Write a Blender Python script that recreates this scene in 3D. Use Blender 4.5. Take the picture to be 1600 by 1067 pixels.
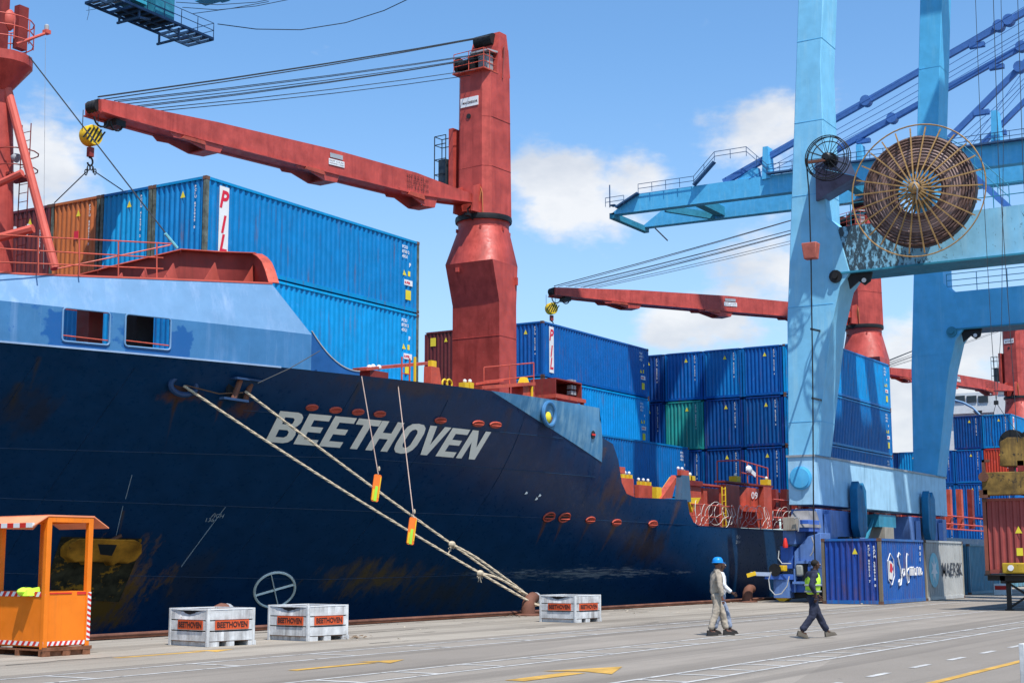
import bpy, bmesh, math, random
from mathutils import Vector, Matrix
random.seed(7)
R = math.radians
for o in list(bpy.data.objects): bpy.data.objects.remove(o)
scene = bpy.context.scene
col = scene.collection
# ---------------------------------------------------------------- camera
# world: X runs along the quay, Y from the quay towards the ship, Z up; metres
FPX, PITCH, YAW, ROLL, EYE = 2299.76, 0.148826, 0.552466, -0.002236, 1.672
H_ = Vector((math.cos(YAW), math.sin(YAW), 0)); R_ = Vector((math.sin(YAW), -math.cos(YAW), 0)); U_ = Vector((0, 0, 1))
FW = H_*math.cos(PITCH)+U_*math.sin(PITCH); VV = -H_*math.sin(PITCH)+U_*math.cos(PITCH)
RT = R_*math.cos(ROLL)+VV*math.sin(ROLL); UP = -R_*math.sin(ROLL)+VV*math.cos(ROLL)
CP = Vector((0, 0, EYE))
cam = bpy.data.objects.new('camera', bpy.data.cameras.new('camera')); col.objects.link(cam)
cam.matrix_world = Matrix.Translation(CP) @ Matrix((RT, UP, -FW)).transposed().to_4x4()
cam.data.sensor_width = 36; cam.data.lens = FPX/1600*36; cam.data.clip_end = 9000; cam.data.clip_start = .1
scene.camera = cam
def ray(u, v): return FW*FPX+RT*(u-800)+UP*(533.5-v)
def un(u, v, **k):
    (a, val), = k.items(); i = 'XYZ'.index(a); d = ray(u, v)
    return CP+d*((val-CP[i])/d[i])
# ---------------------------------------------------------------- sun, sky, exposure
SUNDIR = Vector((.29, .43, -1)).normalized()
EL = math.asin(-SUNDIR.z); AZ = math.atan2(-SUNDIR.x, -SUNDIR.y)
sun = bpy.data.objects.new('sun', bpy.data.lights.new('sun', 'SUN')); col.objects.link(sun)
sun.data.energy = 5.0; sun.data.angle = R(.53); sun.data.color = (1, .965, .91)
sun.rotation_euler = SUNDIR.to_track_quat('-Z', 'Y').to_euler(); sun.location = (0, 0, 80)
world = bpy.data.worlds.new('World'); scene.world = world; world.use_nodes = True
wn = world.node_tree.nodes; wl = world.node_tree.links; wn.clear()
def N(t, **k):
    n = wn.new(t)
    for a, b in k.items(): setattr(n, a, b)
    return n
sky = N('ShaderNodeTexSky', sky_type='NISHITA', sun_disc=False, sun_elevation=EL, sun_rotation=AZ, altitude=0, air_density=1.0, dust_density=.6, ozone_density=1.5)
def wmath(op, a, b=None, c=None, clamp=False):
    n = N('ShaderNodeMath', operation=op, use_clamp=clamp)
    for i, x in enumerate((a, b, c)):
        if x is None: continue
        if isinstance(x, (int, float)): n.inputs[i].default_value = x
        else: wl.new(x, n.inputs[i])
    return n.outputs[0]
def wvec(op, a, b=None):
    n = N('ShaderNodeVectorMath', operation=op)
    for i, x in enumerate((a, b)):
        if x is None: continue
        if isinstance(x, (tuple, Vector)): n.inputs[i].default_value = tuple(x)
        else: wl.new(x, n.inputs[i])
    return n
tc = N('ShaderNodeTexCoord').outputs['Generated']
def wnoise(scale, detail, rough, src, dim='3D'):
    n = N('ShaderNodeTexNoise'); n.inputs['Scale'].default_value = scale; n.inputs['Detail'].default_value = detail
    n.inputs['Roughness'].default_value = rough; wl.new(src, n.inputs['Vector']); return n
st = wvec('MULTIPLY', tc, (1, 1, 1.9)).outputs[0]
warp = wvec('SUBTRACT', wnoise(14, 4, .6, st).outputs['Color'], (.5, .5, .5)).outputs[0]
warped = wvec('ADD', tc, wvec('MULTIPLY', warp, (.055, .055, .055)).outputs[0]).outputs[0]
blobs = [(880, 300, 95, 80, 1.25), (980, 290, 85, 50, .85), (860, 350, 110, 40, .8), (1195, 205, 95, 58, 1.05), (1110, 518, 110, 48, 1.2), (1190, 430, 85, 90, 1.0), (30, 262, 110, 75, 1.3), (75, 160, 60, 30, .5),
         (1420, 610, 150, 110, 1.35), (1540, 555, 130, 60, 1.1), (1400, 700, 160, 60, 1.2), (1010, 520, 60, 22, .3)]
acc = None
for (u, v, ru, rv, w) in blobs:
    d = ray(u, v).normalized()
    df = wvec('SUBTRACT', warped, d).outputs[0]
    a = wvec('DOT_PRODUCT', df, RT*(FPX/ru)).outputs['Value']; b = wvec('DOT_PRODUCT', df, UP*(FPX/rv)).outputs['Value']
    r2 = wmath('SQRT', wmath('ADD', wmath('MULTIPLY', a, a), wmath('MULTIPLY', b, b)))
    f = wmath('MULTIPLY', wmath('SUBTRACT', 1.45, r2, clamp=True), w)
    acc = f if acc is None else wmath('MAXIMUM', acc, f)
big = wnoise(3.2, 3, .5, st).outputs['Fac']
fine = wnoise(17, 9, .62, st).outputs['Fac']
# the same cumulus field elsewhere in the sky
wide = wmath('MULTIPLY', wmath('SUBTRACT', big, .58, clamp=True), 4.0)
sp = N('ShaderNodeSeparateXYZ'); wl.new(tc, sp.inputs[0])
facing = wvec('DOT_PRODUCT', tc, FW).outputs['Value']
away = wmath('SUBTRACT', 1, wmath('MULTIPLY', wmath('SUBTRACT', facing, .86, clamp=True), 30, clamp=True), clamp=True)
wide = wmath('MULTIPLY', wide, away)
cov = wmath('MAXIMUM', acc, wide)
dens = wmath('MULTIPLY_ADD', wmath('SUBTRACT', fine, .5), 2.3, wmath('SUBTRACT', wmath('MULTIPLY', cov, 1.15), .36))
ms = N('ShaderNodeMapRange', interpolation_type='SMOOTHSTEP'); wl.new(dens, ms.inputs[0]); ms.inputs[1].default_value = .0; ms.inputs[2].default_value = .88
# whitish horizon veil
veil = N('ShaderNodeMapRange', interpolation_type='SMOOTHSTEP'); wl.new(sp.outputs['Z'], veil.inputs[0]); veil.inputs[1].default_value = .36; veil.inputs[2].default_value = .0
veil.inputs[3].default_value = 0; veil.inputs[4].default_value = .48
shade = wnoise(9, 5, .6, wvec('ADD', st, (.02, .01, .05)).outputs[0]).outputs['Fac']
cr = N('ShaderNodeValToRGB'); wl.new(shade, cr.inputs[0]); cr.color_ramp.elements[0].position = .38; cr.color_ramp.elements[0].color = (6.3, 6.7, 7.4, 1); cr.color_ramp.elements[1].position = .62; cr.color_ramp.elements[1].color = (8.6, 8.7, 8.9, 1)
def wmix(f, a, b):
    n = N('ShaderNodeMix', data_type='RGBA'); wl.new(f, n.inputs['Factor'])
    for s, x in ((6, a), (7, b)):
        if isinstance(x, tuple): n.inputs[s].default_value = x
        else: wl.new(x, n.inputs[s])
    return n.outputs[2]
skym = N('ShaderNodeMix', data_type='RGBA', blend_type='MULTIPLY'); skym.inputs['Factor'].default_value = 1; wl.new(sky.outputs[0], skym.inputs[6]); skym.inputs[7].default_value = (1.16, 1.62, 1.92, 1)
c1 = wmix(veil.outputs[0], skym.outputs[2], (6.3, 7.15, 8.3, 1))
c2 = wmix(wmath('MULTIPLY', ms.outputs[0], .92), c1, cr.outputs[0])
bg = N('ShaderNodeBackground'); wl.new(c2, bg.inputs[0]); bg.inputs[1].default_value = .090
wo = N('ShaderNodeOutputWorld'); wl.new(bg.outputs[0], wo.inputs[0])
scene.view_settings.view_transform = 'Standard'; scene.view_settings.look = 'None'
scene.view_settings.exposure = .28; scene.view_settings.gamma = 1; scene.view_settings.use_curve_mapping = False
scene.render.engine = 'CYCLES'
# ---------------------------------------------------------------- materials
def srgb(r, g, b):
    f = lambda c: ((c/255+.055)/1.055)**2.4 if c > 10 else c/255/12.92
    return (f(r), f(g), f(b))
MATS = {}
def mat(name, c, rough=.5, metal=0, vary=.12, streak=None, spots=None, bump=0, bscale=20, coat=0, spec=.28, vscale=1.5, peel=None):
    """paint / surface: base colour with mottling; streak=(colour, amount, fineness) runs down; spots=(colour, amount, scale)"""
    if name in MATS: return MATS[name]
    m = bpy.data.materials.new(name); m.use_nodes = True; nt = m.node_tree; nd = nt.nodes; ln = nt.links
    b = nd['Principled BSDF']; b.inputs['Roughness'].default_value = rough; b.inputs['Metallic'].default_value = metal
    b.inputs['Specular IOR Level'].default_value = spec; b.inputs['Coat Weight'].default_value = coat
    tcn = nd.new('ShaderNodeTexCoord').outputs['Object']
    oi = nd.new('ShaderNodeObjectInfo')
    off = nd.new('ShaderNodeVectorMath'); off.operation = 'SCALE'; off.inputs['Scale'].default_value = 1
    ln.new(oi.outputs['Location'], off.inputs[0])
    ad = nd.new('ShaderNodeVectorMath'); ad.operation = 'ADD'; ln.new(tcn, ad.inputs[0]); ln.new(off.outputs[0], ad.inputs[1]); tcv = ad.outputs[0]
    def noise(scale, det, ro, stretch=None):
        v = tcv
        if stretch:
            mp = nd.new('ShaderNodeVectorMath'); mp.operation = 'MULTIPLY'; mp.inputs[1].default_value = stretch; ln.new(tcv, mp.inputs[0]); v = mp.outputs[0]
        n = nd.new('ShaderNodeTexNoise'); n.inputs['Scale'].default_value = scale; n.inputs['Detail'].default_value = det; n.inputs['Roughness'].default_value = ro
        ln.new(v, n.inputs['Vector']); return n.outputs['Fac']
    def rng(x, a, bb, c_, d):
        n = nd.new('ShaderNodeMapRange'); ln.new(x, n.inputs[0])
        for i, q in enumerate((a, bb, c_, d)): n.inputs[i+1].default_value = q
        return n.outputs[0]
    def mix(f, a, bb):
        n = nd.new('ShaderNodeMix'); n.data_type = 'RGBA'; ln.new(f, n.inputs['Factor'])
        for s, x in ((6, a), (7, bb)):
            if isinstance(x, (tuple, list)): n.inputs[s].default_value = (*x[:3], 1)
            else: ln.new(x, n.inputs[s])
        return n.outputs[2]
    dk = tuple(x*(1-vary*1.6) for x in c); lt = tuple(min(1, x*(1+vary)+.02*vary) for x in c)
    o = mix(rng(noise(vscale, 6, .62), .3, .7, 0, 1), dk, lt)
    if streak:
        sc, am, fi = streak
        s1 = rng(noise(fi, 5, .7, (1, 1, .06)), .62-.25*am, .80-.18*am, 0, .85)
        s2 = rng(noise(.9, 3, .5), .35, .65, .15, 1)
        mm = nd.new('ShaderNodeMath'); mm.operation = 'MULTIPLY'; ln.new(s1, mm.inputs[0]); ln.new(s2, mm.inputs[1])
        o = mix(mm.outputs[0], o, sc)
    if spots:
        sc, am, fi = spots
        o = mix(rng(noise(fi, 7, .75), .72-.2*am, .76-.18*am, 0, .9), o, sc)
    if name.startswith('container_'):
        hs = nd.new('ShaderNodeHueSaturation'); ln.new(rng(oi.outputs['Random'], 0, 1, .82, 1.16), hs.inputs['Value']); ln.new(rng(oi.outputs['Random'], 1, 0, .485, .51), hs.inputs['Hue']); hs.inputs['Saturation'].default_value = 1.02
        ln.new(o, hs.inputs['Color']); o = hs.outputs['Color']
        o = mix(rng(noise(1.1, 9, .78), .60, .70, 0, .35), o, tuple(min(1, x*1.3+.07) for x in c))
    if peel:   # paint flaked off over a stretch of the beam: (y from, y to, colour)
        sy = nd.new('ShaderNodeSeparateXYZ'); ln.new(tcv, sy.inputs[0])
        g1 = rng(sy.outputs['Y'], peel[0], peel[1], 0, 1); n1 = noise(5.5, 8, .8, (1, 1, .45))
        mm = nd.new('ShaderNodeMath'); mm.operation = 'MULTIPLY_ADD'; ln.new(g1, mm.inputs[0]); mm.inputs[1].default_value = .17; ln.new(n1, mm.inputs[2])
        o = mix(rng(mm.outputs[0], .60, .66, 0, .92), o, peel[2])
    ln.new(o, b.inputs['Base Color'])
    ln.new(rng(noise(6, 4, .6), .3, .7, max(.05, rough-.12), min(1, rough+.14)), b.inputs['Roughness'])
    if bump:
        bp = nd.new('ShaderNodeBump'); bp.inputs['Strength'].default_value = bump; bp.inputs['Distance'].default_value = .02
        ln.new(noise(bscale, 5, .6), bp.inputs['Height']); ln.new(bp.outputs[0], b.inputs['Normal'])
    MATS[name] = m; return m
RUST = (.13, .05, .025)
M_red = mat('crane_red_paint', (.45, .066, .05), .5, vary=.2, streak=((.24, .030, .024), .6, 3.5), spots=((.55, .36, .32), .24, 7), bump=.12, bscale=3)
M_redlit = mat('deck_sunlit_red', (.52, .085, .05), .5, vary=.2, streak=(RUST, .5, 5), spots=((.55, .4, .33), .25, 7))  # brighter red for deck gear, its sunlit look put into the colour
M_redcap = mat('bulwark_cap_red', (.55, .10, .07), .5, vary=.12, spots=((.6, .4, .35), .2, 8))
M_darkred = mat('maroon_deck_steel', (.22, .028, .022), .55, vary=.2, streak=(RUST, .4, 4))
M_sts = mat('gantry_pale_blue', (.085, .42, .70), .5, vary=.08, streak=((.22, .54, .72), .4, 2.2), spots=((.12, .3, .45), .12, 5), bump=.05, bscale=2)
M_grime = (.05, .10, .15)
M_stsw = mat('gantry_weathered_blue', (.20, .52, .74), .55, vary=.08, streak=((.34, .62, .74), .5, 2.6), spots=((.07, .2, .32), .10, 7))
M_peel = mat('gantry_flaking_blue', (.22, .50, .68), .6, vary=.1, streak=((.36, .58, .68), .5, 2.6), peel=(15.2, 19.4, (.02, .028, .035)))
M_sill = mat('gantry_sill_blue', (.36, .60, .76), .55, vary=.1, streak=((.10, .22, .32), .5, 3.5), spots=((.20, .12, .07), .15, 6))
M_stsb = mat('gantry_stay_blue', (.055, .15, .40), .5, vary=.1)
M_teal = mat('gantry_boom_teal', (.03, .22, .33), .5, vary=.15)
M_bogie = mat('bogie_violet_blue', (.11, .21, .47), .45, vary=.15, streak=((.06, .07, .12), .5, 4))
M_hull = mat('hull_navy_gloss', (.002, .034, .100), .34, spec=.25, vary=.10, bump=.12, bscale=.7)
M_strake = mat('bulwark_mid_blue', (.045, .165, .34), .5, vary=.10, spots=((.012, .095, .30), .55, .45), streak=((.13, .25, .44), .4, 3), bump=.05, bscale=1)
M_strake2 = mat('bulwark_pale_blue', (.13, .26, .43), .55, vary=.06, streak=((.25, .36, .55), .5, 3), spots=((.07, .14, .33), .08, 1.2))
M_white = mat('white_paint', (.72, .72, .70), .5, vary=.06)
M_cream = mat('name_letter_paint', (.93, .88, .76), .5, vary=.06, spots=((.30, .24, .17), .25, 9))
M_yel = mat('safety_yellow', (.72, .46, .02), .5, vary=.1, spots=((.2, .12, .05), .2, 14))
M_black = mat('black_rubber_steel', (.012, .012, .013), .5, vary=.2)
M_dark = mat('dark_interior', (.02, .02, .022), .7, vary=.2)
M_wire = mat('steel_wire', (.035, .04, .045), .45, vary=.1)
M_grey = mat('galvanised_grey', (.32, .33, .34), .5, vary=.15, spots=((.14, .1, .07), .2, 10))
M_rust = mat('rusty_steel', (.16, .065, .04), .8, vary=.3, spots=((.05, .03, .025), .4, 8), bump=.4, bscale=30)
M_rope = mat('mooring_rope', (.50, .41, .29), .9, vary=.25, vscale=30)
M_orange = mat('booth_orange', (.80, .19, .008), .5, vary=.08, spots=((.3, .09, .03), .12, 9), streak=((.55, .14, .02), .4, 9))
M_orange2 = mat('booth_faded_orange', (.80, .27, .13), .6, vary=.08)
M_redt = mat('tape_red', (.62, .03, .02), .5, vary=.1)
M_wood = mat('pallet_wood', (.22, .085, .04), .8, vary=.3, vscale=10)
M_crate = mat('crate_whitewash', (.60, .60, .59), .8, vary=.2, streak=((.17, .15, .14), .8, 8), spots=((.30, .14, .06), .35, 6), vscale=4, bump=.2, bscale=12)
M_plate = mat('crate_name_plate', (.62, .09, .025), .6, vary=.12)
M_letterdark = mat('stencil_dark', (.05, .02, .018), .7, vary=.1)
M_yelline = mat('worn_yellow_line', (.50, .29, .06), .85, vary=.3, spots=((.22, .19, .16), .6, 5))
M_whline = mat('worn_white_line', (.46, .45, .43), .85, vary=.2, spots=((.19, .175, .16), .85, 4.5))
M_stickY = mat('sticker_yellow', (.75, .62, .04), .5, vary=.1)
M_stickW = mat('sticker_white', (.75, .75, .74), .5, vary=.05)
M_stickR = mat('logo_red', (.62, .02, .05), .5, vary=.05)
M_cable = mat('reel_cable_brown', (.17, .10, .083), .55, vary=.35, vscale=6)
M_spoke = mat('reel_spoke_ochre', (.36, .21, .075), .6, vary=.25, vscale=8)
M_glass = mat('window_glass_dark', (.03, .04, .05), .1, vary=.1)
def cmat(n, c, v=.1, st=.35, sp=.12, rust=RUST): return mat('container_'+n, c, .45, vary=v, streak=(rust, st, 7), spots=((.12, .07, .045), sp, 9))
C = dict(azure=cmat('azure', (.001, .18, .46)), azure2=cmat('azure_lower', (.001, .24, .58)), royal=cmat('royal', (.001, .10, .36), sp=.05), navy=cmat('navy', (.003, .045, .20), sp=.06, st=.3),
    deep=cmat('deep_blue', (.002, .06, .25), sp=.05, st=.3), mid=cmat('mid_blue', (.003, .09, .33), sp=.06, st=.2), teal=cmat('teal', (.02, .27, .25)), orange=cmat('orange', (.50, .13, .045)),
    maroon=cmat('maroon', (.11, .02, .022)), brick=cmat('brick_red', (.26, .075, .05), sp=.2), red=cmat('red', (.55, .04, .04)), quay=cmat('worn_blue', (.022, .095, .36), sp=.3, st=.6),
    grey=cmat('grey', (.40, .40, .38), sp=.06), steel=cmat('steel_blue', (.06, .16, .24)))
M_post = mat('container_post_rust', (.10, .12, .10), .7, vary=.4, spots=(RUST, .6, 6), vscale=4)
M_cast = mat('corner_casting_rust', (.12, .06, .04), .75, vary=.35)
# ---------------------------------------------------------------- mesh helpers
def M_(n, c, rough=.6, **k): return mat(n, c, rough, **k)
class MB:
    def __init__(s, M=None): s.v = []; s.f = []; s.M = M
    def add(s, vs, fs):
        n = len(s.v)
        for p in vs:
            p = Vector(p); s.v.append(s.M @ p if s.M else p)
        s.f += [tuple(i+n for i in f) for f in fs]; return s
    def box(s, x0, x1, y0, y1, z0, z1): return s.hexa([(x0, y0, z0), (x1, y0, z0), (x1, y1, z0), (x0, y1, z0), (x0, y0, z1), (x1, y0, z1), (x1, y1, z1), (x0, y1, z1)])
    def cbox(s, c, sx, sy, sz): return s.box(c[0]-sx/2, c[0]+sx/2, c[1]-sy/2, c[1]+sy/2, c[2]-sz/2, c[2]+sz/2)
    def hexa(s, p): return s.add(p, [(0, 3, 2, 1), (4, 5, 6, 7), (0, 1, 5, 4), (1, 2, 6, 5), (2, 3, 7, 6), (3, 0, 4, 7)])
    def prism(s, poly, vec):
        n = len(poly); a = [Vector(p) for p in poly]; b = [p+Vector(vec) for p in a]
        return s.add(a+b, [tuple(range(n))[::-1], tuple(range(n, 2*n))]+[(i, (i+1) % n, (i+1) % n+n, i+n) for i in range(n)])
    def beam(s, p, q, w, h, up=(0, 0, 1)):
        p = Vector(p); q = Vector(q); d = (q-p).normalized(); u = Vector(up)
        if abs(d.dot(u)) > .98: u = Vector((1, 0, 0))
        sd = d.cross(u).normalized()*w/2; uu = sd.cross(d).normalized()*h/2
        return s.hexa([p-sd-uu, p+sd-uu, q+sd-uu, q-sd-uu, p-sd+uu, p+sd+uu, q+sd+uu, q-sd+uu])
    def tube(s, p, q, r, n=8, r2=None): return s.path([p, q], r, n, r2)
    def path(s, pts, r, n=6, r2=None, closed=False):
        pts = [Vector(p) for p in pts]; k = len(pts); vs = []; fs = []
        ref = None
        for i, p in enumerate(pts):
            a = pts[i-1] if i else (pts[-1] if closed else p); b = pts[(i+1) % k] if (i < k-1 or closed) else p
            d = (b-a).normalized()
            if ref is None: ref = d.orthogonal().normalized()
            e = (ref-d*ref.dot(d))
            e = e.normalized() if e.length > 1e-6 else d.orthogonal().normalized(); ref = e; g = d.cross(e)
            rr = r if r2 is None else r+(r2-r)*i/(k-1)
            for j in range(n):
                t = 2*math.pi*j/n; vs.append(p+(e*math.cos(t)+g*math.sin(t))*rr)
        for i in range(k if closed else k-1):
            o = i*n; o2 = ((i+1) % k)*n
            for j in range(n): fs.append((o+j, o+(j+1) % n, o2+(j+1) % n, o2+j))
        if not closed: fs += [tuple(range(n))[::-1], tuple(range((k-1)*n, k*n))]
        return s.add(vs, fs)
    def lathe(s, c, ax, prof, n=24, cap=True):
        c = Vector(c); ax = Vector(ax).normalized(); e = ax.orthogonal().normalized(); g = ax.cross(e); vs = []; fs = []
        for r, h in prof:
            for j in range(n):
                t = 2*math.pi*j/n; vs.append(c+ax*h+(e*math.cos(t)+g*math.sin(t))*r)
        k = len(prof)
        for i in range(k-1):
            for j in range(n): fs.append((i*n+j, i*n+(j+1) % n, (i+1)*n+(j+1) % n, (i+1)*n+j))
        if cap: fs += [tuple(range(n))[::-1], tuple(range((k-1)*n, k*n))]
        return s.add(vs, fs)
    def ball(s, c, r, n=10, sq=(1, 1, 1)):
        vs = []; fs = []; m = n//2+1
        for i in range(m+1):
            a = math.pi*i/m
            for j in range(n):
                t = 2*math.pi*j/n; vs.append(Vector(c)+Vector((r*sq[0]*math.sin(a)*math.cos(t), r*sq[1]*math.sin(a)*math.sin(t), r*sq[2]*math.cos(a))))
        for i in range(m):
            for j in range(n): fs.append((i*n+j, (i+1)*n+j, (i+1)*n+(j+1) % n, i*n+(j+1) % n))
        return s.add(vs, fs)
    def mesh(s, name, sharp=35):
        me = bpy.data.meshes.new(name); me.from_pydata([tuple(v) for v in s.v], [], s.f)
        bm = bmesh.new(); bm.from_mesh(me); bmesh.ops.remove_doubles(bm, verts=bm.verts, dist=1e-5); bmesh.ops.recalc_face_normals(bm, faces=bm.faces); bm.to_mesh(me); bm.free()
        me.polygons.foreach_set('use_smooth', [True]*len(me.polygons)); me.set_sharp_from_angle(angle=R(sharp)); return me
    def build(s, name, m, parent=None, bev=0, **tags):
        o = link(name, s.mesh(name), m, parent)
        if bev:
            b = o.modifiers.new('bevel', 'BEVEL'); b.width = bev; b.segments = 2; b.limit_method = 'ANGLE'; b.angle_limit = R(40)
        for k, v in tags.items(): o[k] = v
        return o
def link(name, me, m=None, parent=None):
    o = bpy.data.objects.new(name, me); col.objects.link(o); o.parent = parent
    if m:
        if not me.materials: me.materials.append(m)
        elif me.materials[0] != m: o.material_slots[0].link = 'OBJECT'; o.material_slots[0].material = m
    return o
def thing(name, label, cat, group=None):
    o = bpy.data.objects.new(name, None); col.objects.link(o); o.empty_display_size = .3
    o['label'] = label; o['category'] = cat
    if group: o['group'] = group
    return o
def tag(o, label, cat, group=None):
    o['label'] = label; o['category'] = cat
    if group: o['group'] = group
    return o
def struct(o): o['kind'] = 'structure'; return o
def settle(root, base):
    """move a thing's origin to its base point, leaving its parts where they stand"""
    base = Vector(base); done = set(); T = Matrix.Translation(-base)
    def rec(o):
        for ch in o.children:
            if ch.data and ch.data.name not in done and ch.data.users == 1 and ch.location.length < 1e-9: ch.data.transform(T); done.add(ch.data.name)
            elif ch.data: ch.location = ch.location-base; continue
            rec(ch)
    rec(root); root.location = base
_tc = {}
def textmesh(s, size=1, shear=0, offset=0, bold=1, align='LEFT', res=3, extrude=0):
    key = (s, size, shear, offset, align, res, extrude)
    if key in _tc: return _tc[key]
    cu = bpy.data.curves.new('t', 'FONT'); cu.body = s; cu.size = size; cu.shear = shear; cu.offset = offset; cu.align_x = align; cu.align_y = 'BOTTOM_BASELINE'; cu.resolution_u = res; cu.extrude = extrude
    o = bpy.data.objects.new('t', cu); col.objects.link(o)
    bpy.context.view_layer.update()
    me = bpy.data.meshes.new_from_object(o.evaluated_get(bpy.context.evaluated_depsgraph_get()))
    bpy.data.objects.remove(o); me.materials.clear()
    vs = [v.co.copy() for v in me.vertices]; fs = [tuple(p.vertices) for p in me.polygons]
    bpy.data.meshes.remove(me); _tc[key] = (vs, fs); return _tc[key]
def text_on(s, origin, xdir, ydir, size, m, parent, name='lettering', **k):
    vs, fs = textmesh(s, size, **k); xd = Vector(xdir).normalized(); yd = Vector(ydir).normalized(); o = Vector(origin); nrm = xd.cross(yd)
    b = MB(); b.add([o+xd*v.x+yd*v.y+nrm*v.z for v in vs], fs); return b.build(name, m, parent)
def text_fit(s, p0, px, py, m, parent, name='lettering', **k):
    """text stretched over the parallelogram p0, px (end of baseline), py (top of letters)"""
    vs, fs = textmesh(s, 1, **k); x0 = min(v.x for v in vs); x1 = max(v.x for v in vs); y0 = min(v.y for v in vs); y1 = max(v.y for v in vs)
    p0 = Vector(p0); a = Vector(px)-p0; c = Vector(py)-p0
    b = MB(); b.add([p0+a*((v.x-x0)/(x1-x0))+c*((v.y-y0)/(y1-y0)) for v in vs], fs); return b.build(name, m, parent)
def copy_tree(o, parent=None):
    c = o.copy(); col.objects.link(c); c.parent = parent
    for ch in o.children: copy_tree(ch, c)
    return c
# ================================================================ SETTING
QY = 25.2
def ground_mat(name, base, dark, light, rough=.9):
    m = bpy.data.materials.new(name); m.use_nodes = True; nt = m.node_tree; nd = nt.nodes; ln = nt.links; b = nd['Principled BSDF']; b.inputs['Roughness'].default_value = rough
    b.inputs['Specular IOR Level'].default_value = .25
    t = nd.new('ShaderNodeTexCoord').outputs['Object']
    def noise(sc, det, ro, st=(1, 1, 1)):
        mp = nd.new('ShaderNodeVectorMath'); mp.operation = 'MULTIPLY'; mp.inputs[1].default_value = st; ln.new(t, mp.inputs[0])
        n = nd.new('ShaderNodeTexNoise'); n.inputs['Scale'].default_value = sc; n.inputs['Detail'].default_value = det; n.inputs['Roughness'].default_value = ro; ln.new(mp.outputs[0], n.inputs['Vector']); return n.outputs['Fac']
    def rng(x, a, bb, c_, d):
        n = nd.new('ShaderNodeMapRange'); ln.new(x, n.inputs[0])
        for i, q in enumerate((a, bb, c_, d)): n.inputs[i+1].default_value = q
        return n.outputs[0]
    def mix(f, a, bb):
        n = nd.new('ShaderNodeMix'); n.data_type = 'RGBA'; ln.new(f, n.inputs['Factor'])
        for s, x in ((6, a), (7, bb)):
            if isinstance(x, tuple): n.inputs[s].default_value = (*x, 1)
            else: ln.new(x, n.inputs[s])
        return n.outputs[2]
    o = mix(rng(noise(.35, 5, .6), .32, .68, 0, 1), base, light)
    o = mix(rng(noise(.5, 6, .65, (.12, 1.6, 1)), .50, .74, 0, .8), o, dark)      # tyre tracks along the quay
    o = mix(rng(noise(1.3, 8, .7), .60, .72, 0, .55), o, dark)
    v1 = nd.new('ShaderNodeTexVoronoi'); v1.inputs['Scale'].default_value = .11; mpv = nd.new('ShaderNodeVectorMath'); mpv.operation = 'MULTIPLY'; mpv.inputs[1].default_value = (.5, 1.6, 1); ln.new(t, mpv.inputs[0]); ln.new(mpv.outputs[0], v1.inputs['Vector'])
    sc3 = nd.new('ShaderNodeSeparateColor'); ln.new(v1.outputs['Color'], sc3.inputs[0])
    o = mix(rng(sc3.outputs[0], 0, 1, 0, .45), o, tuple(x*1.05 for x in dark))      # resurfaced patches
    o = mix(rng(noise(.22, 4, .6, (.05, 3.5, 1)), .52, .60, 0, .5), o, tuple(x*.75 for x in dark))   # wheel lanes
    o = mix(rng(noise(2.4, 5, .6, (1, 1.5, 1)), .70, .76, 0, .75), o, tuple(x*.35 for x in dark))   # oil spots
    o = mix(rng(noise(38, 6, .75), .30, .72, 0, .55), o, tuple(x*.55 for x in dark))
    o = mix(rng(noise(9, 9, .8, (1, .6, 1)), .62, .66, 0, .4), o, tuple(min(1, x*1.5) for x in light))
    ln.new(o, b.inputs['Base Color'])
    bp = nd.new('ShaderNodeBump'); bp.inputs['Strength'].default_value = .5; bp.inputs['Distance'].default_value = .012; ln.new(noise(55, 6, .7), bp.inputs['Height']); ln.new(bp.outputs[0], b.inputs['Normal'])
    return m
M_asph = ground_mat('quay_asphalt', (.30, .262, .218), (.175, .152, .128), (.36, .315, .265))
M_conc = ground_mat('apron_concrete', (.36, .315, .255), (.19, .162, .13), (.46, .405, .335))
struct(MB().box(-400, 3000, -900, QY-.2, -1.2, 0).build('quay_ground', M_asph))
struct(MB().box(-400, 3000, 18.35, QY-.25, -.3, .004).build('quay_apron', M_conc))
M_quaywall = mat('quay_wall_concrete', (.16, .15, .13), .9, vary=.3)
struct(MB().box(-400, 3000, QY-.2, QY-.02, -6, -.02).build('quay_wall', M_quaywall))
wm = bpy.data.materials.new('harbour_water'); wm.use_nodes = True; b_ = wm.node_tree.nodes['Principled BSDF']; b_.inputs['Base Color'].default_value = (.012, .035, .04, 1); b_.inputs['Roughness'].default_value = .08
_n = wm.node_tree.nodes.new('ShaderNodeTexNoise'); _n.inputs['Scale'].default_value = .6; _n.inputs['Detail'].default_value = 6
_b = wm.node_tree.nodes.new('ShaderNodeBump'); _b.inputs['Strength'].default_value = .4; wm.node_tree.links.new(_n.outputs[0], _b.inputs['Height']); wm.node_tree.links.new(_b.outputs[0], b_.inputs['Normal'])
struct(MB().add([(-400, QY-.1, -2.6), (3000, QY-.1, -2.6), (3000, 3000, -2.6), (-400, 3000, -2.6)], [(0, 1, 2, 3)]).build('harbour_water', wm))
M_far = mat('far_shore_green', (.05, .08, .045), .9, vary=.4, vscale=.02)
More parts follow.
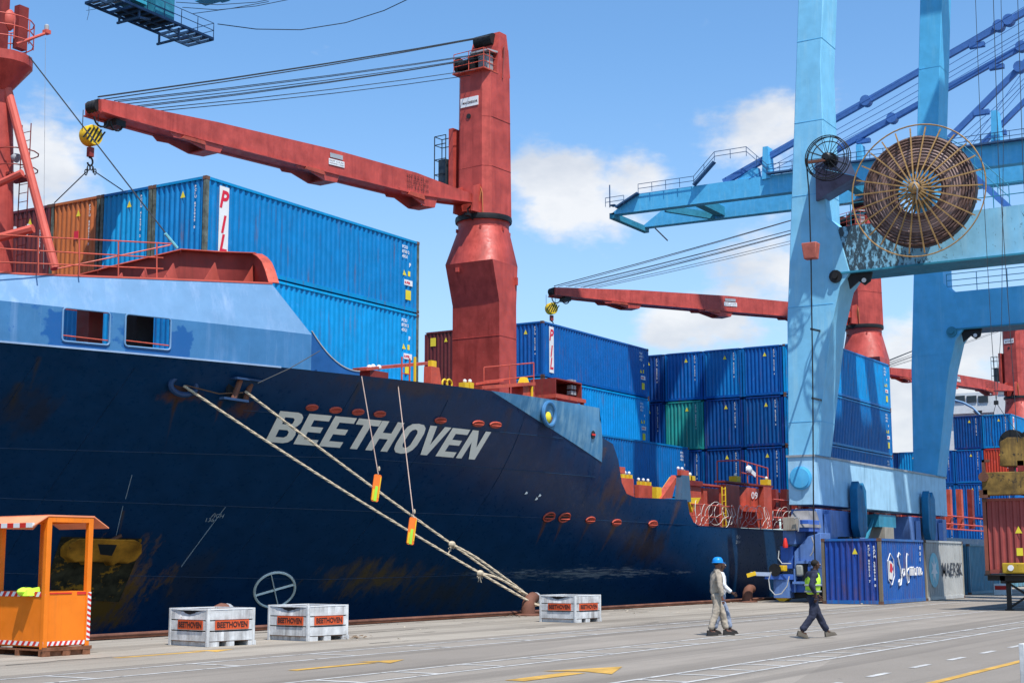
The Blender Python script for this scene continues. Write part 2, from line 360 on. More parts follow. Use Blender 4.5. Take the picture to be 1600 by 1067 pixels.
def ridge():
    b = MB(); pts = []
    for i in range(60):
        x = -300+i*50; pts.append((x, 1500+60*math.sin(i*.7), 6+5*random.random()+4*math.sin(i*.35)))
    for a, c in zip(pts, pts[1:]): b.hexa([(a[0], a[1], -4), (c[0], c[1], -4), (c[0], c[1]+200, -4), (a[0], a[1]+200, -4), a, c, (c[0], c[1]+200, c[2]+2), (a[0], a[1]+200, a[2]+2)])
    return b
struct(ridge().build('far_shore_hill', M_far))
kerb = MB()
kerb.box(-60, 400, QY-.22, QY-.02, 0, .13)
struct(kerb.build('quay_edge_kerb', M_rust))
struct(MB().tube((-60, QY-.30, .10), (400, QY-.30, .10), .045, 8).build('kerb_pipe', M_rust))
def cracks():
    b = MB()
    for k in range(46):
        x = random.uniform(14, 60); y = random.choice([random.uniform(18.5, 24.9), random.uniform(24.2, 24.95)]); n = random.randint(3, 6); pts = [(x, y)]
        for i in range(n): x += random.uniform(.15, .8); y += random.uniform(-.12, .12); pts.append((x, min(y, 24.9)))
        for a, c in zip(pts, pts[1:]): w = random.uniform(.008, .03); b.add([(a[0], a[1]-w, .008), (c[0], c[1]-w, .008), (c[0], c[1]+w, .008), (a[0], a[1]+w, .008)], [(0, 1, 2, 3)])
    return b
o = cracks().build('apron_crack', M_('crack_dark', (.05, .045, .04), rough=.95)); o['kind'] = 'stuff'
# painted lane markings: three ladders along the quay, dashes, a yellow line, arrows
def strip(b, x0, x1, y0, y1, z=.006): b.add([(x0, y0, z), (x1, y0, z), (x1, y1, z), (x0, y1, z)], [(0, 1, 2, 3)])
for (ya, yb, st) in ((17.85, 16.75, 3.1), (13.82, 12.93, 1.9), (9.85, 9.02, 1.25)):
    b = MB(); zz = .006
    strip(b, 8, 260, ya-.045, ya+.045, zz); strip(b, 8, 260, yb-.045, yb+.045, zz)
    struct(b.build('lane_line', M_whline)); b = MB(); x = 9.3
    while x < 190: b.add([(x, yb+.05, zz+.0005), (x+.12, yb+.05, zz+.0005), (x+.12, ya-.05, zz+.0005), (x, ya-.05, zz+.0005)], [(0, 1, 2, 3)]); x += st
    struct(b.build('lane_rung', M_whline))
b = MB(); x = 17.2
while x < 120: strip(b, x, x+.95, 7.08, 7.2); x += 2.15
struct(b.build('lane_dash', M_whline))
b = MB(); strip(b, 10, 200, 5.95, 6.1); struct(b.build('yellow_line', M_yelline))
def arrow(x, y, L, w, flip=1):
    b = MB(); z = .007
    strip(b, x, x+L, y-w/2, y+w/2, z); b.add([(x+L, y-w*1.8, z), (x+L+w*4.5, y, z), (x+L, y+w*1.8, z), (x+L+w*.8, y, z)], [(0, 1, 2, 3)] if 1 else [])
    return struct(b.build('yellow_arrow', M_yelline))
arrow(18.3, 11.25, 1.8, .34); arrow(18.3, 15.35, 2.1, .20); arrow(19.1, 20.1, 2.2, .2)
# ================================================================ SHIP
ycl = 41.1
def hY(X, Z):
    q = max(0., 44+2.6*(9-min(Z, 8.6))-X); return 26.6+14.5*(1-math.exp(-.0135*q*q/14.5))
def hun(u, v, off=0.0):
    d = ray(u, v); lo, hi = 15/d.y, 60/d.y
    g = lambda t: (CP+d*t).y-hY((CP+d*t).x, (CP+d*t).z)+off
    for i in range(50):
        m = (lo+hi)/2
        if g(m) > 0: hi = m
        else: lo = m
    return CP+d*lo
ship = thing('cargo_ship', 'long navy blue cargo ship with red deck fittings moored along the whole quay', 'ship')
prof = [(-7, 7.5), (49.5, 7.5), (49.51, 6.45), (50.6, 6.2), (51.1, 5.6), (51.6, 4.75), (52.1, 4.35), (52.8, 4.22), (57.25, 4.28), (57.5, 3.7), (57.9, 3.35), (58.5, 3.2), (172, 3.2)]
def ztop(X):
    for (a, za), (c, zc) in zip(prof, prof[1:]):
        if a <= X <= c: return za+(zc-za)*(X-a)/(c-a)
    return 3.2
xs = sorted(set([p[0] for p in prof]+[-7+i*1.0 for i in range(0, 70)]+[63+i*5 for i in range(0, 22)]+[172]))
NZ = 22
def hull_side(sgn):
    vs = []; fs = []
    for X in xs:
        zt = ztop(X)
        for j in range(NZ+1):
            Z = -2.8+(zt+2.8)*j/NZ; Y = hY(X, Z)
            if X > 150: Y += (X-150)**2*.012*(1 if Z > 2 else 1)
            Y = min(Y, ycl-.02)
            vs.append((X, Y if sgn > 0 else 2*ycl-Y, Z))
    for i in range(len(xs)-1):
        for j in range(NZ): a = i*(NZ+1)+j; fs.append((a, a+NZ+1, a+NZ+2, a+1))
    return MB().add(vs, fs)
def hull_mat():
    m = M_hull; nt = m.node_tree; nd = nt.nodes; ln = nt.links; b = nd['Principled BSDF']
    src = b.inputs['Base Color'].links[0].from_socket
    t = nd.new('ShaderNodeNewGeometry').outputs['Position']; sp = nd.new('ShaderNodeSeparateXYZ'); ln.new(t, sp.inputs[0])
    n = nd.new('ShaderNodeTexNoise'); n.inputs['Scale'].default_value = 1.6; n.inputs['Detail'].default_value = 8; n.inputs['Roughness'].default_value = .75
    mp = nd.new('ShaderNodeVectorMath'); mp.operation = 'MULTIPLY'; mp.inputs[1].default_value = (1.2, .3, .45); ln.new(t, mp.inputs[0]); ln.new(mp.outputs[0], n.inputs['Vector'])
    def mth(op, a, c, clamp=False):
        q = nd.new('ShaderNodeMath'); q.operation = op; q.use_clamp = clamp
        for i, x in enumerate((a, c)):
            if isinstance(x, (int, float)): q.inputs[i].default_value = x
            else: ln.new(x, q.inputs[i])
        return q.outputs[0]
    cur = src
    # rust and slime patches at their own places: (x, z, rx, rz, colour, strength)
    for (u, v, ru, rv, c, am) in ((165, 905, 78, 62, (.32, .13, .012), 1.0), (150, 950, 70, 50, (.15, .07, .015), 1.0), (300, 900, 40, 60, (.05, .035, .02), .35), (585, 905, 85, 32, (.16, .085, .02), .85), (700, 925, 90, 40, (.05, .035, .02), .6), (45, 640, 60, 45, (.035, .022, .015), .5),
                                  (285, 618, 34, 12, (.14, .05, .02), .8), (378, 640, 26, 16, (.12, .045, .02), .8), (640, 605, 110, 14, (.07, .035, .02), .5), (960, 765, 30, 30, (.10, .05, .02), .6), (1010, 850, 40, 40, (.03, .02, .015), .7)):
        p = hun(u, v); px = hun(u+ru, v); pz = hun(u, v-rv); rx = max(.3, abs(px.x-p.x)); rz = max(.2, abs(pz.z-p.z))
        dx = mth('MULTIPLY', mth('SUBTRACT', sp.outputs['X'], p.x), 1/rx); dz = mth('MULTIPLY', mth('SUBTRACT', sp.outputs['Z'], p.z), 1/rz)
        r = mth('SQRT', mth('ADD', mth('MULTIPLY', dx, dx), mth('MULTIPLY', dz, dz)), 0)
        f = mth('ADD', mth('SUBTRACT', 1.0, r), mth('MULTIPLY', mth('SUBTRACT', n.outputs['Fac'], .50), 4.0))
        f = mth('MULTIPLY', mth('MULTIPLY', f, 1.2, True), am)
        x = nd.new('ShaderNodeMix'); x.data_type = 'RGBA'; ln.new(f, x.inputs['Factor']); ln.new(cur, x.inputs[6]); x.inputs[7].default_value = (*c, 1); cur = x.outputs[2]
    # rust runs below fittings, leaning with the flare, and long hairline scratches
    for (u, v, du, dv, w_, c, am) in ((852, 815, -14, 34, 4, (.12, .045, .02), .9), (878, 815, -14, 34, 4, (.12, .045, .02), .8), (920, 818, -18, 34, 4, (.08, .035, .02), .7), (960, 822, -26, 46, 5, (.10, .045, .02), .9), (1016, 824, -26, 50, 5, (.10, .045, .02), .9),
                                      (345, 628, -12, 40, 6, (.12, .05, .02), .9), (395, 630, -14, 34, 5, (.10, .045, .02), .7), (275, 625, -14, 60, 6, (.08, .04, .02), .8), (945, 700, -10, 40, 6, (.10, .05, .02), .7), (975, 775, -20, 40, 6, (.08, .045, .02), .7), (1060, 785, -20, 50, 6, (.10, .05, .02), .7), (500, 650, -16, 50, 4, (.05, .03, .02), .6), (690, 662, -16, 60, 4, (.05, .03, .02), .6), (192, 800, -8, 50, 5, (.14, .07, .02), .8), (560, 600, -20, 60, 8, (.05, .035, .02), .6), (800, 640, -16, 50, 8, (.05, .03, .025), .6), (60, 560, -16, 60, 6, (.06, .04, .02), .6), (30, 600, -20, 60, 10, (.05, .035, .02), .6)):
        p0 = hun(u, v); p1 = hun(u+du, v+dv); hw = abs(hun(u+w_, v).x-p0.x); L_ = p0.z-p1.z
        tz = mth('MULTIPLY', mth('SUBTRACT', p0.z, sp.outputs['Z']), 1/L_)      # 0 at the top, 1 at the end
        xc = mth('ADD', p0.x, mth('MULTIPLY', tz, p1.x-p0.x))
        dx = mth('MULTIPLY', mth('ABSOLUTE', mth('SUBTRACT', sp.outputs['X'], xc), 0), 1/hw)
        f = mth('MULTIPLY', mth('SUBTRACT', mth('ADD', 1.0, mth('MULTIPLY', mth('SUBTRACT', n.outputs['Fac'], .5), 2.5)), mth('ADD', dx, mth('MULTIPLY', tz, .9)), True), mth('MULTIPLY', mth('ADD', tz, .08), 12, True), True)
        f = mth('MULTIPLY', f, am)
        x = nd.new('ShaderNodeMix'); x.data_type = 'RGBA'; ln.new(f, x.inputs['Factor']); ln.new(cur, x.inputs[6]); x.inputs[7].default_value = (*c, 1); cur = x.outputs[2]
    for (rot, sc_, th, c, am) in ((.5, (7, 1, .35), .70, (.10, .13, .17), .55), (-.9, (5, 1, .5), .72, (.12, .14, .16), .5), (.05, (.25, 1, 14), .68, (.05, .075, .12), .6)):
        vr = nd.new('ShaderNodeVectorRotate'); vr.rotation_type = 'Y_AXIS'; vr.inputs['Angle'].default_value = rot; ln.new(t, vr.inputs['Vector'])
        m3 = nd.new('ShaderNodeVectorMath'); m3.operation = 'MULTIPLY'; m3.inputs[1].default_value = sc_; ln.new(vr.outputs[0], m3.inputs[0])
        w3 = nd.new('ShaderNodeTexNoise'); w3.inputs['Scale'].default_value = 1.4; w3.inputs['Detail'].default_value = 7; w3.inputs['Roughness'].default_value = .7; ln.new(m3.outputs[0], w3.inputs['Vector'])
        f = mth('MULTIPLY', mth('MULTIPLY', mth('SUBTRACT', w3.outputs['Fac'], th), 14, True), am)
        x = nd.new('ShaderNodeMix'); x.data_type = 'RGBA'; ln.new(f, x.inputs['Factor']); ln.new(cur, x.inputs[6]); x.inputs[7].default_value = (*c, 1); cur = x.outputs[2]
    # pale scrape band near the waterline amidships
    w = nd.new('ShaderNodeTexNoise'); w.inputs['Scale'].default_value = 2.2; w.inputs['Detail'].default_value = 10; w.inputs['Roughness'].default_value = .8
    mp2 = nd.new('ShaderNodeVectorMath'); mp2.operation = 'MULTIPLY'; mp2.inputs[1].default_value = (.5, 1, 5.5); ln.new(t, mp2.inputs[0]); ln.new(mp2.outputs[0], w.inputs['Vector'])
    band = mth('SUBTRACT', 1, mth('MULTIPLY', mth('ABSOLUTE', mth('SUBTRACT', sp.outputs['Z'], 1.25), 0), .8), True)
    along = mth('SUBTRACT', 1, mth('MULTIPLY', mth('ABSOLUTE', mth('SUBTRACT', sp.outputs['X'], 52), 0), .035), True)
    f = mth('MULTIPLY', mth('SUBTRACT', mth('MULTIPLY', mth('MULTIPLY', w.outputs['Fac'], band), along), .41), 12, True)
    x = nd.new('ShaderNodeMix'); x.data_type = 'RGBA'; ln.new(mth('MULTIPLY', f, .8), x.inputs['Factor']); ln.new(cur, x.inputs[6]); x.inputs[7].default_value = (.26, .28, .30, 1); cur = x.outputs[2]
    # purple-brown tint: sun on the near-vertical upper side put into the colour
    zz = mth('MULTIPLY', mth('SUBTRACT', sp.outputs['Z'], 3.2), .6, True); xx = mth('MULTIPLY', mth('SUBTRACT', sp.outputs['X'], 38), .14, True)
    f = mth('MULTIPLY', mth('MULTIPLY', zz, xx), mth('MULTIPLY', mth('SUBTRACT', n.outputs['Fac'], .3), 2.2, True), True)
    x = nd.new('ShaderNodeMix'); x.data_type = 'RGBA'; ln.new(mth('MULTIPLY', f, .5), x.inputs['Factor']); ln.new(cur, x.inputs[6]); x.inputs[7].default_value = (.050, .032, .052, 1); cur = x.outputs[2]
    ln.new(cur, b.inputs['Base Color'])
hull_mat()
def strake_mat():
    nt = M_strake.node_tree; nd = nt.nodes; ln = nt.links; b = nd['Principled BSDF']; cur = b.inputs['Base Color'].links[0].from_socket
    t = nd.new('ShaderNodeNewGeometry').outputs['Position']; sp = nd.new('ShaderNodeSeparateXYZ'); ln.new(t, sp.inputs[0])
    n = nd.new('ShaderNodeTexNoise'); n.inputs['Scale'].default_value = 2.6; n.inputs['Detail'].default_value = 5; ln.new(t, n.inputs['Vector'])
    def mth(op, a, c, clamp=False):
        q = nd.new('ShaderNodeMath'); q.operation = op; q.use_clamp = clamp
        for i, x in enumerate((a, c)):
            if isinstance(x, (int, float)): q.inputs[i].default_value = x
            else: ln.new(x, q.inputs[i])
        return q.outputs[0]
    for xa, xb, am in ((26.9, 28.6, .95), (28.9, 31.0, .9)):     # darker repainted area round the openings
        h = (xb-xa)/2; top = mth('SUBTRACT', 8.62 if xa < 28 else 8.35, sp.outputs['Z'])
        e = mth('MINIMUM', mth('SUBTRACT', h, mth('ABSOLUTE', mth('SUBTRACT', sp.outputs['X'], (xa+xb)/2), 0)), top)
        f = mth('MULTIPLY', mth('MULTIPLY', mth('ADD', e, mth('MULTIPLY', mth('SUBTRACT', n.outputs['Fac'], .5), .9)), 16, True), am)
        x = nd.new('ShaderNodeMix'); x.data_type = 'RGBA'; ln.new(f, x.inputs['Factor']); ln.new(cur, x.inputs[6]); x.inputs[7].default_value = (.008, .085, .27, 1); cur = x.outputs[2]
    ln.new(cur, b.inputs['Base Color'])
strake_mat()
hb = hull_side(1); hull = hb.build('hull', M_hull, ship); hull_side(-1).build('hull', M_hull, ship)
# transom and decks
b = MB(); vs = []
for j in range(NZ+1):
    Z = -2.8+6*j/NZ; Y = hY(172, Z)+22**2*.012; vs.append((172, Y, Z))
n = len(vs); b.add(vs+[(172, 2*ycl-v[1], v[2]) for v in vs], [(j, j+1, n+j+1, n+j) for j in range(n-1)]); b.build('transom', M_hull, ship)
def deck(x0, x1, z, name, m, step=2.0):
    vs = []; k = int((x1-x0)/step)+1
    for i in range(k+1):
        X = x0+(x1-x0)*i/k; Y = hY(X, z)+.06+(max(0, X-150)**2*.012)
        Y = min(Y, ycl-.02); vs += [(X, Y, z), (X, 2*ycl-Y, z)]
    return MB().add(vs, [(2*i, 2*i+2, 2*i+3, 2*i+1) for i in range(k)]).build(name, m, ship)
deck(-6.5, 49.4, 6.9, 'forecastle_deck', M_darkred); deck(49.4, 171.9, 3.0, 'main_deck', M_darkred)
MB().box(49.3, 49.45, 28.3, 54.0, 2.9, 6.95).build('forecastle_bulkhead', M_darkred, ship)
# pale blue quarter plate painted on the side below the forecastle rail, with its round mooring pipe
def patch(poly, m, name, off=.02, par=ship, sub=6):
    """polygon given as (X, Z) on the hull side, gridded so that it follows the plating"""
    b = MB(); bm = bmesh.new(); vs = [bm.verts.new((x, 0, z)) for x, z in poly]; bm.faces.new(vs)
    bmesh.ops.triangulate(bm, faces=bm.faces)
    bmesh.ops.subdivide_edges(bm, edges=bm.edges, cuts=sub, use_grid_fill=True)
    idx = {v: i for i, v in enumerate(bm.verts)}
    b.add([(v.co.x, hY(v.co.x, v.co.z)-off, v.co.z) for v in bm.verts], [tuple(idx[v] for v in f.verts) for f in bm.faces]); bm.free()
    return b.build(name, m, par)
def XZ(u, v): p = hun(u, v); return (p.x, p.z)
patch([(42.4, 7.5), XZ(850, 660), XZ(900, 695), XZ(940, 722), (49.5, 6.45), (49.5, 7.5)], M_('quarter_chalky_blue', (.06, .20, .36), vary=.15, streak=((.25, .42, .52), .8, 3), spots=((.02, .11, .28), .35, 1.2)), 'painted_quarter', .012)
# sheer strake (vertical) and the sloping plate above it, right up to the red cap
def skun(u, v, lean=0.0):
    d = ray(u, v); lo, hi = 15/d.y, 60/d.y
    for i in range(50):
        m = (lo+hi)/2; q = CP+d*m
        if q.y-(hY(q.x, 7.5)-.03+lean) > 0: hi = m
        else: lo = m
    return CP+d*lo
ZK = 8.6
win = [(skun(97, 510).x, skun(171, 512).x, skun(130, 536).z, skun(130, 484).z), (skun(195, 515).x, skun(266, 518).x, skun(230, 544).z, skun(230, 494).z)]
XK = skun(487, 517).x; XT = skun(425, 444, .42).x
cx = sorted(set([x for x in [-6.5+i for i in range(0, 50)] if x < XK]+[w[0] for w in win]+[w[1] for w in win]+[XK]))
b = MB()
for x0, x1 in zip(cx, cx[1:]):
    ww = [w for w in win if w[0]-.01 <= x0 and x1 <= w[1]+.01]
    for z0, z1 in ([(7.5, ww[0][2]), (ww[0][3], ZK)] if ww else [(7.5, ZK)]):
        y0 = hY(x0, 7.5)-.03; y1 = hY(x1, 7.5)-.03
        b.hexa([(x0, y0, z0), (x1, y1, z0), (x1, y1+.05, z0), (x0, y0+.05, z0), (x0, y0, z1), (x1, y1, z1), (x1, y1+.05, z1), (x0, y0+.05, z1)])
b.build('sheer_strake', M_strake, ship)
LEAN = .42; _c0 = skun(0, 428, LEAN); _c1 = skun(425, 444, LEAN)
def CZ(x): return _c0.z+(_c1.z-_c0.z)*max(0, (x-_c0.x)/(_c1.x-_c0.x))
b = MB()
cx2 = [x for x in cx if x < XT]+[XT]
for x0, x1 in zip(cx2, cx2[1:]):
    y0 = hY(x0, 7.5)-.03; y1 = hY(x1, 7.5)-.03
    b.add([(x0, y0, ZK), (x1, y1, ZK), (x1, y1+LEAN, CZ(x1)), (x0, y0+LEAN, CZ(x0))], [(0, 1, 2, 3)])
y0 = hY(XT, 7.5)-.03; y1 = hY(XK, 7.5)-.03
b.add([(XT, y0, ZK), (XK, y1, ZK), (XT, y0+LEAN, CZ(XT))], [(0, 1, 2)])
b.build('sloping_plate', M_strake2, ship)  # paler than the strake: sun on this slope put into the colour
b = MB()
for x0, x1 in zip(cx2, cx2[1:]):
    y0 = hY(x0, 7.5)-.03+LEAN; y1 = hY(x1, 7.5)-.03+LEAN
    c0 = CZ(x0); c1 = CZ(x1); b.hexa([(x0, y0-.02, c0), (x1, y1-.02, c1), (x1, y1+.55, c1+.02), (x0, y0+.55, c0+.02), (x0, y0-.02, c0+.05), (x1, y1-.02, c1+.05), (x1, y1+.55, c1+.10), (x0, y0+.55, c0+.10)])
b.build('bulwark_cap', M_redcap, ship)
b = MB(); pv = None
for x0, x1 in zip(cx2, cx2[1:]): b.beam((x0, hY(x0, 7.5)-.04, 7.5), (x1, hY(x1, 7.5)-.04, 7.5), .03, .05)
b.build('rubbing_strip', M_('strip_pale', (.25, .35, .5)), ship)
# fashion plate sweeping from the strake down to the deck edge
b = MB(); P = [(487+(562-487)*t, 517+(580-517)*(1-(1-t)**2)) for t in [i/10 for i in range(11)]]
top = [(skun(*p).x, skun(*p).z) for p in P]; b1 = [(x, hY(x, 7.5)-.028, max(z, 7.5)) for x, z in top]; b0 = [(x, hY(x, 7.5)-.028, 7.49) for x, z in top]
b.add(b0+b1, [(i, i+1, 12+i, 11+i) for i in range(10)]); b.build('fashion_plate', M_('fashion_plate_blue', (.008, .08, .25), vary=.15), ship)
b = MB()
for i in range(10): b.beam(b1[i], b1[i+1], .05, .03)
b.build('fashion_plate_edge', M_grey, ship)
for w in win:
    fr = MB(); pts = []; r = .09
    for cxx, czz, a0 in ((w[1]-r, w[3]-r, 0), (w[0]+r, w[3]-r, 90), (w[0]+r, w[2]+r, 180), (w[1]-r, w[2]+r, 270)):
        for k in range(4): a = R(a0+k*30); x = cxx+r*math.cos(a); pts.append((x, hY(x, 7.5)-.05, czz+r*math.sin(a)))
    fr.path(pts, .028, 6, closed=True); wf = fr.build('bulwark_opening', M_strake2, ship)
    MB().tube((w[0], hY(w[0], 7.5)+.02, w[2]+.17), (w[1], hY(w[1], 7.5)+.02, w[2]+.14), .018).build('guard_rail', M_redlit, wf)
# dark red and black boxes added behind the two openings
p = un(240, 520, Y=33.3); 
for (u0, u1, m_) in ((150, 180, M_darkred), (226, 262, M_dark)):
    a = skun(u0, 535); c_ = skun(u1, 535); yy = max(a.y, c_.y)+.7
    MB().box(a.x+.35, c_.x+.35, yy, yy+.5, 6.9, 8.9).build('opening_backing_box', m_, ship)
# breakwater on the forecastle: bent red plate with gusset ribs
bw = [un(95, 437, Y=34.5), un(278, 392, Y=33.0), un(397, 398, Y=30.9)]
def wallstrip(b, pts, z0, t=.05):
    for a, c in zip(pts, pts[1:]): b.hexa([(a[0], a[1], z0), (c[0], c[1], z0), (c[0], c[1]+t, z0), (a[0], a[1]+t, z0), (a[0], a[1], a[2]), (c[0], c[1], c[2]), (c[0], c[1]+t, c[2]), (a[0], a[1]+t, a[2])])
top = [un(60, 445, Y=35.0), un(150, 423, Y=34.4), un(278, 392, Y=33.0), un(340, 396, Y=32.0), un(397, 398, Y=30.9)]
b = MB(); wallstrip(b, top, 9.3); 
crv = [un(397+x, 398+y, Y=30.9-x*.05) for x, y in ((0, 0), (8, 5), (15, 13), (20, 25), (24, 38), (26, 45))]
wallstrip(b, crv, 9.3); b.build('breakwater', M_('breakwater_shaded_red', (.30, .04, .03), streak=((.16, .03, .02), .5, 4), vary=.2), ship)  # wall darker than its ribs: missing rib shadows put into the red
b = MB()
for a, c in zip(top+crv[1:], (top+crv[1:])[1:]): b.beam(Vector(a)+Vector((0, -.12, .01)), Vector(c)+Vector((0, -.12, .01)), .34, .03)
b.build('breakwater_flange', M_redlit, ship)
for (u, w_, h_) in ((120, 10, 8), (146, 12, 12), (178, 16, 17), (213, 19, 24), (250, 28, 32), (315, 28, 33), (378, 28, 34)):
    Yr = 31.5-(u-120)*.0042
    MB().prism([un(u, 443, Y=Yr), un(u+w_*.72, 443-h_, Y=Yr+.5), un(u+w_, 443, Y=Yr+.6)], Vector((.06, .02, 0))).build('breakwater_rib', M_redcap, ship)
def railing(b, pts, h=1.0, mids=(.5,), r=.022, posts=None, up=(0, 0, 1)):
    pts = [Vector(p) for p in pts]; u = Vector(up)
    for a, c in zip(pts, pts[1:]):
        n = max(1, int((c-a).length/1.5)) if posts is None else posts
        for i in range(n+1): q = a.lerp(c, i/n); b.tube(q, q+u*h, r, 5)
        for k in (1,)+tuple(mids): b.tube(a+u*h*k, c+u*h*k, r, 5)
b = MB()
A0 = un(0, 423, Y=31.9); A1 = un(250, 440, Y=30.6); t0 = un(0, 366, Y=31.9); t1 = un(268, 381, Y=30.8)
hh = (t0.z-A0.z)
for k, (va, vb) in enumerate(((366, 381), (387, 403), (409, 420))): b.tube(un(-60, va-2, Y=32.2), un(268 if k == 0 else 255, vb, Y=30.8), .02, 5)
for u, v in ((-5, 423), (60, 428), (124, 432), (185, 436), (245, 439)): b.tube(un(u, v, Y=31.9-u*.0045), un(u, 366+u*.055, Y=31.9-u*.0045), .022, 5)
b.tube(un(90, 420, Y=32.5), un(266, 383, Y=31), .022, 5)
b.build('forecastle_railing', M_redlit, ship)
# foremast with crow's nest, tripod legs and lights
mast = MB(); mx, my = 31.5, 39.6
base = un(8, 420, Y=my); 
mp_ = lambda u, v: un(u, v, Y=my)
mast.path([mp_(0, 430), mp_(2, 250), mp_(2, 150), mp_(4, 105)], .42, 12, .34); mo = mast.build('foremast', M_red, ship)
b = MB(); b.tube(un(12, 140, Y=my-.3), un(86, 420, Y=my-2.6), .15, 10); b.tube(un(-70, 140, Y=my+.3), un(-90, 420, Y=my), .17, 10)
b.tube(un(52, 357, Y=my-2), un(-25, 378, Y=my-.5), .15, 8); b.tube(un(35, 270, Y=my-1.6), un(-12, 292, Y=my-.5), .12, 8); b.build('tripod_leg', M_redcap, mo)
b = MB(); c = mp_(2, 100); cz = c.z
b.lathe((c.x, c.y, mp_(0, 118).z), (0, 0, 1), [(.35, -.55), (1.02, .30), (1.02, .62), (.98, .62), (.9, .36), (.3, .36)], 14); b.build('crows_nest', M_red, mo)
b = MB()
for z in (mp_(0, 68).z, mp_(0, 51).z, mp_(0, 34).z): b.path([(c.x+1.0*math.cos(a), c.y+1.0*math.sin(a), z) for a in [2*math.pi*i/16 for i in range(16)]], .022, 5, closed=True)
for i in range(10): a = 2*math.pi*i/10; b.tube((c.x+1.0*math.cos(a), c.y+1.0*math.sin(a), mp_(0, 72).z), (c.x+1.0*math.cos(a), c.y+1.0*math.sin(a), mp_(0, 33).z), .02, 5)
b.build('nest_railing', M_redcap, mo)
b = MB(); q0 = mp_(27, 60); b.box(q0.x-.05, q0.x+.35, q0.y-.1, q0.y+.16, q0.z-.35, mp_(27, 8).z); b.box(c.x-.2, c.x+.15, c.y-.1, c.y+.3, cz-.2, mp_(0, -40).z); b.build('mast_post', M_darkred, mo)
b = MB(); b.tube(un(26, 69, Y=my-.9), un(70, 53, Y=my-1.1), .05, 8); b.box(*[x for q in [un(73, 50, Y=my-1.1)] for x in (q.x-.1, q.x+.1, q.y-.1, q.y+.1, q.z-.08, q.z+.05)]); b.build('light_arm', M_redcap, mo)
q = un(73, 46, Y=my-1.1); b = MB(); b.lathe(q, (0, 0, 1), [(.07, -.05), (.08, .02), (.08, .12), (.05, .16)], 10); b.build('mast_light', M_grey, mo)
q = un(13, 32, Y=my); MB().ball(q, .26, 12, (1, 1, 1.5)).build('radar_dome', M_redcap, mo)
b = MB()
for s in (-.22, .22): b.tube((mp_(22, 280).x, my-.5+s, mp_(0, 425).z), (mp_(22, 280).x, my-.5+s, mp_(0, 190).z), .02, 5)
z = mp_(0, 425).z
while z < mp_(0, 190).z: b.tube((mp_(22, 280).x, my-.72, z), (mp_(22, 280).x, my-.28, z), .014, 4); z += .3
b.build('mast_ladder', M_darkred, mo)
b = MB(); q = mp_(18, 240)
for v in (236, 262): b.path([(q.x+.75*math.cos(a), q.y-.2+.75*math.sin(a), mp_(0, v).z) for a in [2*math.pi*i/14 for i in range(14)]], .022, 5, closed=True)
b.box(q.x-.5, q.x+.5, q.y-.6, q.y+.3, mp_(0, 272).z-.1, mp_(0, 272).z); b.build('mast_platform', M_darkred, mo)
q = un(22, 246, Y=my-.6); b = MB(); b.lathe(q, (.3, -.8, -.3), [(.05, -.1), (.14, 0), (.16, .14), (.1, .15)], 12); b.build('searchlight', M_grey, mo)
MB().tube(un(45, 88, Y=my-.9), un(277, 388, Y=32.9), .022, 6).build('mast_stay', M_wire, ship)
MB().tube(un(258, 365, Y=33.02), un(277, 388, Y=32.9), .05, 6).build('stay_sleeve', M_('stay_sleeve_cyan', (.2, .55, .6)), ship)
MB().tube(un(71, 60, Y=my-1.1), un(68, 420, Y=my-1.1), .006, 4).build('signal_halyard', M_grey, ship)
# name on the bow, following the plating
def hull_text(s, corners, m, name='ship_name_lettering', off=.025, sub=0, **k):
    bl, br, tl, tr = [hun(*c) for c in corners]
    vs, fs = textmesh(s, 1, **k); x0 = min(v.x for v in vs); x1 = max(v.x for v in vs); y0 = min(v.y for v in vs); y1 = max(v.y for v in vs)
    out = []
    for v in vs:
        a = (v.x-x0)/(x1-x0); t = (v.y-y0)/(y1-y0); p = bl.lerp(br, a).lerp(tl.lerp(tr, a), t); out.append((p.x, hY(p.x, p.z)-off, p.z))
    b = MB(); b.add(out, fs); return b.build(name, m, ship)
pos = {'B': (0, 1.0), 'E': (0, .9)}
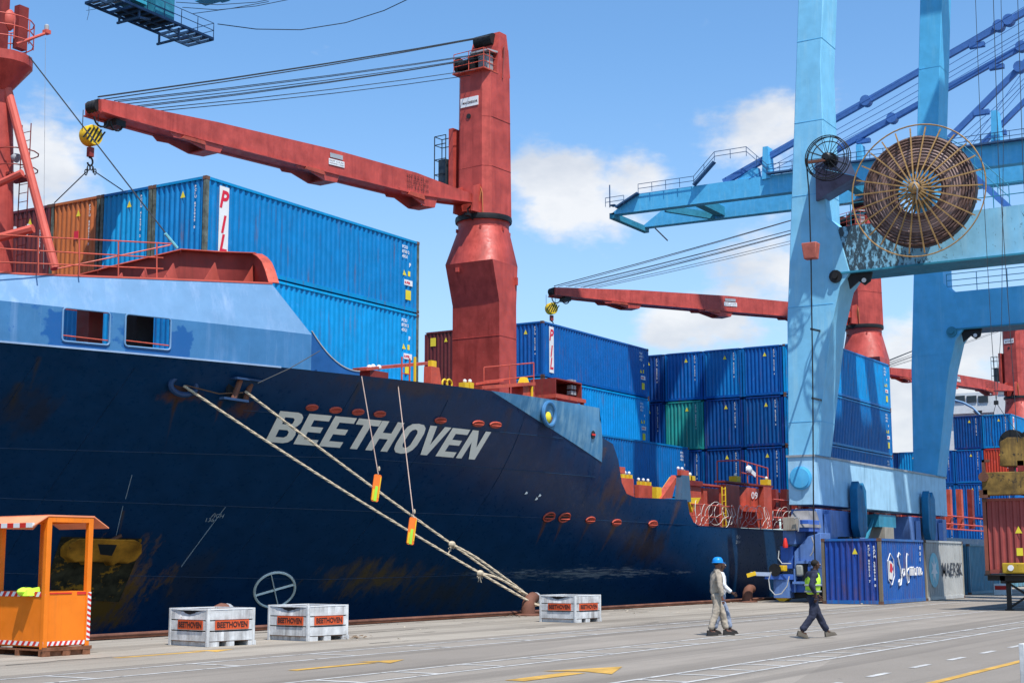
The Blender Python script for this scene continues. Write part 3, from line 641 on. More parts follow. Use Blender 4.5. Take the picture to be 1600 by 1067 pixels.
# each letter cut as its own plate outline
def letter_polys(ch):
    L = dict(
     B=[[(0, 0), (.62, 0), (.78, .04), (.88, .14), (.90, .30), (.84, .44), (.74, .52), (.82, .58), (.88, .70), (.86, .86), (.76, .96), (.62, 1), (0, 1)], [(.26, .18), (.26, .42), (.55, .42), (.63, .36), (.63, .24), (.55, .18)], [(.26, .60), (.26, .82), (.54, .82), (.61, .77), (.61, .65), (.54, .60)]],
     E=[[(0, 0), (.80, 0), (.80, .19), (.27, .19), (.27, .42), (.72, .42), (.72, .60), (.27, .60), (.27, .81), (.80, .81), (.80, 1), (0, 1)]],
     T=[[(.28, 0), (.56, 0), (.56, .80), (.86, .80), (.86, 1), (-.02, 1), (-.02, .80), (.28, .80)]],
     H=[[(0, 0), (.27, 0), (.27, .41), (.61, .41), (.61, 0), (.88, 0), (.88, 1), (.61, 1), (.61, .61), (.27, .61), (.27, 1), (0, 1)]],
     O=[[(.02, .30), (.08, .12), (.22, .01), (.46, -.02), (.70, .02), (.84, .14), (.90, .30), (.90, .70), (.84, .88), (.70, .99), (.46, 1.02), (.22, .99), (.08, .88), (.02, .70)], [(.30, .30), (.30, .70), (.36, .79), (.46, .82), (.56, .79), (.62, .70), (.62, .30), (.56, .21), (.46, .18), (.36, .21)]],
     V=[[(.30, 0), (.58, 0), (.90, 1), (.61, 1), (.44, .36), (.27, 1), (-.02, 1)]],
     N=[[(0, 0), (.26, 0), (.26, .58), (.60, 0), (.88, 0), (.88, 1), (.62, 1), (.62, .42), (.28, 1), (0, 1)]])
    return L[ch]
def fill_letter(polys):
    bm = bmesh.new(); es = []
    for p in polys:
        vs = [bm.verts.new((x, z, 0)) for x, z in p]; es += [bm.edges.new((vs[i], vs[(i+1) % len(vs)])) for i in range(len(vs))]
    bmesh.ops.triangle_fill(bm, use_beauty=True, use_dissolve=False, edges=es)
    bm.verts.index_update(); out = [v.co.copy() for v in bm.verts], [tuple(v.index for v in f.verts) for f in bm.faces]; bm.free(); return out
bl, br, tl, tr = hun(413, 690), hun(741, 718), hun(437, 642), hun(767, 675)
word = 'BEETHOVEN'; adv = [1.0, .92, .90, .88, 1.0, .98, .96, .92, .90]; tot = sum(adv); xo = 0
for ch, ad in zip(word, adv):
    vs, fs = fill_letter(letter_polys(ch)); out = []
    for v in vs:
        a = (xo+v.x)/tot; t = v.y; p = bl.lerp(br, a).lerp(tl.lerp(tr, a), t); out.append((p.x, hY(p.x, p.z)-.03, p.z))
    MB().add(out, fs).build('name_letter', M_cream, ship); xo += ad
# scupper slots with red lips, welding seams, marks
def scupper(u, v, w, h, par=ship):
    p = hun(u, v); q = hun(u+w, v+w*.05); dx = q.x-p.x; b = MB()
    dz = abs(hun(u, v-h).z-p.z)
    pts = [(p.x+dx*(.5-.5*math.cos(a)), p.z+dz*.5*math.sin(a)) for a in [2*math.pi*i/12 for i in range(12)]]
    b.path([(x, hY(x, z)-.03, z) for x, z in pts], .035, 6, closed=True); o = b.build('scupper', M_redlit, par)
    b2 = MB(); b2.add([(x, hY(x, z)-.02, z) for x, z in pts], [tuple(range(12))]); b2.build('scupper_opening', M_dark, o)
    b3 = MB()
    for k in (-.2, .2): b3.tube((p.x+dx*.08, hY(p.x, p.z)-.05, p.z+dz*k), (p.x+dx*.92, hY(p.x+dx, p.z)-.05, p.z+dz*k), .025, 5)
    b3.build('scupper_bar', M_redlit, o)
for u, v in ((478, 636), (515, 640), (550, 643), (584, 646), (679, 656), (738, 661), (765, 663)): scupper(u, v, 17, 8)
for u, v in ((849, 807), (873, 808)): scupper(u, v, 16, 14)
for u, v in ((915, 812), (956, 816), (1013, 818)): scupper(u, v, 13, 9)
def seam(u0, v0, u1, v1, m, name, r=.012, n=14, off=.005):
    a = hun(u0, v0); c = hun(u1, v1); pts = []
    for i in range(n+1): t = i/n; x = a.x+(c.x-a.x)*t; z = a.z+(c.z-a.z)*t; pts.append((x, hY(x, z)-off, z))
    MB().path(pts, r, 4).build(name, m, ship)
M_seam = mat('weld_seam_navy', (.010, .035, .085), .35, vary=.2)
for (u, v, L_) in ((560, 600, 230), (700, 625, 250), (820, 650, 240), (60, 560, 330), (210, 575, 150)):
    p = hun(u, v); pts = [(p.x, hY(p.x, p.z-k*.35)-.004, p.z-k*.35) for k in range(16)]; MB().path(pts, .009, 4).build('weld_seam', M_seam, ship)
for q in ((380, 641, 880, 685), (0, 700, 560, 716), (560, 716, 930, 745), (0, 778, 620, 800), (620, 800, 1220, 830), (0, 895, 500, 905), (500, 905, 1000, 890)): seam(*q, M_seam, 'weld_seam')
M_mark = mat('draught_mark_white', (.45, .48, .5), .6, vary=.2)
seam(352, 792, 283, 885, M_mark, 'draught_line', .012); seam(206, 742, 196, 779, M_mark, 'draught_line', .010); seam(192, 790, 181, 838, M_mark, 'draught_line', .010)
hull_text('136', ((320, 815), (333, 815), (322, 809), (335, 809)), M_mark, 'draught_figure'); hull_text('ICH', ((333, 808), (347, 809), (336, 802), (350, 803)), M_mark, 'draught_figure'); hull_text('/', ((328, 808), (333, 808), (331, 801), (336, 801)), M_mark, 'draught_figure')
hull_text('50', ((1150, 841), (1156, 841), (1150, 836), (1156, 836)), M_mark, 'draught_figure'); hull_text('204', ((1149, 849), (1156, 849), (1149, 844), (1156, 844)), M_mark, 'draught_figure')
def ring_on_hull(u, v, ru, rv, w, m, name):
    pts = []
    for i in range(32): a = 2*math.pi*i/32; p = hun(u+ru*math.cos(a)+rv*.25*math.sin(a), v-rv*math.sin(a)+ru*.05*math.cos(a)); pts.append((p.x, hY(p.x, p.z)-.02, p.z))
    b = MB(); b.path(pts, w, 6, closed=True)
    for i, j in ((2, 18), (10, 26)): b.beam(pts[i], pts[j], .02, w*1.9)
    b.build(name, m, ship)
ring_on_hull(428.5, 921, 31, 27, .045, M_cream, 'thruster_mark')
for (u, v) in ((822, 769), (843, 773), (838, 778)): 
    p = hun(u, v); MB().add([(p.x-.15, hY(p.x, p.z)-.02, p.z-.08), (p.x+.05, hY(p.x, p.z)-.02, p.z-.05), (p.x+.2, hY(p.x, p.z)-.02, p.z+.12), (p.x, hY(p.x, p.z)-.02, p.z+.04)], [(0, 1, 2, 3)]).build('paint_scrape', M_cream, ship)
# mooring pipe and roller fairlead on the bow
p = hun(285, 603); nrm = Vector((-.28, -.92, -.25)).normalized()
b = MB(); pts = [Vector(p)+Vector((math.cos(a)*.42, -.04-.10*math.cos(a), math.sin(a)*.26)) for a in [2*math.pi*i/20 for i in range(20)]]; b.path(pts, .09, 8, closed=True); mpipe = b.build('mooring_pipe', M_('pipe_lip_navy', (.02, .05, .12), rough=.4), ship)
MB().add([q+Vector((0, .06, 0)) for q in pts], [tuple(range(20))]).build('pipe_mouth', M_('pipe_mouth_rust', (.05, .02, .014), rough=.8), mpipe)
p = hun(372, 610); b = MB(); b.beam(p+Vector((-.5, -.28, .30)), p+Vector((.55, -.38, .30)), .28, .06); fl = b.build('fairlead', M_('pipe_lip_navy', (.02, .05, .12)), ship)
b = MB(); b.beam(p+Vector((-.75, -.05, -.30)), p+Vector((.1, -.25, -.34)), .25, .07); b.build('fairlead_sill', M_('pipe_lip_navy', (.02, .05, .12)), fl)
b = MB(); b.box(p.x-.42, p.x+.42, p.y-.0, p.y+.1, p.z-.33, p.z+.28); b.build('fairlead_recess', M_dark, fl)
for s in (-.26, .24): MB().tube(p+Vector((s-.06, -.12, -.30)), p+Vector((s+.10, -.22, .28)), .09, 10).build('fairlead_roller', M_rust, fl)
# anchor housed in its pocket
M_anch = mat('anchor_ochre_rust', (.58, .21, .012), .8, vary=.4, spots=((.05, .03, .015), .4, 5), bump=.4, bscale=8)
def hp(u, v, off): p = hun(u, v); return Vector((p.x, p.y-off, p.z))
b = MB(); b.add([hp(95, 838, .02), hp(222, 841, .02), hp(212, 875, .02), hp(185, 940, .02), hp(80, 935, .02), hp(78, 890, .02)], [(0, 5, 4, 3, 2, 1)]); pk = b.build('anchor_pocket', M_('pocket_dark_slime', (.05, .036, .014), rough=.85, vary=.5, vscale=2.5, spots=((.48, .20, .015), .85, 1.8), streak=((.008, .007, .006), .6, 5)), ship)
poly = [(97, 848), (110, 841), (197, 843), (208, 850), (208, 864), (198, 876), (186, 880), (172, 878), (162, 884), (158, 878), (128, 877), (124, 883), (119, 877), (103, 878), (91, 868), (91, 856)]
b = MB(); b.prism([hp(u, v, .40) for u, v in poly], Vector((.05, .42, 0))); an = b.build('anchor', M_anch, ship, bev=.04)
b = MB(); b.add([hp(138, 850, .41), hp(168, 851, .41), hp(165, 858, .41), hp(160, 868, .41), hp(142, 866, .41)], [(0, 1, 2, 3, 4)]); b.build('anchor_eye', M_dark, an)
b = MB(); b.tube(hp(150, 852, .2), hp(181, 836, .25), .06, 6); b.build('anchor_wire', M_rust, an)
# round fairlead in the pale plate and its small red mark
p = hun(855, 647); b = MB(); pts = [Vector(p)+Vector((math.cos(a)*.42, -.08, math.sin(a)*.42)) for a in [2*math.pi*i/24 for i in range(24)]]; b.path(pts, .08, 8, closed=True); rf = b.build('round_fairlead', M_strake, ship)
MB().add([q+Vector((0, .06, 0)) for q in pts], [tuple(range(24))]).build('fairlead_mouth', M_('mouth_rust', (.16, .09, .05), rough=.7, vary=.4), rf)
b = MB(); b.ball(Vector(p)+Vector((0.05, -.02, -.1)), .2, 8, (1, .3, 1)); b.build('fairlead_chafe', M_stickY, rf)
p = hun(926, 679); MB().lathe(Vector(p)+Vector((0, -.01, 0)), (0, -1, 0), [(.16, 0), (.16, .03)], 8).build('hydrant_mark', M_dark, ship)
MB().beam(Vector(p)+Vector((-.13, -.05, 0)), Vector(p)+Vector((.13, -.05, 0)), .02, .07).build('hydrant_bar', M_redt, ship)
# ---- deck furniture along the ship's side
def yellow_lock(b, p): b.box(p.x-.14, p.x+.14, p.y-.14, p.y+.14, p.z, p.z+.22)
def deckstand(u0, v0, u1, v1, vbase, Y):
    pass
# raised walkway (px 560-690)
Y = 28.9
b = MB(); a = un(562, 577, Y=Y); c = un(672, 567, Y=Y+1.2); b.beam(a, c, .5, .10); b.build('hatch_walkway', M_redlit, ship)
b = MB()
for (u, v, w) in ((583, 579, .7),): q = un(u, v, Y=Y); b.box(q.x-.3, q.x+w, q.y-.1, q.y+.4, 6.9, q.z)
b.build('walkway_pedestal', M_darkred, ship)
q = un(664, 570, Y=Y); q2 = un(686, 598, Y=Y)
q.x += .42; MB().hexa([(q.x-.1, Y, 6.9), (q.x+.85, Y, 6.9), (q.x+.85, Y+.3, 6.9), (q.x-.1, Y+.3, 6.9), (q.x-.05, Y, q.z), (q.x+.45, Y, q.z), (q.x+.45, Y+.3, q.z), (q.x-.05, Y+.3, q.z)]).build('container_pedestal', M_redlit, ship)
MB().box(q.x+.05, q.x+.35, Y+.05, Y+.2, q.z, q.z+.22).build('twistlock_base', M_yel, ship)
b = MB(); q = un(640, 585, Y=Y)
for s in (0, .45): b.tube((q.x-s, Y, 6.9), (q.x-s, Y, q.z+.55), .03, 6)
b.tube((q.x, Y, q.z), (q.x-.45, Y, q.z), .02, 5); b.build('side_ladder', M_redlit, ship)
q = un(648, 585, Y=Y-.05); MB().tube((q.x, Y-.05, 6.9), (q.x, Y-.05, q.z+.6), .05, 6).build('side_pole', M_yel, ship)
for (u, v) in ((577, 574), (583, 573), (592, 574)): q = un(u, v, Y=Y); MB().ball(q, .09, 8).build('walkway_lamp', M_white, ship)
for k in range(2): q = un(695+k*7, 600, Y=28); MB().path([(q.x+.16*math.cos(a), q.y, q.z+.16*math.sin(a)) for a in [2*math.pi*i/12 for i in range(12)]], .035, 6, closed=True).build('yellow_ring', M_yel, ship)
for k in range(2): q = un(730+k*8, 604, Y=27.8); MB().box(q.x-.15, q.x+.1, q.y, q.y+.25, q.z-.12, q.z+.14).build('twistlock_base', M_yel, ship); MB().ball((q.x, q.y+.1, q.z+.2), .07, 8).build('lashing_cone', M_white, ship)
# railing beside the crane (px 755-835)
b = MB(); a = un(756, 602, Y=28.2); c = un(834, 604, Y=28.2); z0 = 7.2; zt_ = un(756, 574, Y=28.2).z; zt2 = un(834, 567, Y=28.2).z
for t in (0, .5, 1): x = a.x+(c.x-a.x)*t; b.tube((x, 28.2, z0), (x, 28.2, zt_+(zt2-zt_)*t), .025, 6)
b.tube((a.x, 28.2, zt_), (c.x, 28.2, zt2), .025, 6); b.tube((a.x, 28.2, zt_-.5), (c.x, 28.2, zt2-.5), .02, 6); b.build('crane_side_railing', M_redlit, ship)
b = MB(); b.beam(un(742, 606, Y=28), un(826, 600, Y=28), .6, .12); b.beam(un(742, 600, Y=28.2), un(785, 594, Y=28.2), .1, .08); b.build('hatch_walkway', M_redlit, ship)
q = un(820, 600, Y=28); b = MB(); b.box(q.x-.45, q.x+.35, 27.8, 28.3, 6.9, q.z); b.build('container_pedestal', M_redlit, ship)
MB().hexa([(q.x-.2, 27.9, q.z), (q.x+.2, 27.9, q.z), (q.x+.2, 28.2, q.z), (q.x-.2, 28.2, q.z), (q.x-.1, 27.95, q.z+.25), (q.x+.1, 27.95, q.z+.25), (q.x+.1, 28.15, q.z+.25), (q.x-.1, 28.15, q.z+.25)]).build('twistlock_base', M_yel, ship)
q = un(831, 610, Y=27.75); MB().tube((q.x, 27.75, 6.9), (q.x, 27.75, 8.1), .05, 6).build('side_pole', M_yel, ship)
# open red cabinet on a stand (px 868-912, 588-632)
q = un(868, 616, Y=27.6); q1 = un(911, 622, Y=27.6); zt = un(868, 590, Y=27.6).z
cb = MB(); x0, x1, y0, y1, zb = q.x, q1.x-.1, 27.6, 28.7, q.z
cb.box(x0, x1, y1-.05, y1, zb, zt); cb.box(x0, x1, y0, y1-.05, zt-.05, zt); cb.box(x0, x1, y0, y1-.05, zb, zb+.05); cb.box(x0, x0+.05, y0, y1-.05, zb+.05, zt-.05); cb.box(x1-.05, x1, y0, y1-.05, zb+.05, zt-.05)
cb.build('winch_control_cabinet', M_darkred, ship)
cb = MB(); cb.box(x0-.15, x1+.15, y0-.1, y1+.1, zb-.14, zb)
for x in (x0-.1, x1): cb.box(x, x+.1, y0-.05, y0+.08, 6.9, zb-.14); cb.box(x, x+.1, y1-.1, y1, 6.9, zb-.14)
cb.build('cabinet_stand', M_redlit, ship)
cb = MB()
for k in range(3):
    for j in range(2): cb.box(x1-.55+j*.22, x1-.40+j*.22, y0+.15, y0+.35, zb+.15+k*.22, zb+.30+k*.22)
cb.build('cabinet_fittings', M_grey, ship)
# pedestals in the side opening (px 965-1075, 735-780)
for (u0, u1, vt) in ((965, 975, 729), ):
    q = un(u0, 729, Y=26.9); MB().box(q.x, q.x+.45, 26.8, 27.1, q.z-.25, q.z).build('edge_bracket', M_redlit, ship)
Y = 28.3
def ped(u0, u1, vt, z0, Y, m=M_redlit, d=.22, taper=0):
    a = un(u0, vt, Y=Y); c = un(u1, vt, Y=Y)
    return MB().hexa([(a.x-taper, Y, z0), (c.x, Y, z0), (c.x, Y+d, z0), (a.x-taper, Y+d, z0), (a.x, Y, a.z), (c.x, Y, a.z), (c.x, Y+d, a.z), (a.x, Y+d, a.z)]).build('container_pedestal', m, ship), a, c
for (u0, u1, vt) in ((971, 990, 746), (998, 1020, 757)):
    o_, a, c = ped(u0, u1, vt, 4.0, Y)
    n = 3 if u0 == 971 else 3
    for i in range(n): x = a.x+(c.x-a.x)*(i+.5)/n; MB().box(x-.09, x+.09, Y, Y+.16, a.z, a.z+.16).build('twistlock_base', M_yel, ship); MB().ball((x, Y+.12, a.z+.24), .07, 8).build('lashing_cone', M_white, ship)
a = un(1024, 762, Y=Y); c = un(1050, 747, Y=Y)
MB().beam(un(1030, 775, Y=27.2), un(1049, 747, Y=27.2), .12, .14).build('yellow_strut', M_yel, ship)
MB().box(un(1019, 770, Y=27.2).x, un(1027, 770, Y=27.2).x, 27.0, 27.2, 4.2, un(1023, 761, Y=27.2).z).build('yellow_cover', M_yel, ship)
MB().prism([un(1033, 779, Y=26.9), un(1050, 778, Y=26.9), un(1059, 742, Y=26.9)], (0, .3, 0)).build('curved_gusset', M_redlit, ship)
q = un(1059, 742, Y=26.8); q1 = un(1071, 742, Y=26.8); q2 = un(1074, 780, Y=26.8)
MB().hexa([(q.x-.15, 26.62, 4.2), (q2.x, 26.62, 4.2), (q2.x, 26.9, 4.2), (q.x-.15, 26.9, 4.2), (q.x+.1, 26.62, q.z), (q1.x, 26.62, q.z), (q1.x, 26.9, q.z), (q.x+.1, 26.9, q.z)]).build('corner_pillar', M_('pillar_grey_blue', (.06, .12, .19), rough=.5, streak=(RUST, .6, 4)), ship)
MB().box(q.x+.05, q1.x+.05, 26.66, 26.85, q.z, q.z+.22).build('edge_bracket', M_redlit, ship)
for t in (.2, .7): MB().ball((q.x+(q1.x-q.x)*t, 26.85, q.z+.3), .07, 8).build('lashing_cone', M_white, ship)
# lashing bridge and deck house below the third stack (px 1072-1232, 715-828)
Y = 28.3
def bx(u0, v0, u1, v1, Y, d, m, name, par=ship, bev=0):
    a = un(u0, v0, Y=Y); c = un(u1, v1, Y=Y); z0, z1 = sorted((a.z, c.z)); 
    return MB().box(min(a.x, c.x), max(a.x, c.x), Y, Y+d, z0, z1).build(name, m, par, bev=bev)
bx(1072, 757, 1097, 828, 27.6, .35, M_redlit, 'bridge_column'); bx(1070, 757, 1098, 752, 27.5, .5, M_darkred, 'bridge_head')
bx(1097, 755, 1140, 762, 27.7, .5, M_redlit, 'bridge_crossbeam'); bx(1099, 762, 1106, 826, 27.8, .3, M_redlit, 'bridge_column')
bx(1134, 756, 1157, 826, 27.5, .35, M_redlit, 'bridge_column'); bx(1132, 753, 1208, 759, 27.5, .5, M_darkred, 'bridge_head')
bx(1157, 760, 1206, 826, 29.2, .2, M_redlit, 'hatch_coaming'); bx(1157, 798, 1192, 792, 28.8, .5, M_redlit, 'coaming_step')
bx(1193, 760, 1207, 826, 27.5, .25, M_redlit, 'bridge_column')
bx(1106, 762, 1136, 826, 29.4, .2, M_redlit, 'hatch_coaming')
bx(1208, 768, 1480, 826, 28.6, .3, M_redlit, 'hatch_coaming')
for k, u in enumerate(range(1212, 1530, 17)): bx(u, 764, u+6, 826, 27.9, .35, M_redlit if k % 3 else M_darkred, 'coaming_stay')
for v in (780, 797, 808): a = un(1208, v, Y=27.8); c = un(1300, v, Y=27.8); MB().tube((a.x, 27.8, a.z), (150, 27.8, a.z), .05, 5).build('side_pipe', M_redlit, ship)
for (u, v) in ((1078, 751), (1083, 751), (1154, 751), (1202, 756)): q = un(u, v, Y=27.6); MB().box(q.x-.2, q.x+.25, 27.6, 28.0, q.z-.05, q.z+.22).build('twistlock_base', M_yel, ship); MB().ball((q.x, 27.75, q.z+.3), .08, 8).build('lashing_cone', M_white, ship)
text_fit('09', un(1174, 779, Y=29.15), un(1184, 779.5, Y=29.15), un(1174, 768, Y=29.15), M_white, ship, 'bay_number', offset=.02)
# gusset under the bridge head
MB().prism([un(1157, 760, Y=27.6), un(1168, 760, Y=27.6), un(1152, 781, Y=27.6), un(1157, 795, Y=27.6)][:3], (0, .6, 0)).build('bridge_gusset', M_darkred, ship)
b = MB(); q = un(1128, 770, Y=27.3)
for s in (0, .38): b.tube((q.x+s, 27.3, 3.2), (q.x+s, 27.3, un(1128, 760, Y=27.3).z), .035, 6)
z = 3.3
while z < q.z+.2: b.tube((q.x, 27.3, z), (q.x+.38, 27.3, z), .02, 5); z += .28
b.build('yellow_ladder', M_yel, ship)
q = un(1075, 790, Y=26.9); b = MB(); b.prism([un(1075, 778, Y=26.75), un(1095, 777, Y=26.75), un(1090, 787, Y=26.75), un(1082, 800, Y=26.75)], (0, .5, 0)); b.build('yellow_cover', M_yel, ship)
b = MB(); a = un(1079, 787, Y=26.75); c = un(1145, 791, Y=26.75); zr = a.z
b.tube((a.x, 26.72, zr), (c.x, 26.72, zr), .03, 6); b.tube((a.x, 26.72, zr-.5), (c.x+14, 26.72, zr-.5), .02, 6)
x = a.x+.2
while x < 90: b.tube((x, 26.72, 3.2), (x, 26.72, zr if x < c.x else zr-.5), .022, 5); x += 1.5
b.build('deck_edge_railing', M_redlit, ship)
# railed platform on top
b = MB(); x0 = un(1157, 757, Y=28).x; zb = un(1157, 757, Y=28).z; zt = un(1157, 719, Y=28).z; x1 = un(1200, 757, Y=28).x
for t in (0, .25, .6, 1): x = x0+(x1-x0)*t; b.tube((x, 28, zb), (x, 28, zt-.2*t), .035, 6)
for k in (1, .5): b.tube((x0, 28, zb+(zt-zb)*k), (x1, 28, zb+(zt-.2-zb)*k), .03, 6)
b.tube((x0, 28, zt), (x0, 29.2, zt), .03, 6); b.tube((x0, 29.2, zb), (x0, 29.2, zt), .03, 6); b.build('platform_railing', M_redlit, ship)
b = MB(); b.ball(un(1170, 733, Y=27.95), .22, 8, (1.6, .5, .9)); b.beam(un(1168, 731, Y=27.95), un(1180, 742, Y=27.95), .06, .22); b.build('hanging_rag', M_stickW, ship)
# coils of razor wire along the deck edge
b = MB(); pts = []; x = un(1081, 805, Y=26.7).x; n = 0
while x < 78:
    for i in range(14): a = 2*math.pi*i/14; rr = .50+.08*math.sin(n*1.7); pts.append((x+rr*math.cos(a)+.06*i/14*3, 26.75+.12*math.sin(n+i*.5), 3.75+rr*.95*math.sin(a)+.05*math.sin(n*2.1)))
    x += .55+.25*random.random(); n += 1
b.path(pts, .012, 4); b.build('razor_wire_coil', M_('galvanised_wire', (.62, .6, .55), rough=.5), ship)
settle(ship, (60, 41.1, -2.6))
# ================================================================ CONTAINERS
def corr(L, z0, z1, pitch=.278, dep=.038, y=0.0, flip=False):
    """corrugated sheet along x, facing -y"""
    n = max(1, round(L/pitch)); p = L/n; pts = []
    for i in range(n):
        x = i*p; pts += [(x, 0), (x+.27*p, 0), (x+.5*p, dep), (x+.77*p, dep)]
    pts.append((L, 0)); vs = []; 
    for x, yy in pts: vs += [(x, y+yy, z0), (x, y+yy, z1)]
    return vs, [(2*i, 2*i+2, 2*i+3, 2*i+1) for i in range(len(pts)-1)]
_cm = {}
W = 2.44
def cont_meshes(L, H):
    k = (L, H)
    if k in _cm: return _cm[k]
    d = {}
    b = MB(); v, f = corr(L-.32, .16, H-.10, .278, .045, .02); b.add([(x+.16, y, z) for x, y, z in v], f); d['side_wall'] = b.mesh('side_wall', 20); b = MB(); b.add([(x+.16, W-y, z) for x, y, z in v], f); d['side2'] = b.mesh('side_wall', 20)
    b = MB(); v, f = corr(W-.32, .16, H-.10, .235, .055, .02); b.add([(y, x+.16, z) for x, y, z in v], f); d['end_wall'] = b.mesh('end_wall', 20); b = MB(); b.add([(L-y, x+.16, z) for x, y, z in v], f); d['end2'] = b.mesh('end_wall', 20)
    b = MB(); b.box(.03, L-.03, .03, W-.03, H-.05, H-.02); d['roof'] = b.mesh('roof')
    b = MB()
    for y in (0, W-.06):
        b.box(.16, L-.16, y, y+.06, .02, .16); b.box(.16, L-.16, y, y+.06, H-.10, H-.01)
    for x in (0, L-.06):
        b.box(x, x+.06, .16, W-.16, .02, .16); b.box(x, x+.06, .16, W-.16, H-.10, H-.01)
    b.box(.1, L-.1, .1, W-.1, .05, .10)
    d['rail_frame'] = b.mesh('rail_frame')
    d['corner_post'] = MB().box(0, .15, 0, .12, .12, H-.12).mesh('corner_post')
    b = MB(); b.box(0, .178, 0, .162, 0, .118); d['cast'] = b.mesh('corner_casting')
    _cm[k] = d; return d
_logo = {}
cnt = [0]
def container(loc, color, label, L=12.19, H=2.896, cat='container', group='containers stacked on the ship', pil=False, ids=True, post=None, sidemarks=None, endmarks=True, extra=None, zb=None, ncast=8):
    t = thing('shipping_container', label, cat, group); t.location = loc; d = cont_meshes(L, H); m = C[color]
    link('side_wall', d['side_wall'], m, t); link('side_wall', d['side2'], m, t); link('end_wall', d['end_wall'], m, t); link('end_wall', d['end2'], m, t); link('roof', d['roof'], m, t); link('rail_frame', d['rail_frame'], m, t); 
    for x in (0.005, L-.155):
        for y in (0.005, W-.125): o = link('corner_post', d['corner_post'], post or m, t); o.location = (x, y, 0)
    for i in range(ncast):
        o = link('corner_casting', d['cast'], M_cast if post else C[color] if ncast < 8 else M_cast, t)
        x, y, z = i & 1, (i >> 1) & 1, (i >> 2) & 1; o.location = (x*(L-.178)+(-.004 if not x else .004), y*(W-.162)+(-.004 if not y else .004), (H-.118+.003) if z else -.003)
    def mk(key, fn, name, mm):
        if key not in _logo: _logo[key] = fn().mesh(name)
        return link(name, _logo[key], mm, t)
    if ids and endmarks:
        seed = cnt[0] % 4
        def idtext():
            b = MB(); s = ['PCIU 873049 0', 'PCIU 416275 2', 'PCIU 890513 7', 'PCIU 624108 4'][seed]
            z = H-.35
            for ch in s:
                if ch != ' ':
                    vs, fs = textmesh(ch, .125, offset=.004); b.add([(0.012, .52-v.x, z+v.y) for v in vs], fs)
                z -= .115
            return b
        mk(('id', seed, H), idtext, 'number_lettering', M_stickW)
        mk(('tri', H), lambda: MB().add([(.012, 1.16, H-.62), (.012, .94, H-.62), (.012, 1.05, H-.38)], [(0, 1, 2)]), 'warning_triangle', M_stickY)
    if sidemarks:
        def top_text():
            b = MB()
            for i, s in enumerate(('PCIU', '8730 2', '45G1')):
                vs, fs = textmesh(s, .17, offset=.004); b.add([(L-1.15+v.x, .012, H-.42-.19*i+v.y) for v in vs], fs)
            vs, fs = textmesh('P', .22, offset=.01); b.add([(L-.68+v.x, .012, H-1.12+v.y) for v in vs], fs); return b
        mk(('st', L, H), top_text, 'number_lettering', M_stickW)
        mk(('sy', L, H), lambda: MB().add([(L-1.1, .012, H-1.5), (L-.85, .012, H-1.5), (L-1.02, .012, H-1.28), (L-.75, .012, H-1.5), (L-.6, .012, H-1.5), (L-.6, .012, H-1.3), (L-.75, .012, H-1.3)], [(0, 1, 2), (3, 4, 5, 6)]), 'warning_sticker', M_stickY)
        mk(('sw', L, H), lambda: MB().box(L-1.0, L-.45, .008, .014, H-1.88, H-1.66), 'capacity_plate', M_stickW)
        def super_():
            vs, fs = textmesh('SUPER', .13, offset=.006); return MB().add([(L-.97+v.x, .004, H-1.82+v.y) for v in vs], fs)
        mk(('sr', L, H), super_, 'plate_lettering', M_stickR)
        mk(('sz', L, H), lambda: MB().box(L-.9, L-.55, .008, .014, H-2.45, H-2.07), 'height_plate', M_stickY)
    if pil:
        mk(('pw', H), lambda: MB().box(.66, 1.12, .004, .015, .28, H-.2), 'logo_panel', M_white)
        def let():
            b = MB()
            for ch, zc in (('P', H-.92), ('I', H/2-.32), ('L', .48)):
                vs, fs = textmesh(ch, .72 if 1 else 1, shear=.25, offset=.022); x0 = min(v.x for v in vs); x1 = max(v.x for v in vs)
                b.add([(.89+(v.x-(x0+x1)/2), -.002, zc+v.y*1.15) for v in vs], fs)
            return b
        mk(('pl', H), let, 'logo_lettering', M_stickR)
    cnt[0] += 1
    return t
XA, YA, ZA = 34.98, 33.42, 14.342; P_ = 2.93; HC = 2.896
rowsA = [('azure', True), ('azure', False), ('orange', False), ('maroon', False), ('azure2', False)]
lab = {0: 'azure blue container with a white PIL panel at the corner of the highest front tier', 1: 'blue container second from the corner in the front tier, left of the PIL one', 2: 'orange container in the front tier beside the foremast', 3: 'maroon container with white letters behind the foremast leg', 4: 'blue container at the far left behind the foremast'}
for k, (c, pl) in enumerate(rowsA):
    t = container((XA, YA+2.5*k, ZA-HC), c, lab[k], pil=pl, sidemarks=(k == 0), post=M_post if k < 3 else None)
    if k == 3:
        vs, fs = textmesh('ce  s', .75, offset=.03); MB().add([(.006, 2.35-v.x*.95, 1.95+v.y) for v in vs], fs).build('name_lettering', M_stickW, t)
    if k == 2: MB().box(.004, .012, 1.0, 1.22, 1.45, 1.75).build('faded_red_plate', M_stickR, t)
ords = ['outermost', 'second', 'third', 'fourth', 'fifth']
for tier in (1, 2):
    for k in range(5):
        c = [['azure2', 'azure', 'azure', 'brick', 'royal'], ['royal', 'azure', 'navy', 'azure', 'maroon']][tier-1][k]
        if tier == 1 and k == 0: lb = 'lighter azure container right under the PIL one, above the bulwark slope'
        else: lb = f'{c.rstrip("2")} container {ords[k]} in the {"middle" if tier == 1 else "lowest"} front tier behind the bulwark'
        container((XA, YA+2.5*k, ZA-HC-P_*tier), c, lb, sidemarks=(k == 0), post=M_post if k < 2 else None, ncast=8 if k == 0 else 4)
XC, YC, ZC = 64.64, 37.98, 13.995
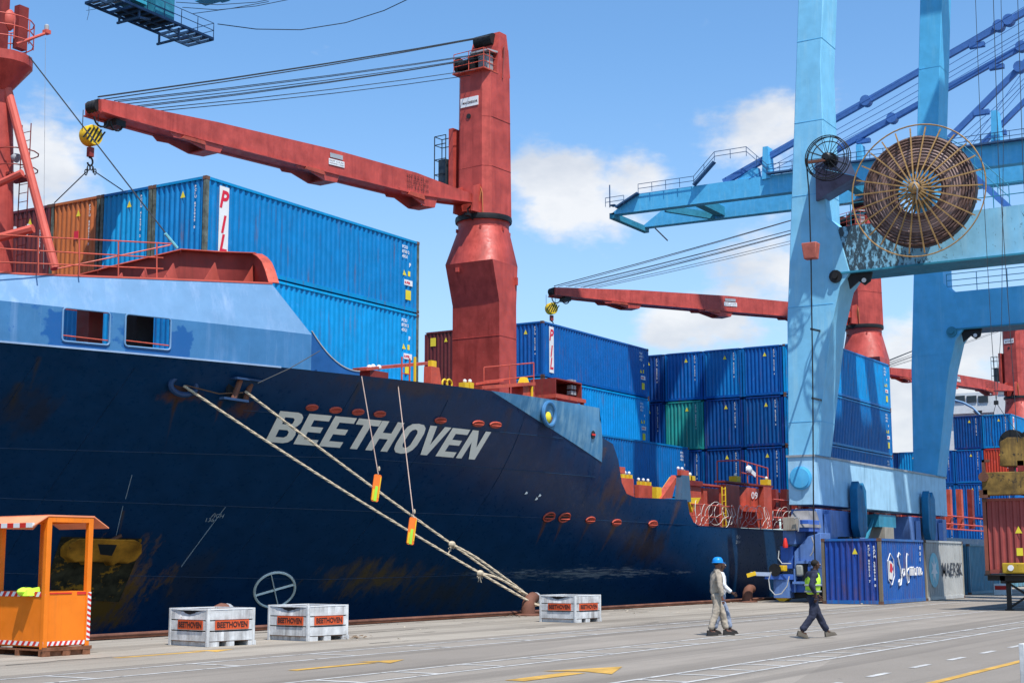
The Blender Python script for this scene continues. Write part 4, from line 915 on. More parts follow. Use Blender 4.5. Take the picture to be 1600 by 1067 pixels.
for tier in range(3):
    for k in range(3):
        c = [['royal', 'azure', 'maroon'], ['azure2', 'azure', 'maroon'], ['azure', 'navy', 'brick']][tier][k]
        if k == 0 and tier == 0: lb = 'blue container with a white PIL panel right of the red crane column'
        elif k == 0: lb = f'azure container {["", "directly under the PIL one", "two below the PIL one"][tier]} right of the red crane column'
        elif k == 2 and tier == 0: lb = 'dark maroon container with a yellow sticker showing left of the crane column'
        else: lb = f'{c} container {ords[k]} across, {["top", "second", "third"][tier]} tier of the stack behind the crane column'
        t = container((XC, YC+2.5*k, ZC-HC-P_*tier), c, lb, pil=(k == 0 and tier == 0), sidemarks=(k == 0), ncast=8 if k == 0 else 4)
        if k == 2 and tier == 0: MB().box(.004, .012, 1.7, 2.05, 2.1, 2.55).build('height_plate', M_stickY, t)
for tier in (2, 3):
    container((XC-.0, 35.5, ZC-HC-P_*tier), 'azure', 'bright blue container lying one row nearer, its top at the ship rail' if tier == 2 else 'blue container at the foot of the nearer row, mostly behind the rail', sidemarks=True, ncast=8)
XD, YD, ZD = 79.665, 28.36, 14.076
colD = [['azure2', 'mid', 'mid', 'royal', 'navy'], ['azure', 'navy', 'navy', 'teal', 'deep'], ['azure', 'deep', 'navy', 'deep', 'deep']]  # dark blues partly hold the end walls' shade, put into the paint
Dl = ['nearest the gantry leg', 'second from the gantry leg', 'third from the gantry leg', 'fourth from the gantry leg', 'fifth from the gantry leg']
for tier in range(3):
    for k in range(5):
        c = colD[tier][k]
        lb = 'green teal container end in the wall of blue ones' if c == 'teal' else f'{dict(mid="medium blue", royal="royal blue", navy="navy", deep="shaded dark blue", azure="bright azure", azure2="light azure")[c]} container {Dl[k]} in the {["top", "middle", "bottom"][tier]} tier of the end wall'
        container((XD, YD+2.5*k, ZD-HC-P_*tier), c, lb, sidemarks=(k == 0), ncast=8 if k == 0 else 4)
container((XD, YD+12.5, ZD-HC), 'royal', 'blue container tucked behind the PIL stack, top tier', ncast=4)
XE_, YE, ZE = 129.5, 29.6, 14.2
colE = [['azure', 'navy'], ['red', 'royal', 'mid', 'azure', 'deep', 'mid', 'azure', 'royal'], ['royal', 'royal', 'mid', 'deep', 'azure', 'mid'], ['azure', 'royal', 'mid', 'deep']]
for tier in range(4):
    for k, c in enumerate(colE[tier]):
        lb = {(0, 0): 'azure container at the top corner of the farthest stack', (0, 1): 'navy container at the top of the farthest stack beside the gantry leg', (1, 0): 'bright red container in the farthest stack behind the yellow spreader'}.get((tier, k), f'{c} container in the farthest stack, {ords[min(k, 4)]} from its corner, {["top", "second", "third", "lowest"][tier]} tier')
        if k > 4: lb = f'{c} container far back in the farthest stack, {["sixth", "seventh", "eighth"][k-5]} from its corner, {["top", "second", "third", "lowest"][tier]} tier'
        container((XE_, YE+2.5*k, ZE-HC-P_*tier), c, lb, pil=(tier == 0 and k == 0), ncast=4)
# ---- containers standing on the quay
XQ, YQ = 57.49, 18.40
t = container((XQ, YQ, 0), 'quay', 'dented blue container on the quay with a handwritten style white logo', L=6.06, H=2.59, group='containers standing on the quay', post=M_('quay_post', (.17, .14, .10), rough=.8, spots=(RUST, .5, 8)))
b = MB(); z = 2.2
for ch in 'SAFM 206918 0':
    if ch != ' ':
        vs, fs = textmesh(ch, .13, offset=.006); b.add([(.0, .30-v.x, z+v.y) for v in vs], fs)
    z -= .125
b.build('number_lettering', M_stickW, t)
def script(b, pts, r=.035): b.path([(p[0], -.0, p[1]) for p in pts], r*.55, 5)
b = MB()
script(b, [(2.55, 1.95), (2.35, 2.02), (2.20, 1.85), (2.32, 1.60), (2.50, 1.35), (2.58, 1.0), (2.45, .75), (2.25, .72), (2.2, .85), (2.3, .95)], .06)
script(b, [(3.0, 1.35), (2.80, 1.38), (2.72, 1.2), (2.85, 1.08), (3.0, 1.2), (3.02, 1.38), (3.05, 1.12)], .045)
script(b, [(3.60, 1.95), (3.45, 2.0), (3.35, 1.8), (3.32, 1.4), (3.30, 1.0), (3.40, .80), (3.58, .85), (3.55, 1.1), (3.32, 1.25), (3.6, 1.4)], .05)
for x0 in (3.75, 3.95, 4.15): script(b, [(x0, 1.1), (x0+.02, 1.42), (x0+.1, 1.45), (x0+.16, 1.38), (x0+.16, 1.1)], .04)
script(b, [(4.52, 1.38), (4.40, 1.4), (4.36, 1.2), (4.48, 1.1), (4.58, 1.2), (4.58, 1.4), (4.6, 1.1)], .04)
script(b, [(4.72, 1.1), (4.74, 1.42), (4.86, 1.44)], .04); script(b, [(4.95, 1.42), (4.95, 1.12)], .04)
script(b, [(5.05, 1.1), (5.07, 1.42), (5.18, 1.44), (5.22, 1.1)], .04); script(b, [(5.35, 1.4), (5.28, 1.2), (5.42, 1.1), (5.5, 1.25), (5.35, 1.28)], .04)
b.build('company_lettering', M_stickW, t)
b = MB(); script(b, [(1.25, .75), (.9, .95), (.86, 1.7), (1.2, 2.0), (1.62, 1.75), (1.66, 1.1), (1.3, .75)], .035); b.build('logo_ring', M_stickW, t)
b = MB(); b.add([(.95, -.01, 1.0), (1.35, -.012, .95), (1.5, -.012, 1.25), (1.4, -.012, 1.4), (1.56, -.012, 1.55), (1.2, -.012, 1.7), (.95, -.01, 1.72)], [(0, 1, 2, 3, 4, 5, 6)]); b.build('logo_patch', M_stickW, t)
b = MB(); b.add([(1.02, -.02, 1.3), (1.25, -.02, 1.22), (1.42, -.02, 1.36), (1.32, -.02, 1.58), (1.1, -.02, 1.62)], [(0, 1, 2, 3, 4)]); b.build('logo_heart', M_stickR, t)
b = MB()
for i, s in enumerate(('G1', '26', 'G')): vs, fs = textmesh(s, .2, offset=.008); b.add([(5.25+v.x, .005, 2.18-.24*i+v.y) for v in vs], fs)
b.build('number_lettering', M_stickW, t)
t = container((XQ+6.10, YQ, 0), 'grey', 'light grey container on the quay with a pale blue star and block letters', L=6.06, H=2.59, group='containers standing on the quay', ids=False, post=M_('quay_post2', (.33, .29, .22), rough=.8, spots=(RUST, .3, 8)))
text_fit('MAERSK', (2.5, .005, 1.02), (5.85, .005, 1.02), (2.5, .005, 1.62), M_('maersk_dark', (.05, .055, .07)), t, 'company_lettering', offset=.012)
MB().lathe((1.25, .012, 1.3), (0, -1, 0), [(.75, 0), (.75, .008)], 24).build('logo_disc', M_('logo_pale_cyan', (.22, .52, .60)), t)
st = [((1.25+(.52 if i % 2 == 0 else .22)*math.sin(i*math.pi/7)), -.004, 1.3+(.62 if i % 2 == 0 else .25)*math.cos(i*math.pi/7)) for i in range(14)]
MB().add(st, [tuple(range(14))]).build('logo_star', M_stickW, t)
t = container((76.5, YQ+1.5, 0), 'steel', 'weathered steel blue container standing behind the grey one on the quay', L=6.06, H=2.55, group='containers standing on the quay', ids=False)
o = MB().box(92, 145, 23.2, 23.8, 0, 1.25)
x = 92.2
for i in range(48): o.box(x, x+.9, 23.13, 23.2, .06, 1.2); x += 1.1
tag(o.build('steel_barrier', mat('barrier_pale_teal', (.09, .25, .33), .6, vary=.25, streak=((.2, .2, .18), .6, 3))), 'low pale teal steel barrier along the far quay edge beyond the trailer', 'barrier')
# ---- container on a trailer at the right edge
tr = thing('container_trailer', 'dark steel container trailer standing on its landing legs at the right edge', 'trailer')
TX, TY = 52.2, 10.62
b = MB()
for y in (.5, 1.9): b.box(TX+.1, TX+12, TY+y-.08, TY+y+.08, .92, 1.22)
for x in (.1, 3, 6, 9, 11.8): b.box(TX+x, TX+x+.16, TY+.05, TY+2.4, 1.02, 1.2)
b.build('chassis_frame', M_('trailer_black', (.03, .027, .025), rough=.7, vary=.4), tr)
for y in (.45, 1.75): 
    b = MB(); b.box(TX+.5, TX+.64, TY+y, TY+y+.14, .02, .95); b.box(TX+.44, TX+.7, TY+y-.06, TY+y+.2, 0, .05); b.build('landing_leg', M_('trailer_black', (.03, .027, .025)), tr)
b = MB(); b.beam((TX+.57, TY+.55, .1), (TX+.57, TY+1.8, .92), .07, .07); b.beam((TX+.57, TY+1.8, .1), (TX+.57, TY+.55, .92), .07, .07); b.build('leg_brace', M_('trailer_black', (.03, .027, .025)), tr)
for x in (8.2, 9.5, 10.8):
    for y in (.12, 1.85):
        w = MB().lathe((TX+x, TY+y, .52), (0, 1, 0), [(.3, 0), (.5, 0), (.52, .05), (.52, .3), (.5, .35), (.3, .35)], 20).build('wheel', M_black, tr)
b = MB(); b.box(TX-.12, TX+.0, TY+.35, TY+1.85, 1.26, 1.62)
yb = b.build('yellow_bolster', mat('bolster_dirty_yellow', (.42, .27, .02), .6, vary=.25, spots=((.06, .045, .02), .5, 8)), tr, bev=.04)
for y in (.62, 1.55): MB().lathe((TX-.13, TY+y, 1.45), (-1, 0, 0), [(.1, -.02), (.1, .03)], 12).build('bolster_lamp', M_stickW, yb)
MB().box(TX-.1, TX+12, TY+.0, TY+2.45, 1.19, 1.235).build('chassis_deck', M_('trailer_black', (.03, .027, .025)), tr)
settle(tr, (TX+6, TY+1.2, 0))
t = container((TX, TY, 1.24), 'brick', 'brick red container loaded on the trailer at the right edge', L=12.19, H=2.59, group='containers standing on the quay', ids=False)
MB().add([(.012, 1.38, 1.38), (.012, 1.14, 1.38), (.012, 1.26, 1.62)], [(0, 1, 2)]).build('warning_triangle', M_stickY, t)
MB().box(.0, .012, 1.15, 1.36, .62, .88).build('height_plate', M_stickY, t)
# ---- lifting spreader hanging above it
M_spr = mat('spreader_worn_yellow', (.24, .14, .03), .75, vary=.5, spots=((.03, .024, .02), .75, 4), streak=((.04, .03, .025), .6, 4), bump=.3, bscale=10)
sp = thing('lifting_spreader', 'worn yellow container spreader hanging on wires above the brick red container', 'spreader')
X0 = 51.9; q0 = un(1533, 738, X=X0); q1 = un(1600, 770, X=X0)
b = MB(); b.box(X0, X0+.5, 10.3, q0.y, q1.z-.05, q0.z); b.box(X0+.6, X0+12, 11.6, 12.1, q1.z, q0.z-.1); b.build('end_beam', M_spr, sp, bev=.03)
q2 = un(1560, 680, X=X0); 
b = MB(); b.prism([un(1562, 728, X=X0), un(1562, 690, X=X0), un(1574, 683, X=X0), un(1660, 683, X=X0), un(1660, 728, X=X0)], (.9, 0, 0)); b.build('head_block', M_spr, sp, bev=.02)
for u in (1583, 1613): 
    q = un(u, 692, X=X0+.3); s = MB().lathe(q, (1, 0, 0), [(.2, -.12), (.46, -.12), (.42, -.05), (.42, .05), (.46, .12), (.2, .12)], 20).build('sheave', M_black, sp)
b = MB(); b.box(X0+.1, X0+.5, un(1583, 735, X=X0).y, un(1575, 735, X=X0).y, q0.z-.02, un(1575, 725, X=X0).z+.03); b.box(X0, X0+.5, un(1600, 735, X=X0).y, un(1590, 735, X=X0).y, q0.z, un(1575, 720, X=X0).z); b.build('head_frame', M_darkred, sp)
q = un(1537, 745, X=X0); b = MB(); b.lathe(q, (1, 0, 0), [(.09, -.06), (.17, -.06), (.17, .06), (.09, .06)], 16); b.box(X0, X0+.12, q.y-.05, q.y+.05, q.z, un(1537, 718, X=X0).z); b.box(X0, X0+.12, un(1545, 718, X=X0).y, q.y+.05, un(1537, 722, X=X0).z, un(1537, 718, X=X0).z); b.build('guide_flipper', M_rust, sp)
b = MB(); b.box(X0, X0+.35, un(1543, 772, X=X0).y, un(1530, 772, X=X0).y, 3.84, un(1535, 765, X=X0).z); b.build('corner_twistlock', M_rust, sp)
kn = un(1556.5, 629, X=X0)
for pts in ([(1524, -5), (1534, 250), (1548, 505), kn], [(1564, -5), (1568, 200), (1565, 505), kn]):
    MB().path([un(*q, X=X0) if isinstance(q, tuple) else q for q in pts], .011, 5).build('hoist_wire', M_wire, sp)
for pts in ([kn, un(1550, 655, X=X0), un(1548, 680, X=X0), un(1556, 705, X=X0)], [kn, un(1572, 652, X=X0), un(1596, 684, X=X0)]): MB().path(pts, .011, 5).build('hoist_wire', M_wire, sp)
for u0, u1, u2 in ((1552, 1560, 1590), (1590, 1598, 1620)): MB().path([un(u0, -5, X=X0), un(u1, 250, X=X0), un(u2, 690, X=X0)], .013, 5).build('hoist_wire', M_wire, sp)
MB().cbox(kn, .1, .14, .14).build('wire_clamp', M_black, sp)
settle(sp, (X0+.3, 11.8, 3.9))
# ================================================================ DECK CRANES
def deck_crane(X, Y, tip, label, slewz=17.0, botz=6.9, detail=True):
    t = thing('deck_crane', label, 'crane', 'ship deck cranes'); base = Vector((X, Y, 0))
    tip = Vector(tip); ang = math.atan2(tip.y-Y, tip.x-X)-math.pi; L = (Vector((tip.x, tip.y, 0))-Vector((X, Y, 0))).length
    fix = Matrix.Translation(base)
    b = MB(fix)   # fixed post: rectangular column, chamfered shoulder, round neck
    def ring(x0, x1, y0, y1, z): return [(x0, y0, z), (x1, y0, z), (x1, y1, z), (x0, y1, z)]
    lower = ring(-1.1, .32, -1.72, .75, botz); l2 = ring(-1.1, .32, -1.72, .75, slewz-4.0)
    sh0 = ring(-1.65, .45, -1.72, .78, slewz-2.2); 
    b.add(lower+l2, [(0, 1, 5, 4), (1, 2, 6, 5), (2, 3, 7, 6), (3, 0, 4, 7)])
    b.add(l2+sh0, [(0, 1, 5, 4), (1, 2, 6, 5), (2, 3, 7, 6), (3, 0, 4, 7)])
    b.build('crane_post', M_red, t)
    cx_, cy_ = -.05, -.22; n = 24; r = 1.16; zt = slewz-.45; circ = [(cx_+r*math.cos(2*math.pi*(i+.5)/n-math.pi), cy_+r*math.sin(2*math.pi*(i+.5)/n-math.pi), zt) for i in range(n)]
    sq = []
    for i in range(n):
        a = 2*math.pi*(i+.5)/n-math.pi; k = int(((a+math.pi)/(math.pi/2))) % 4
        sq.append([(-1.65, -1.72), (.45, -1.72), (.45, .78), (-1.65, .78)][k]+(slewz-2.2,))
    b = MB(fix); b.add(sq+circ, [(i, (i+1) % n, n+(i+1) % n, n+i) for i in range(n)]); b.lathe((cx_, cy_, zt), (0, 0, 1), [(r, 0), (r, .25), (r+.05, .3)], n, cap=False); b.build('post_neck', M_red, t)
    b = MB(fix); b.lathe((cx_, cy_, slewz-.16), (0, 0, 1), [(r, 0), (r+.12, .02), (r+.14, .14), (r+.12, .26), (r, .28)], 32); b.build('slewing_ring', M_black, t)
    b = MB(fix)
    for a in (1.3, 2.4, 3.6, 4.5, 5.6): b.cbox((cx_+math.cos(a)*(r+.08), cy_+math.sin(a)*(r+.08), slewz-.55), .08, .08, .16)
    b.cbox((.25, -1.78, slewz-2.9), .12, .1, .35); b.cbox((-1.7, 0.1, slewz-2.5), .1, .15, .2); b.build('post_lug', M_red, t)
    M = Matrix.Translation(base+Vector((cx_, cy_, 0))) @ Matrix.Rotation(ang, 4, 'Z')
    z0 = slewz+.12; zt = slewz+6.8
    def tower(z, s): # chamfered section
        x0, x1, y0, y1, c = -1.0*s, .95*s, -.95*s, .95*s, .30*s
        return [(x0, y0+c, z), (x0+c*1.1, y0, z), (x1-.1, y0, z), (x1, y0+.1, z), (x1, y1, z), (x0+c, y1, z), (x0, y1-c, z)]
    b = MB(M); A = tower(z0, 1.0); B = [(x*.96, y*.93, z) for x, y, z in tower(zt, 1)]; nA = len(A)
    b.add(A+B, [(i, (i+1) % nA, nA+(i+1) % nA, nA+i) for i in range(nA)]+[tuple(range(nA))[::-1], tuple(range(nA, 2*nA))]); b.build('slewing_tower', M_red, t)
    b = MB(M); b.hexa([(-.15, -.86, zt), (.9, -.86, zt), (.9, .86, zt), (-.15, .86, zt), (.05, -.80, zt+1.35), (.85, -.80, zt+1.35), (.85, .8, zt+1.35), (.05, .8, zt+1.35)])
    b.hexa([(.05, -.78, zt+1.35), (.85, -.78, zt+1.35), (.85, .78, zt+1.35), (.05, .78, zt+1.35), (.25, -.72, zt+2.1), (.8, -.72, zt+2.1), (.8, .72, zt+2.1), (.25, .72, zt+2.1)]); b.build('tower_head', M_red, t)
    b = MB(M); b.lathe((.1, -.5, zt+1.75), (0, 1, 0), [(.28, 0), (.28, 1.0)], 14); b.lathe((0, -.55, zt+.95), (0, 1, 0), [(.2, 0), (.2, 1.1)], 12); b.build('head_sheave', M_black, t)
    b = MB(M); b.box(-.55, -.12, -.62, -.1, zt+.02, zt+.85); b.build('winch_cabinet', M_grey, t); MB(M).hexa([(-.8, -.8, zt+.9), (.05, -.8, zt+1.0), (.05, .2, zt+1.0), (-.8, .2, zt+.9), (-.8, -.8, zt+.98), (.05, -.8, zt+1.08), (.05, .2, zt+1.08), (-.8, .2, zt+.98)]).build('winch_roof', M_grey, t)
    b = MB(M)
    b.lathe((-.72, .0, zt+.45), (0, 1, 0), [(.28, 0), (.42, 0), (.42, .1), (.26, .1), (.26, .8), (.42, .8), (.42, .9)], 14); b.build('winch_drum', M_black, t)
    b = MB(M)
    for z in (.3, .6, .9): b.path([(-1.15, -.85, zt+z), (-1.15, .85, zt+z)], .02, 5); b.path([(-1.15, -.85, zt+z), (-.2, -.85, zt+z)], .02, 5)
    for x, y in ((-1.15, -.85), (-1.15, 0), (-1.15, .85), (-.7, -.85)): b.tube((x, y, zt), (x, y, zt+.9), .02, 5)
    b.box(-1.2, -.1, -.9, .9, zt-.06, zt); b.build('winch_railing', M_redlit, t)
    if detail:
        # maker's plate, porthole
        b = MB(M); b.box(-1.0, -.965, -.42, .58, zt-1.65, zt-1.22); 
        o = b.build('name_plate', M_stickW, t); mk = Matrix(M)
        vs, fs = textmesh('MACGREGOR', .16, offset=.004); MB(M).add([(-1.006, .46-v.x*.86, zt-1.52+v.y) for v in vs], fs).build('plate_lettering', M_letterdark, o)
        MB(M).lathe((-.985, .12, zt-2.1), (-1, 0, 0), [(.12, -.05), (.12, .02)], 14).build('porthole', M_dark, t)
    b = MB(M)
    for z in (slewz+2.3, slewz+4.6):
        k = 1-.06*(z-z0)/6.6; b.path([(x*1.004*k, y*1.004*k, z) for x, y, _ in tower(z, 1)], .012, 4, closed=True)
    b.build('weld_seam', M_red, t)
    b = MB(fix)
    for z in (slewz-5.5, slewz-7.6): b.path([(x, y, z) for x, y in ((-1.11, -1.73), (.33, -1.73), (.33, .76), (-1.11, .76))], .012, 4, closed=True)
    b.build('weld_seam', M_red, t)
    b = MB(M); b.path([(-1.0, -.5, z0+.1), (-1.04, -.52, z0+.5), (-1.03, -.62, z0+1.0)], .03, 6); b.path([(-.98, -.68, z0), (-1.02, -.68, z0+.9), (-.98, -.55, z0+1.2)], .025, 6); b.build('hydraulic_hose', M_('hose_orange', (.45, .16, .06)), t)
    b = MB(M)
    b.tube((.2, -.93, zt-.2), (.45, -.86, zt+1.4), .03, 5); b.path([(.35, -.84, zt+.9), (.3, -.9, zt+1.3), (.5, -.8, zt+1.5)], .025, 5); b.build('head_pipe', M_darkred, t)
    b = MB(M)
    for z in [zt-3+.3*i for i in range(14)]: b.path([(.99, -.2, z), (1.08, -.2, z), (1.08, .2, z), (.99, .2, z)], .012, 4)
    b.build('tower_rung', M_redlit, t)
    # pivot lugs at the jib heel
    b = MB(M); b.prism([(-.9, -.55, z0), (-1.55, -.55, z0), (-1.45, -.55, z0+1.15), (-.9, -.55, z0+1.35)], (0, .12, 0)); b.build('jib_pivot_lug', M_red, t); b = MB(M); b.prism([(-.9, .45, z0), (-1.55, .45, z0), (-1.45, .45, z0+1.15), (-.9, .45, z0+1.35)], (0, .12, 0)); b.build('jib_pivot_lug', M_red, t)
    b = MB(M); b.path([(-1.2, -.3, slewz+.5), (-1.6, -.3, slewz+.2), (-1.5, -.3, slewz-.1), (-1.2, -.3, slewz-.2)], .04, 6); b.cbox((-1.6, -.3, slewz-.05), .3, .2, .12); b.build('cable_tray', M_black, t)
    # cab on the far side
    b = MB(M)
    b.box(-1.0, -.3, 1.0, 1.25, slewz+1.4, slewz+4.3); b.build('cab_mount', M_red, t)
    b = MB(M); 
    for x in (-1.15, -.6):
        for y in (1.3, 1.95): b.tube((x, y, slewz+1.5), (x, y, slewz+4.0), .025, 5)
    for z in (1.5, 2.2, 2.9, 3.6, 4.0): b.path([(-1.15, 1.3, slewz+z), (-1.15, 1.95, slewz+z), (-.6, 1.95, slewz+z), (-.6, 1.3, slewz+z)], .022, 5)
    b.build('cab_ladder_cage', M_darkred if not detail else M_black, t)
    b = MB(M); b.box(-1.05, -.7, 1.35, 1.8, slewz+1.6, slewz+2.9); b.build('cab', M_glass, t)
    # jib
    piv = Vector((-1.15, 0, slewz+.75)); tl = Vector((-L, 0, tip.z-0)) 
    ax = (tl-piv); Lj = ax.length; ax.normalize(); upv = Vector((ax.z, 0, -ax.x)) if ax.x < 0 else Vector((-ax.z, 0, ax.x))
    def J(s, h, w): p = piv+ax*(s*Lj)+upv*h; return (p.x, w, p.z)
    prof_ = [(0, -.16, .16), (.06, -.26, .24), (.20, -.44, .48), (.45, -.42, .55), (.75, -.36, .44), (.97, -.24, .24), (1.0, -.2, .2)]
    b = MB(M); vs = []; hw = .42
    for s, lo, hi in prof_: w_ = hw if s > .05 else hw; vs += [J(s, lo, -w_), J(s, hi, -w_), J(s, hi, w_), J(s, lo, w_)]
    fs = [(0, 1, 2, 3), (len(vs)-4, len(vs)-1, len(vs)-2, len(vs)-3)]
    for i in range(len(prof_)-1):
        o_ = i*4
        for j in range(4): fs.append((o_+j, o_+(j+1) % 4, o_+4+(j+1) % 4, o_+4+j))
    b.add(vs, fs); jib = b.build('jib', M_red, t)
    b = MB(M)
    for s, lo, hi in (): pass
    for i in range(len(prof_)-1):
        s0, l0, h0 = prof_[i]; s1, l1, h1 = prof_[i+1]
        b.beam(Vector(J(s0, l0-.02, -hw)), Vector(J(s1, l1-.02, -hw)), .16, .045); b.beam(Vector(J(s0, l0-.02, hw)), Vector(J(s1, l1-.02, hw)), .16, .045)
    b.build('jib_flange', M_red, jib)
    for s in (.19, .49, .79):
        k = 1.45 if s < .3 else 1.15 if s < .6 else .95
        b = MB(M); lo = -.42*k if s > .6 else -.42
        for w_ in (-hw-.02, hw-.03):
            pl = [J(s-.055, lo+.05, w_), J(s-.045, lo-.30*k, w_), J(s-.01, lo-.32*k, w_), J(s+.035, lo-.10*k, w_), J(s+.06, lo-.12*k, w_), J(s+.07, lo+.05, w_)]
            b.prism(pl, tuple(M.to_3x3().inverted() @ (M.to_3x3() @ Vector((0, .05, 0)))))
        b.hexa([J(s-.045, lo-.30*k, -hw), J(s-.012, lo-.32*k, -hw), J(s-.012, lo-.32*k, hw), J(s-.045, lo-.30*k, hw), J(s-.045, lo-.25*k, -hw), J(s-.012, lo-.27*k, -hw), J(s-.012, lo-.27*k, hw), J(s-.045, lo-.25*k, hw)])
        b.build('jib_bracket', M_red, jib)
        MB(M).hexa([J(s-.01, lo-.16*k, -hw-.10), J(s+.045, lo-.10*k, -hw-.10), J(s+.045, lo-.10*k, -hw+.1), J(s-.01, lo-.16*k, -hw+.1), J(s-.005, lo-.02, -hw-.12), J(s+.04, lo-.0, -hw-.12), J(s+.04, lo, -hw+.1), J(s-.005, lo-.02, -hw+.1)]).build('jib_lamp', M_redlit, jib)
    if detail:
        s = .445; n_ = -hw-.03
        def JP(s, h): return M @ Vector(J(s, h, -hw-.03))
        MB(M).add([J(s-.022, -.10, n_), J(s+.022, -.10, n_), J(s+.022, .14, n_), J(s-.022, .14, n_)], [(0, 1, 2, 3)]).build('jib_notice', M_stickW, jib)
        MB(M).add([J(s-.018, .20, n_), J(s+.018, .20, n_), J(s+.018, .38, n_), J(s-.018, .38, n_)], [(0, 1, 2, 3)]).build('jib_notice', M_grey, jib)
        for i, s_ in enumerate(('35T 3.2-25 m', 'SWL 35T 3.2-30 m', '35T 3.2-35 m')):
            a = M @ Vector(J(.235, .16-.22*i, n_)); c = M @ Vector(J(.165, .16-.22*i, n_)); d = M @ Vector(J(.235, .32-.22*i, n_)); 
            ob = text_fit(s_, a, c, d, M_letterdark, jib, 'load_lettering')
        for i, s_ in enumerate(('KEEP CLEAR', 'MOVING LOAD')):
            a = M @ Vector(J(s+.020, .04-.10*i, n_-.01)); c = M @ Vector(J(s-.020, .04-.10*i, n_-.01)); d = M @ Vector(J(s+.020, .10-.10*i, n_-.01)); text_fit(s_, a, c, d, M_letterdark, jib, 'notice_lettering')
    b = MB(M); p = Vector(J(1.0, 0, 0)); b.lathe((p.x+.05, -.42, p.z+.02), (0, 1, 0), [(.10, .15), (.23, .15), (.19, .22), (.23, .29), (.19, .37), (.23, .45), (.19, .53), (.23, .62), (.10, .62)], 20)
    b.build('jib_sheave', M_black, t)
    b = MB(M)
    for dx, rr in ((.1, .28), (.75, .26)): c_ = (p.x+dx, p.z-.42); b.path([(c_[0]+rr*math.cos(a), -.3, c_[1]+rr*math.sin(a)) for a in [math.pi*(1+i/8) for i in range(9)]], .035, 5)
    b.box(p.x+.7, p.x+1.1, -.35, .3, p.z-.50, p.z-.28); b.build('sheave_guard', M_black, t)
    # hook block
    hz = p.z-1.0
    for s in (-.30, .32): MB(M).tube((p.x+s-.1, 0, p.z-.2), (p.x+s-.1, 0, hz+.15), .014, 5).build('hoist_wire', M_wire, t)
    b = MB(M); b.lathe((p.x-.05, -.2, hz), (0, 1, 0), [(.15, 0), (.33, 0), (.35, .05), (.35, .35), (.33, .4), (.15, .4)], 20); hb_ = b.build('hook_block', M_yel, t)
    b = MB(M)
    for k in range(-2, 3): b.hexa([(p.x-.05+k*.15-.2, -.212, hz-.28+abs(k)*.04), (p.x-.05+k*.15-.13, -.212, hz-.28+abs(k)*.04), (p.x-.05+k*.15-.13, -.203, hz-.28+abs(k)*.04), (p.x-.05+k*.15-.2, -.203, hz-.28+abs(k)*.04), (p.x-.05+k*.15+.08, -.212, hz+.28-abs(k)*.04), (p.x-.05+k*.15+.15, -.212, hz+.28-abs(k)*.04), (p.x-.05+k*.15+.15, -.203, hz+.28-abs(k)*.04), (p.x-.05+k*.15+.08, -.203, hz+.28-abs(k)*.04)])
    b.build('block_stripe', M_black, hb_)
    b = MB(M); b.box(p.x-.13, p.x+.05, -.08, .08, hz-.72, hz-.4); b.build('hook_swivel', M_darkred, t)
    b = MB(M); b.path([(p.x-.04+.11*math.sin(a), 0, hz-.88+.14*math.cos(a)) for a in [R(-20+i*30) for i in range(10)]], .035, 6); hk = b.build('hook', M_black, t)
    # luffing wires
    top1 = [(.1, w_, zt+1.95) for w_ in (-.4, -.1, .2, .45)]; top2 = [(-.0, w_, zt+1.1) for w_ in (-.4, .1)]; top3 = [(-.7, w_, zt+.65) for w_ in (-.3, .1, .35)]; top4 = [(-1.05, -.4, zt-.02), (-1.05, .0, zt-.22)]
    ends = [1.0, 1.0, .985, .985, .96, .95, .93, .91, .90, .88, .86]
    for i, tp in enumerate(top1+top2+top3+top4):
        e = Vector(J(ends[i] if i < 4 else ends[i], .30 if i < 4 else .30+.02*i, (-.3+.06*i)))
        a = Vector(tp); mid = a.lerp(e, .5)+Vector((0, 0, -.10))
        MB(M).path([a, a.lerp(e, .25)+Vector((0, 0, -.075)), mid, a.lerp(e, .75)+Vector((0, 0, -.075)), e], .026 if i < 2 else .017, 5).build('luffing_wire', M_wire, t)
    hookp = M @ Vector((p.x-.04, 0, hz-1.02))
    settle(t, (X, Y, botz)); return hookp
hk1 = deck_crane(55.0, 35.6, (33.1, 37.0, 16.72), 'tall red deck crane in the foreground with its jib pointing left over the front containers')
hk2 = deck_crane(94.5, 31.0, (73.6, 42.8, 17.34), 'second red deck crane, its column behind the pale blue gantry leg')
hk3 = deck_crane(143.6, 32.3, (121, 39.0, 17.7), 'farthest red deck crane cut by the right edge of the picture')
sl = thing('lifting_sling', 'thin wire sling legs and chain hanging from the front yellow hook block', 'sling')
for i, q in enumerate((un(85, 317, X=34.98), un(192, 298, X=34.98))):
    k = hk1+Vector((-.05+.12*i, .12-.3*i, -.22)); MB().tube(k, q, .02, 5).build('sling_leg', M_wire, sl)
    b = MB(); 
    for j in range(3): c = hk1.lerp(k, .3+.35*j); b.path([c+Vector((.05*math.cos(a), (.04 if j % 2 else 0)*math.cos(a), .10*math.sin(a))) for a in [2*math.pi*n/10 for n in range(10)]], .018, 5, closed=True)
    b.build('chain', M_black, sl)
settle(sl, hk1)
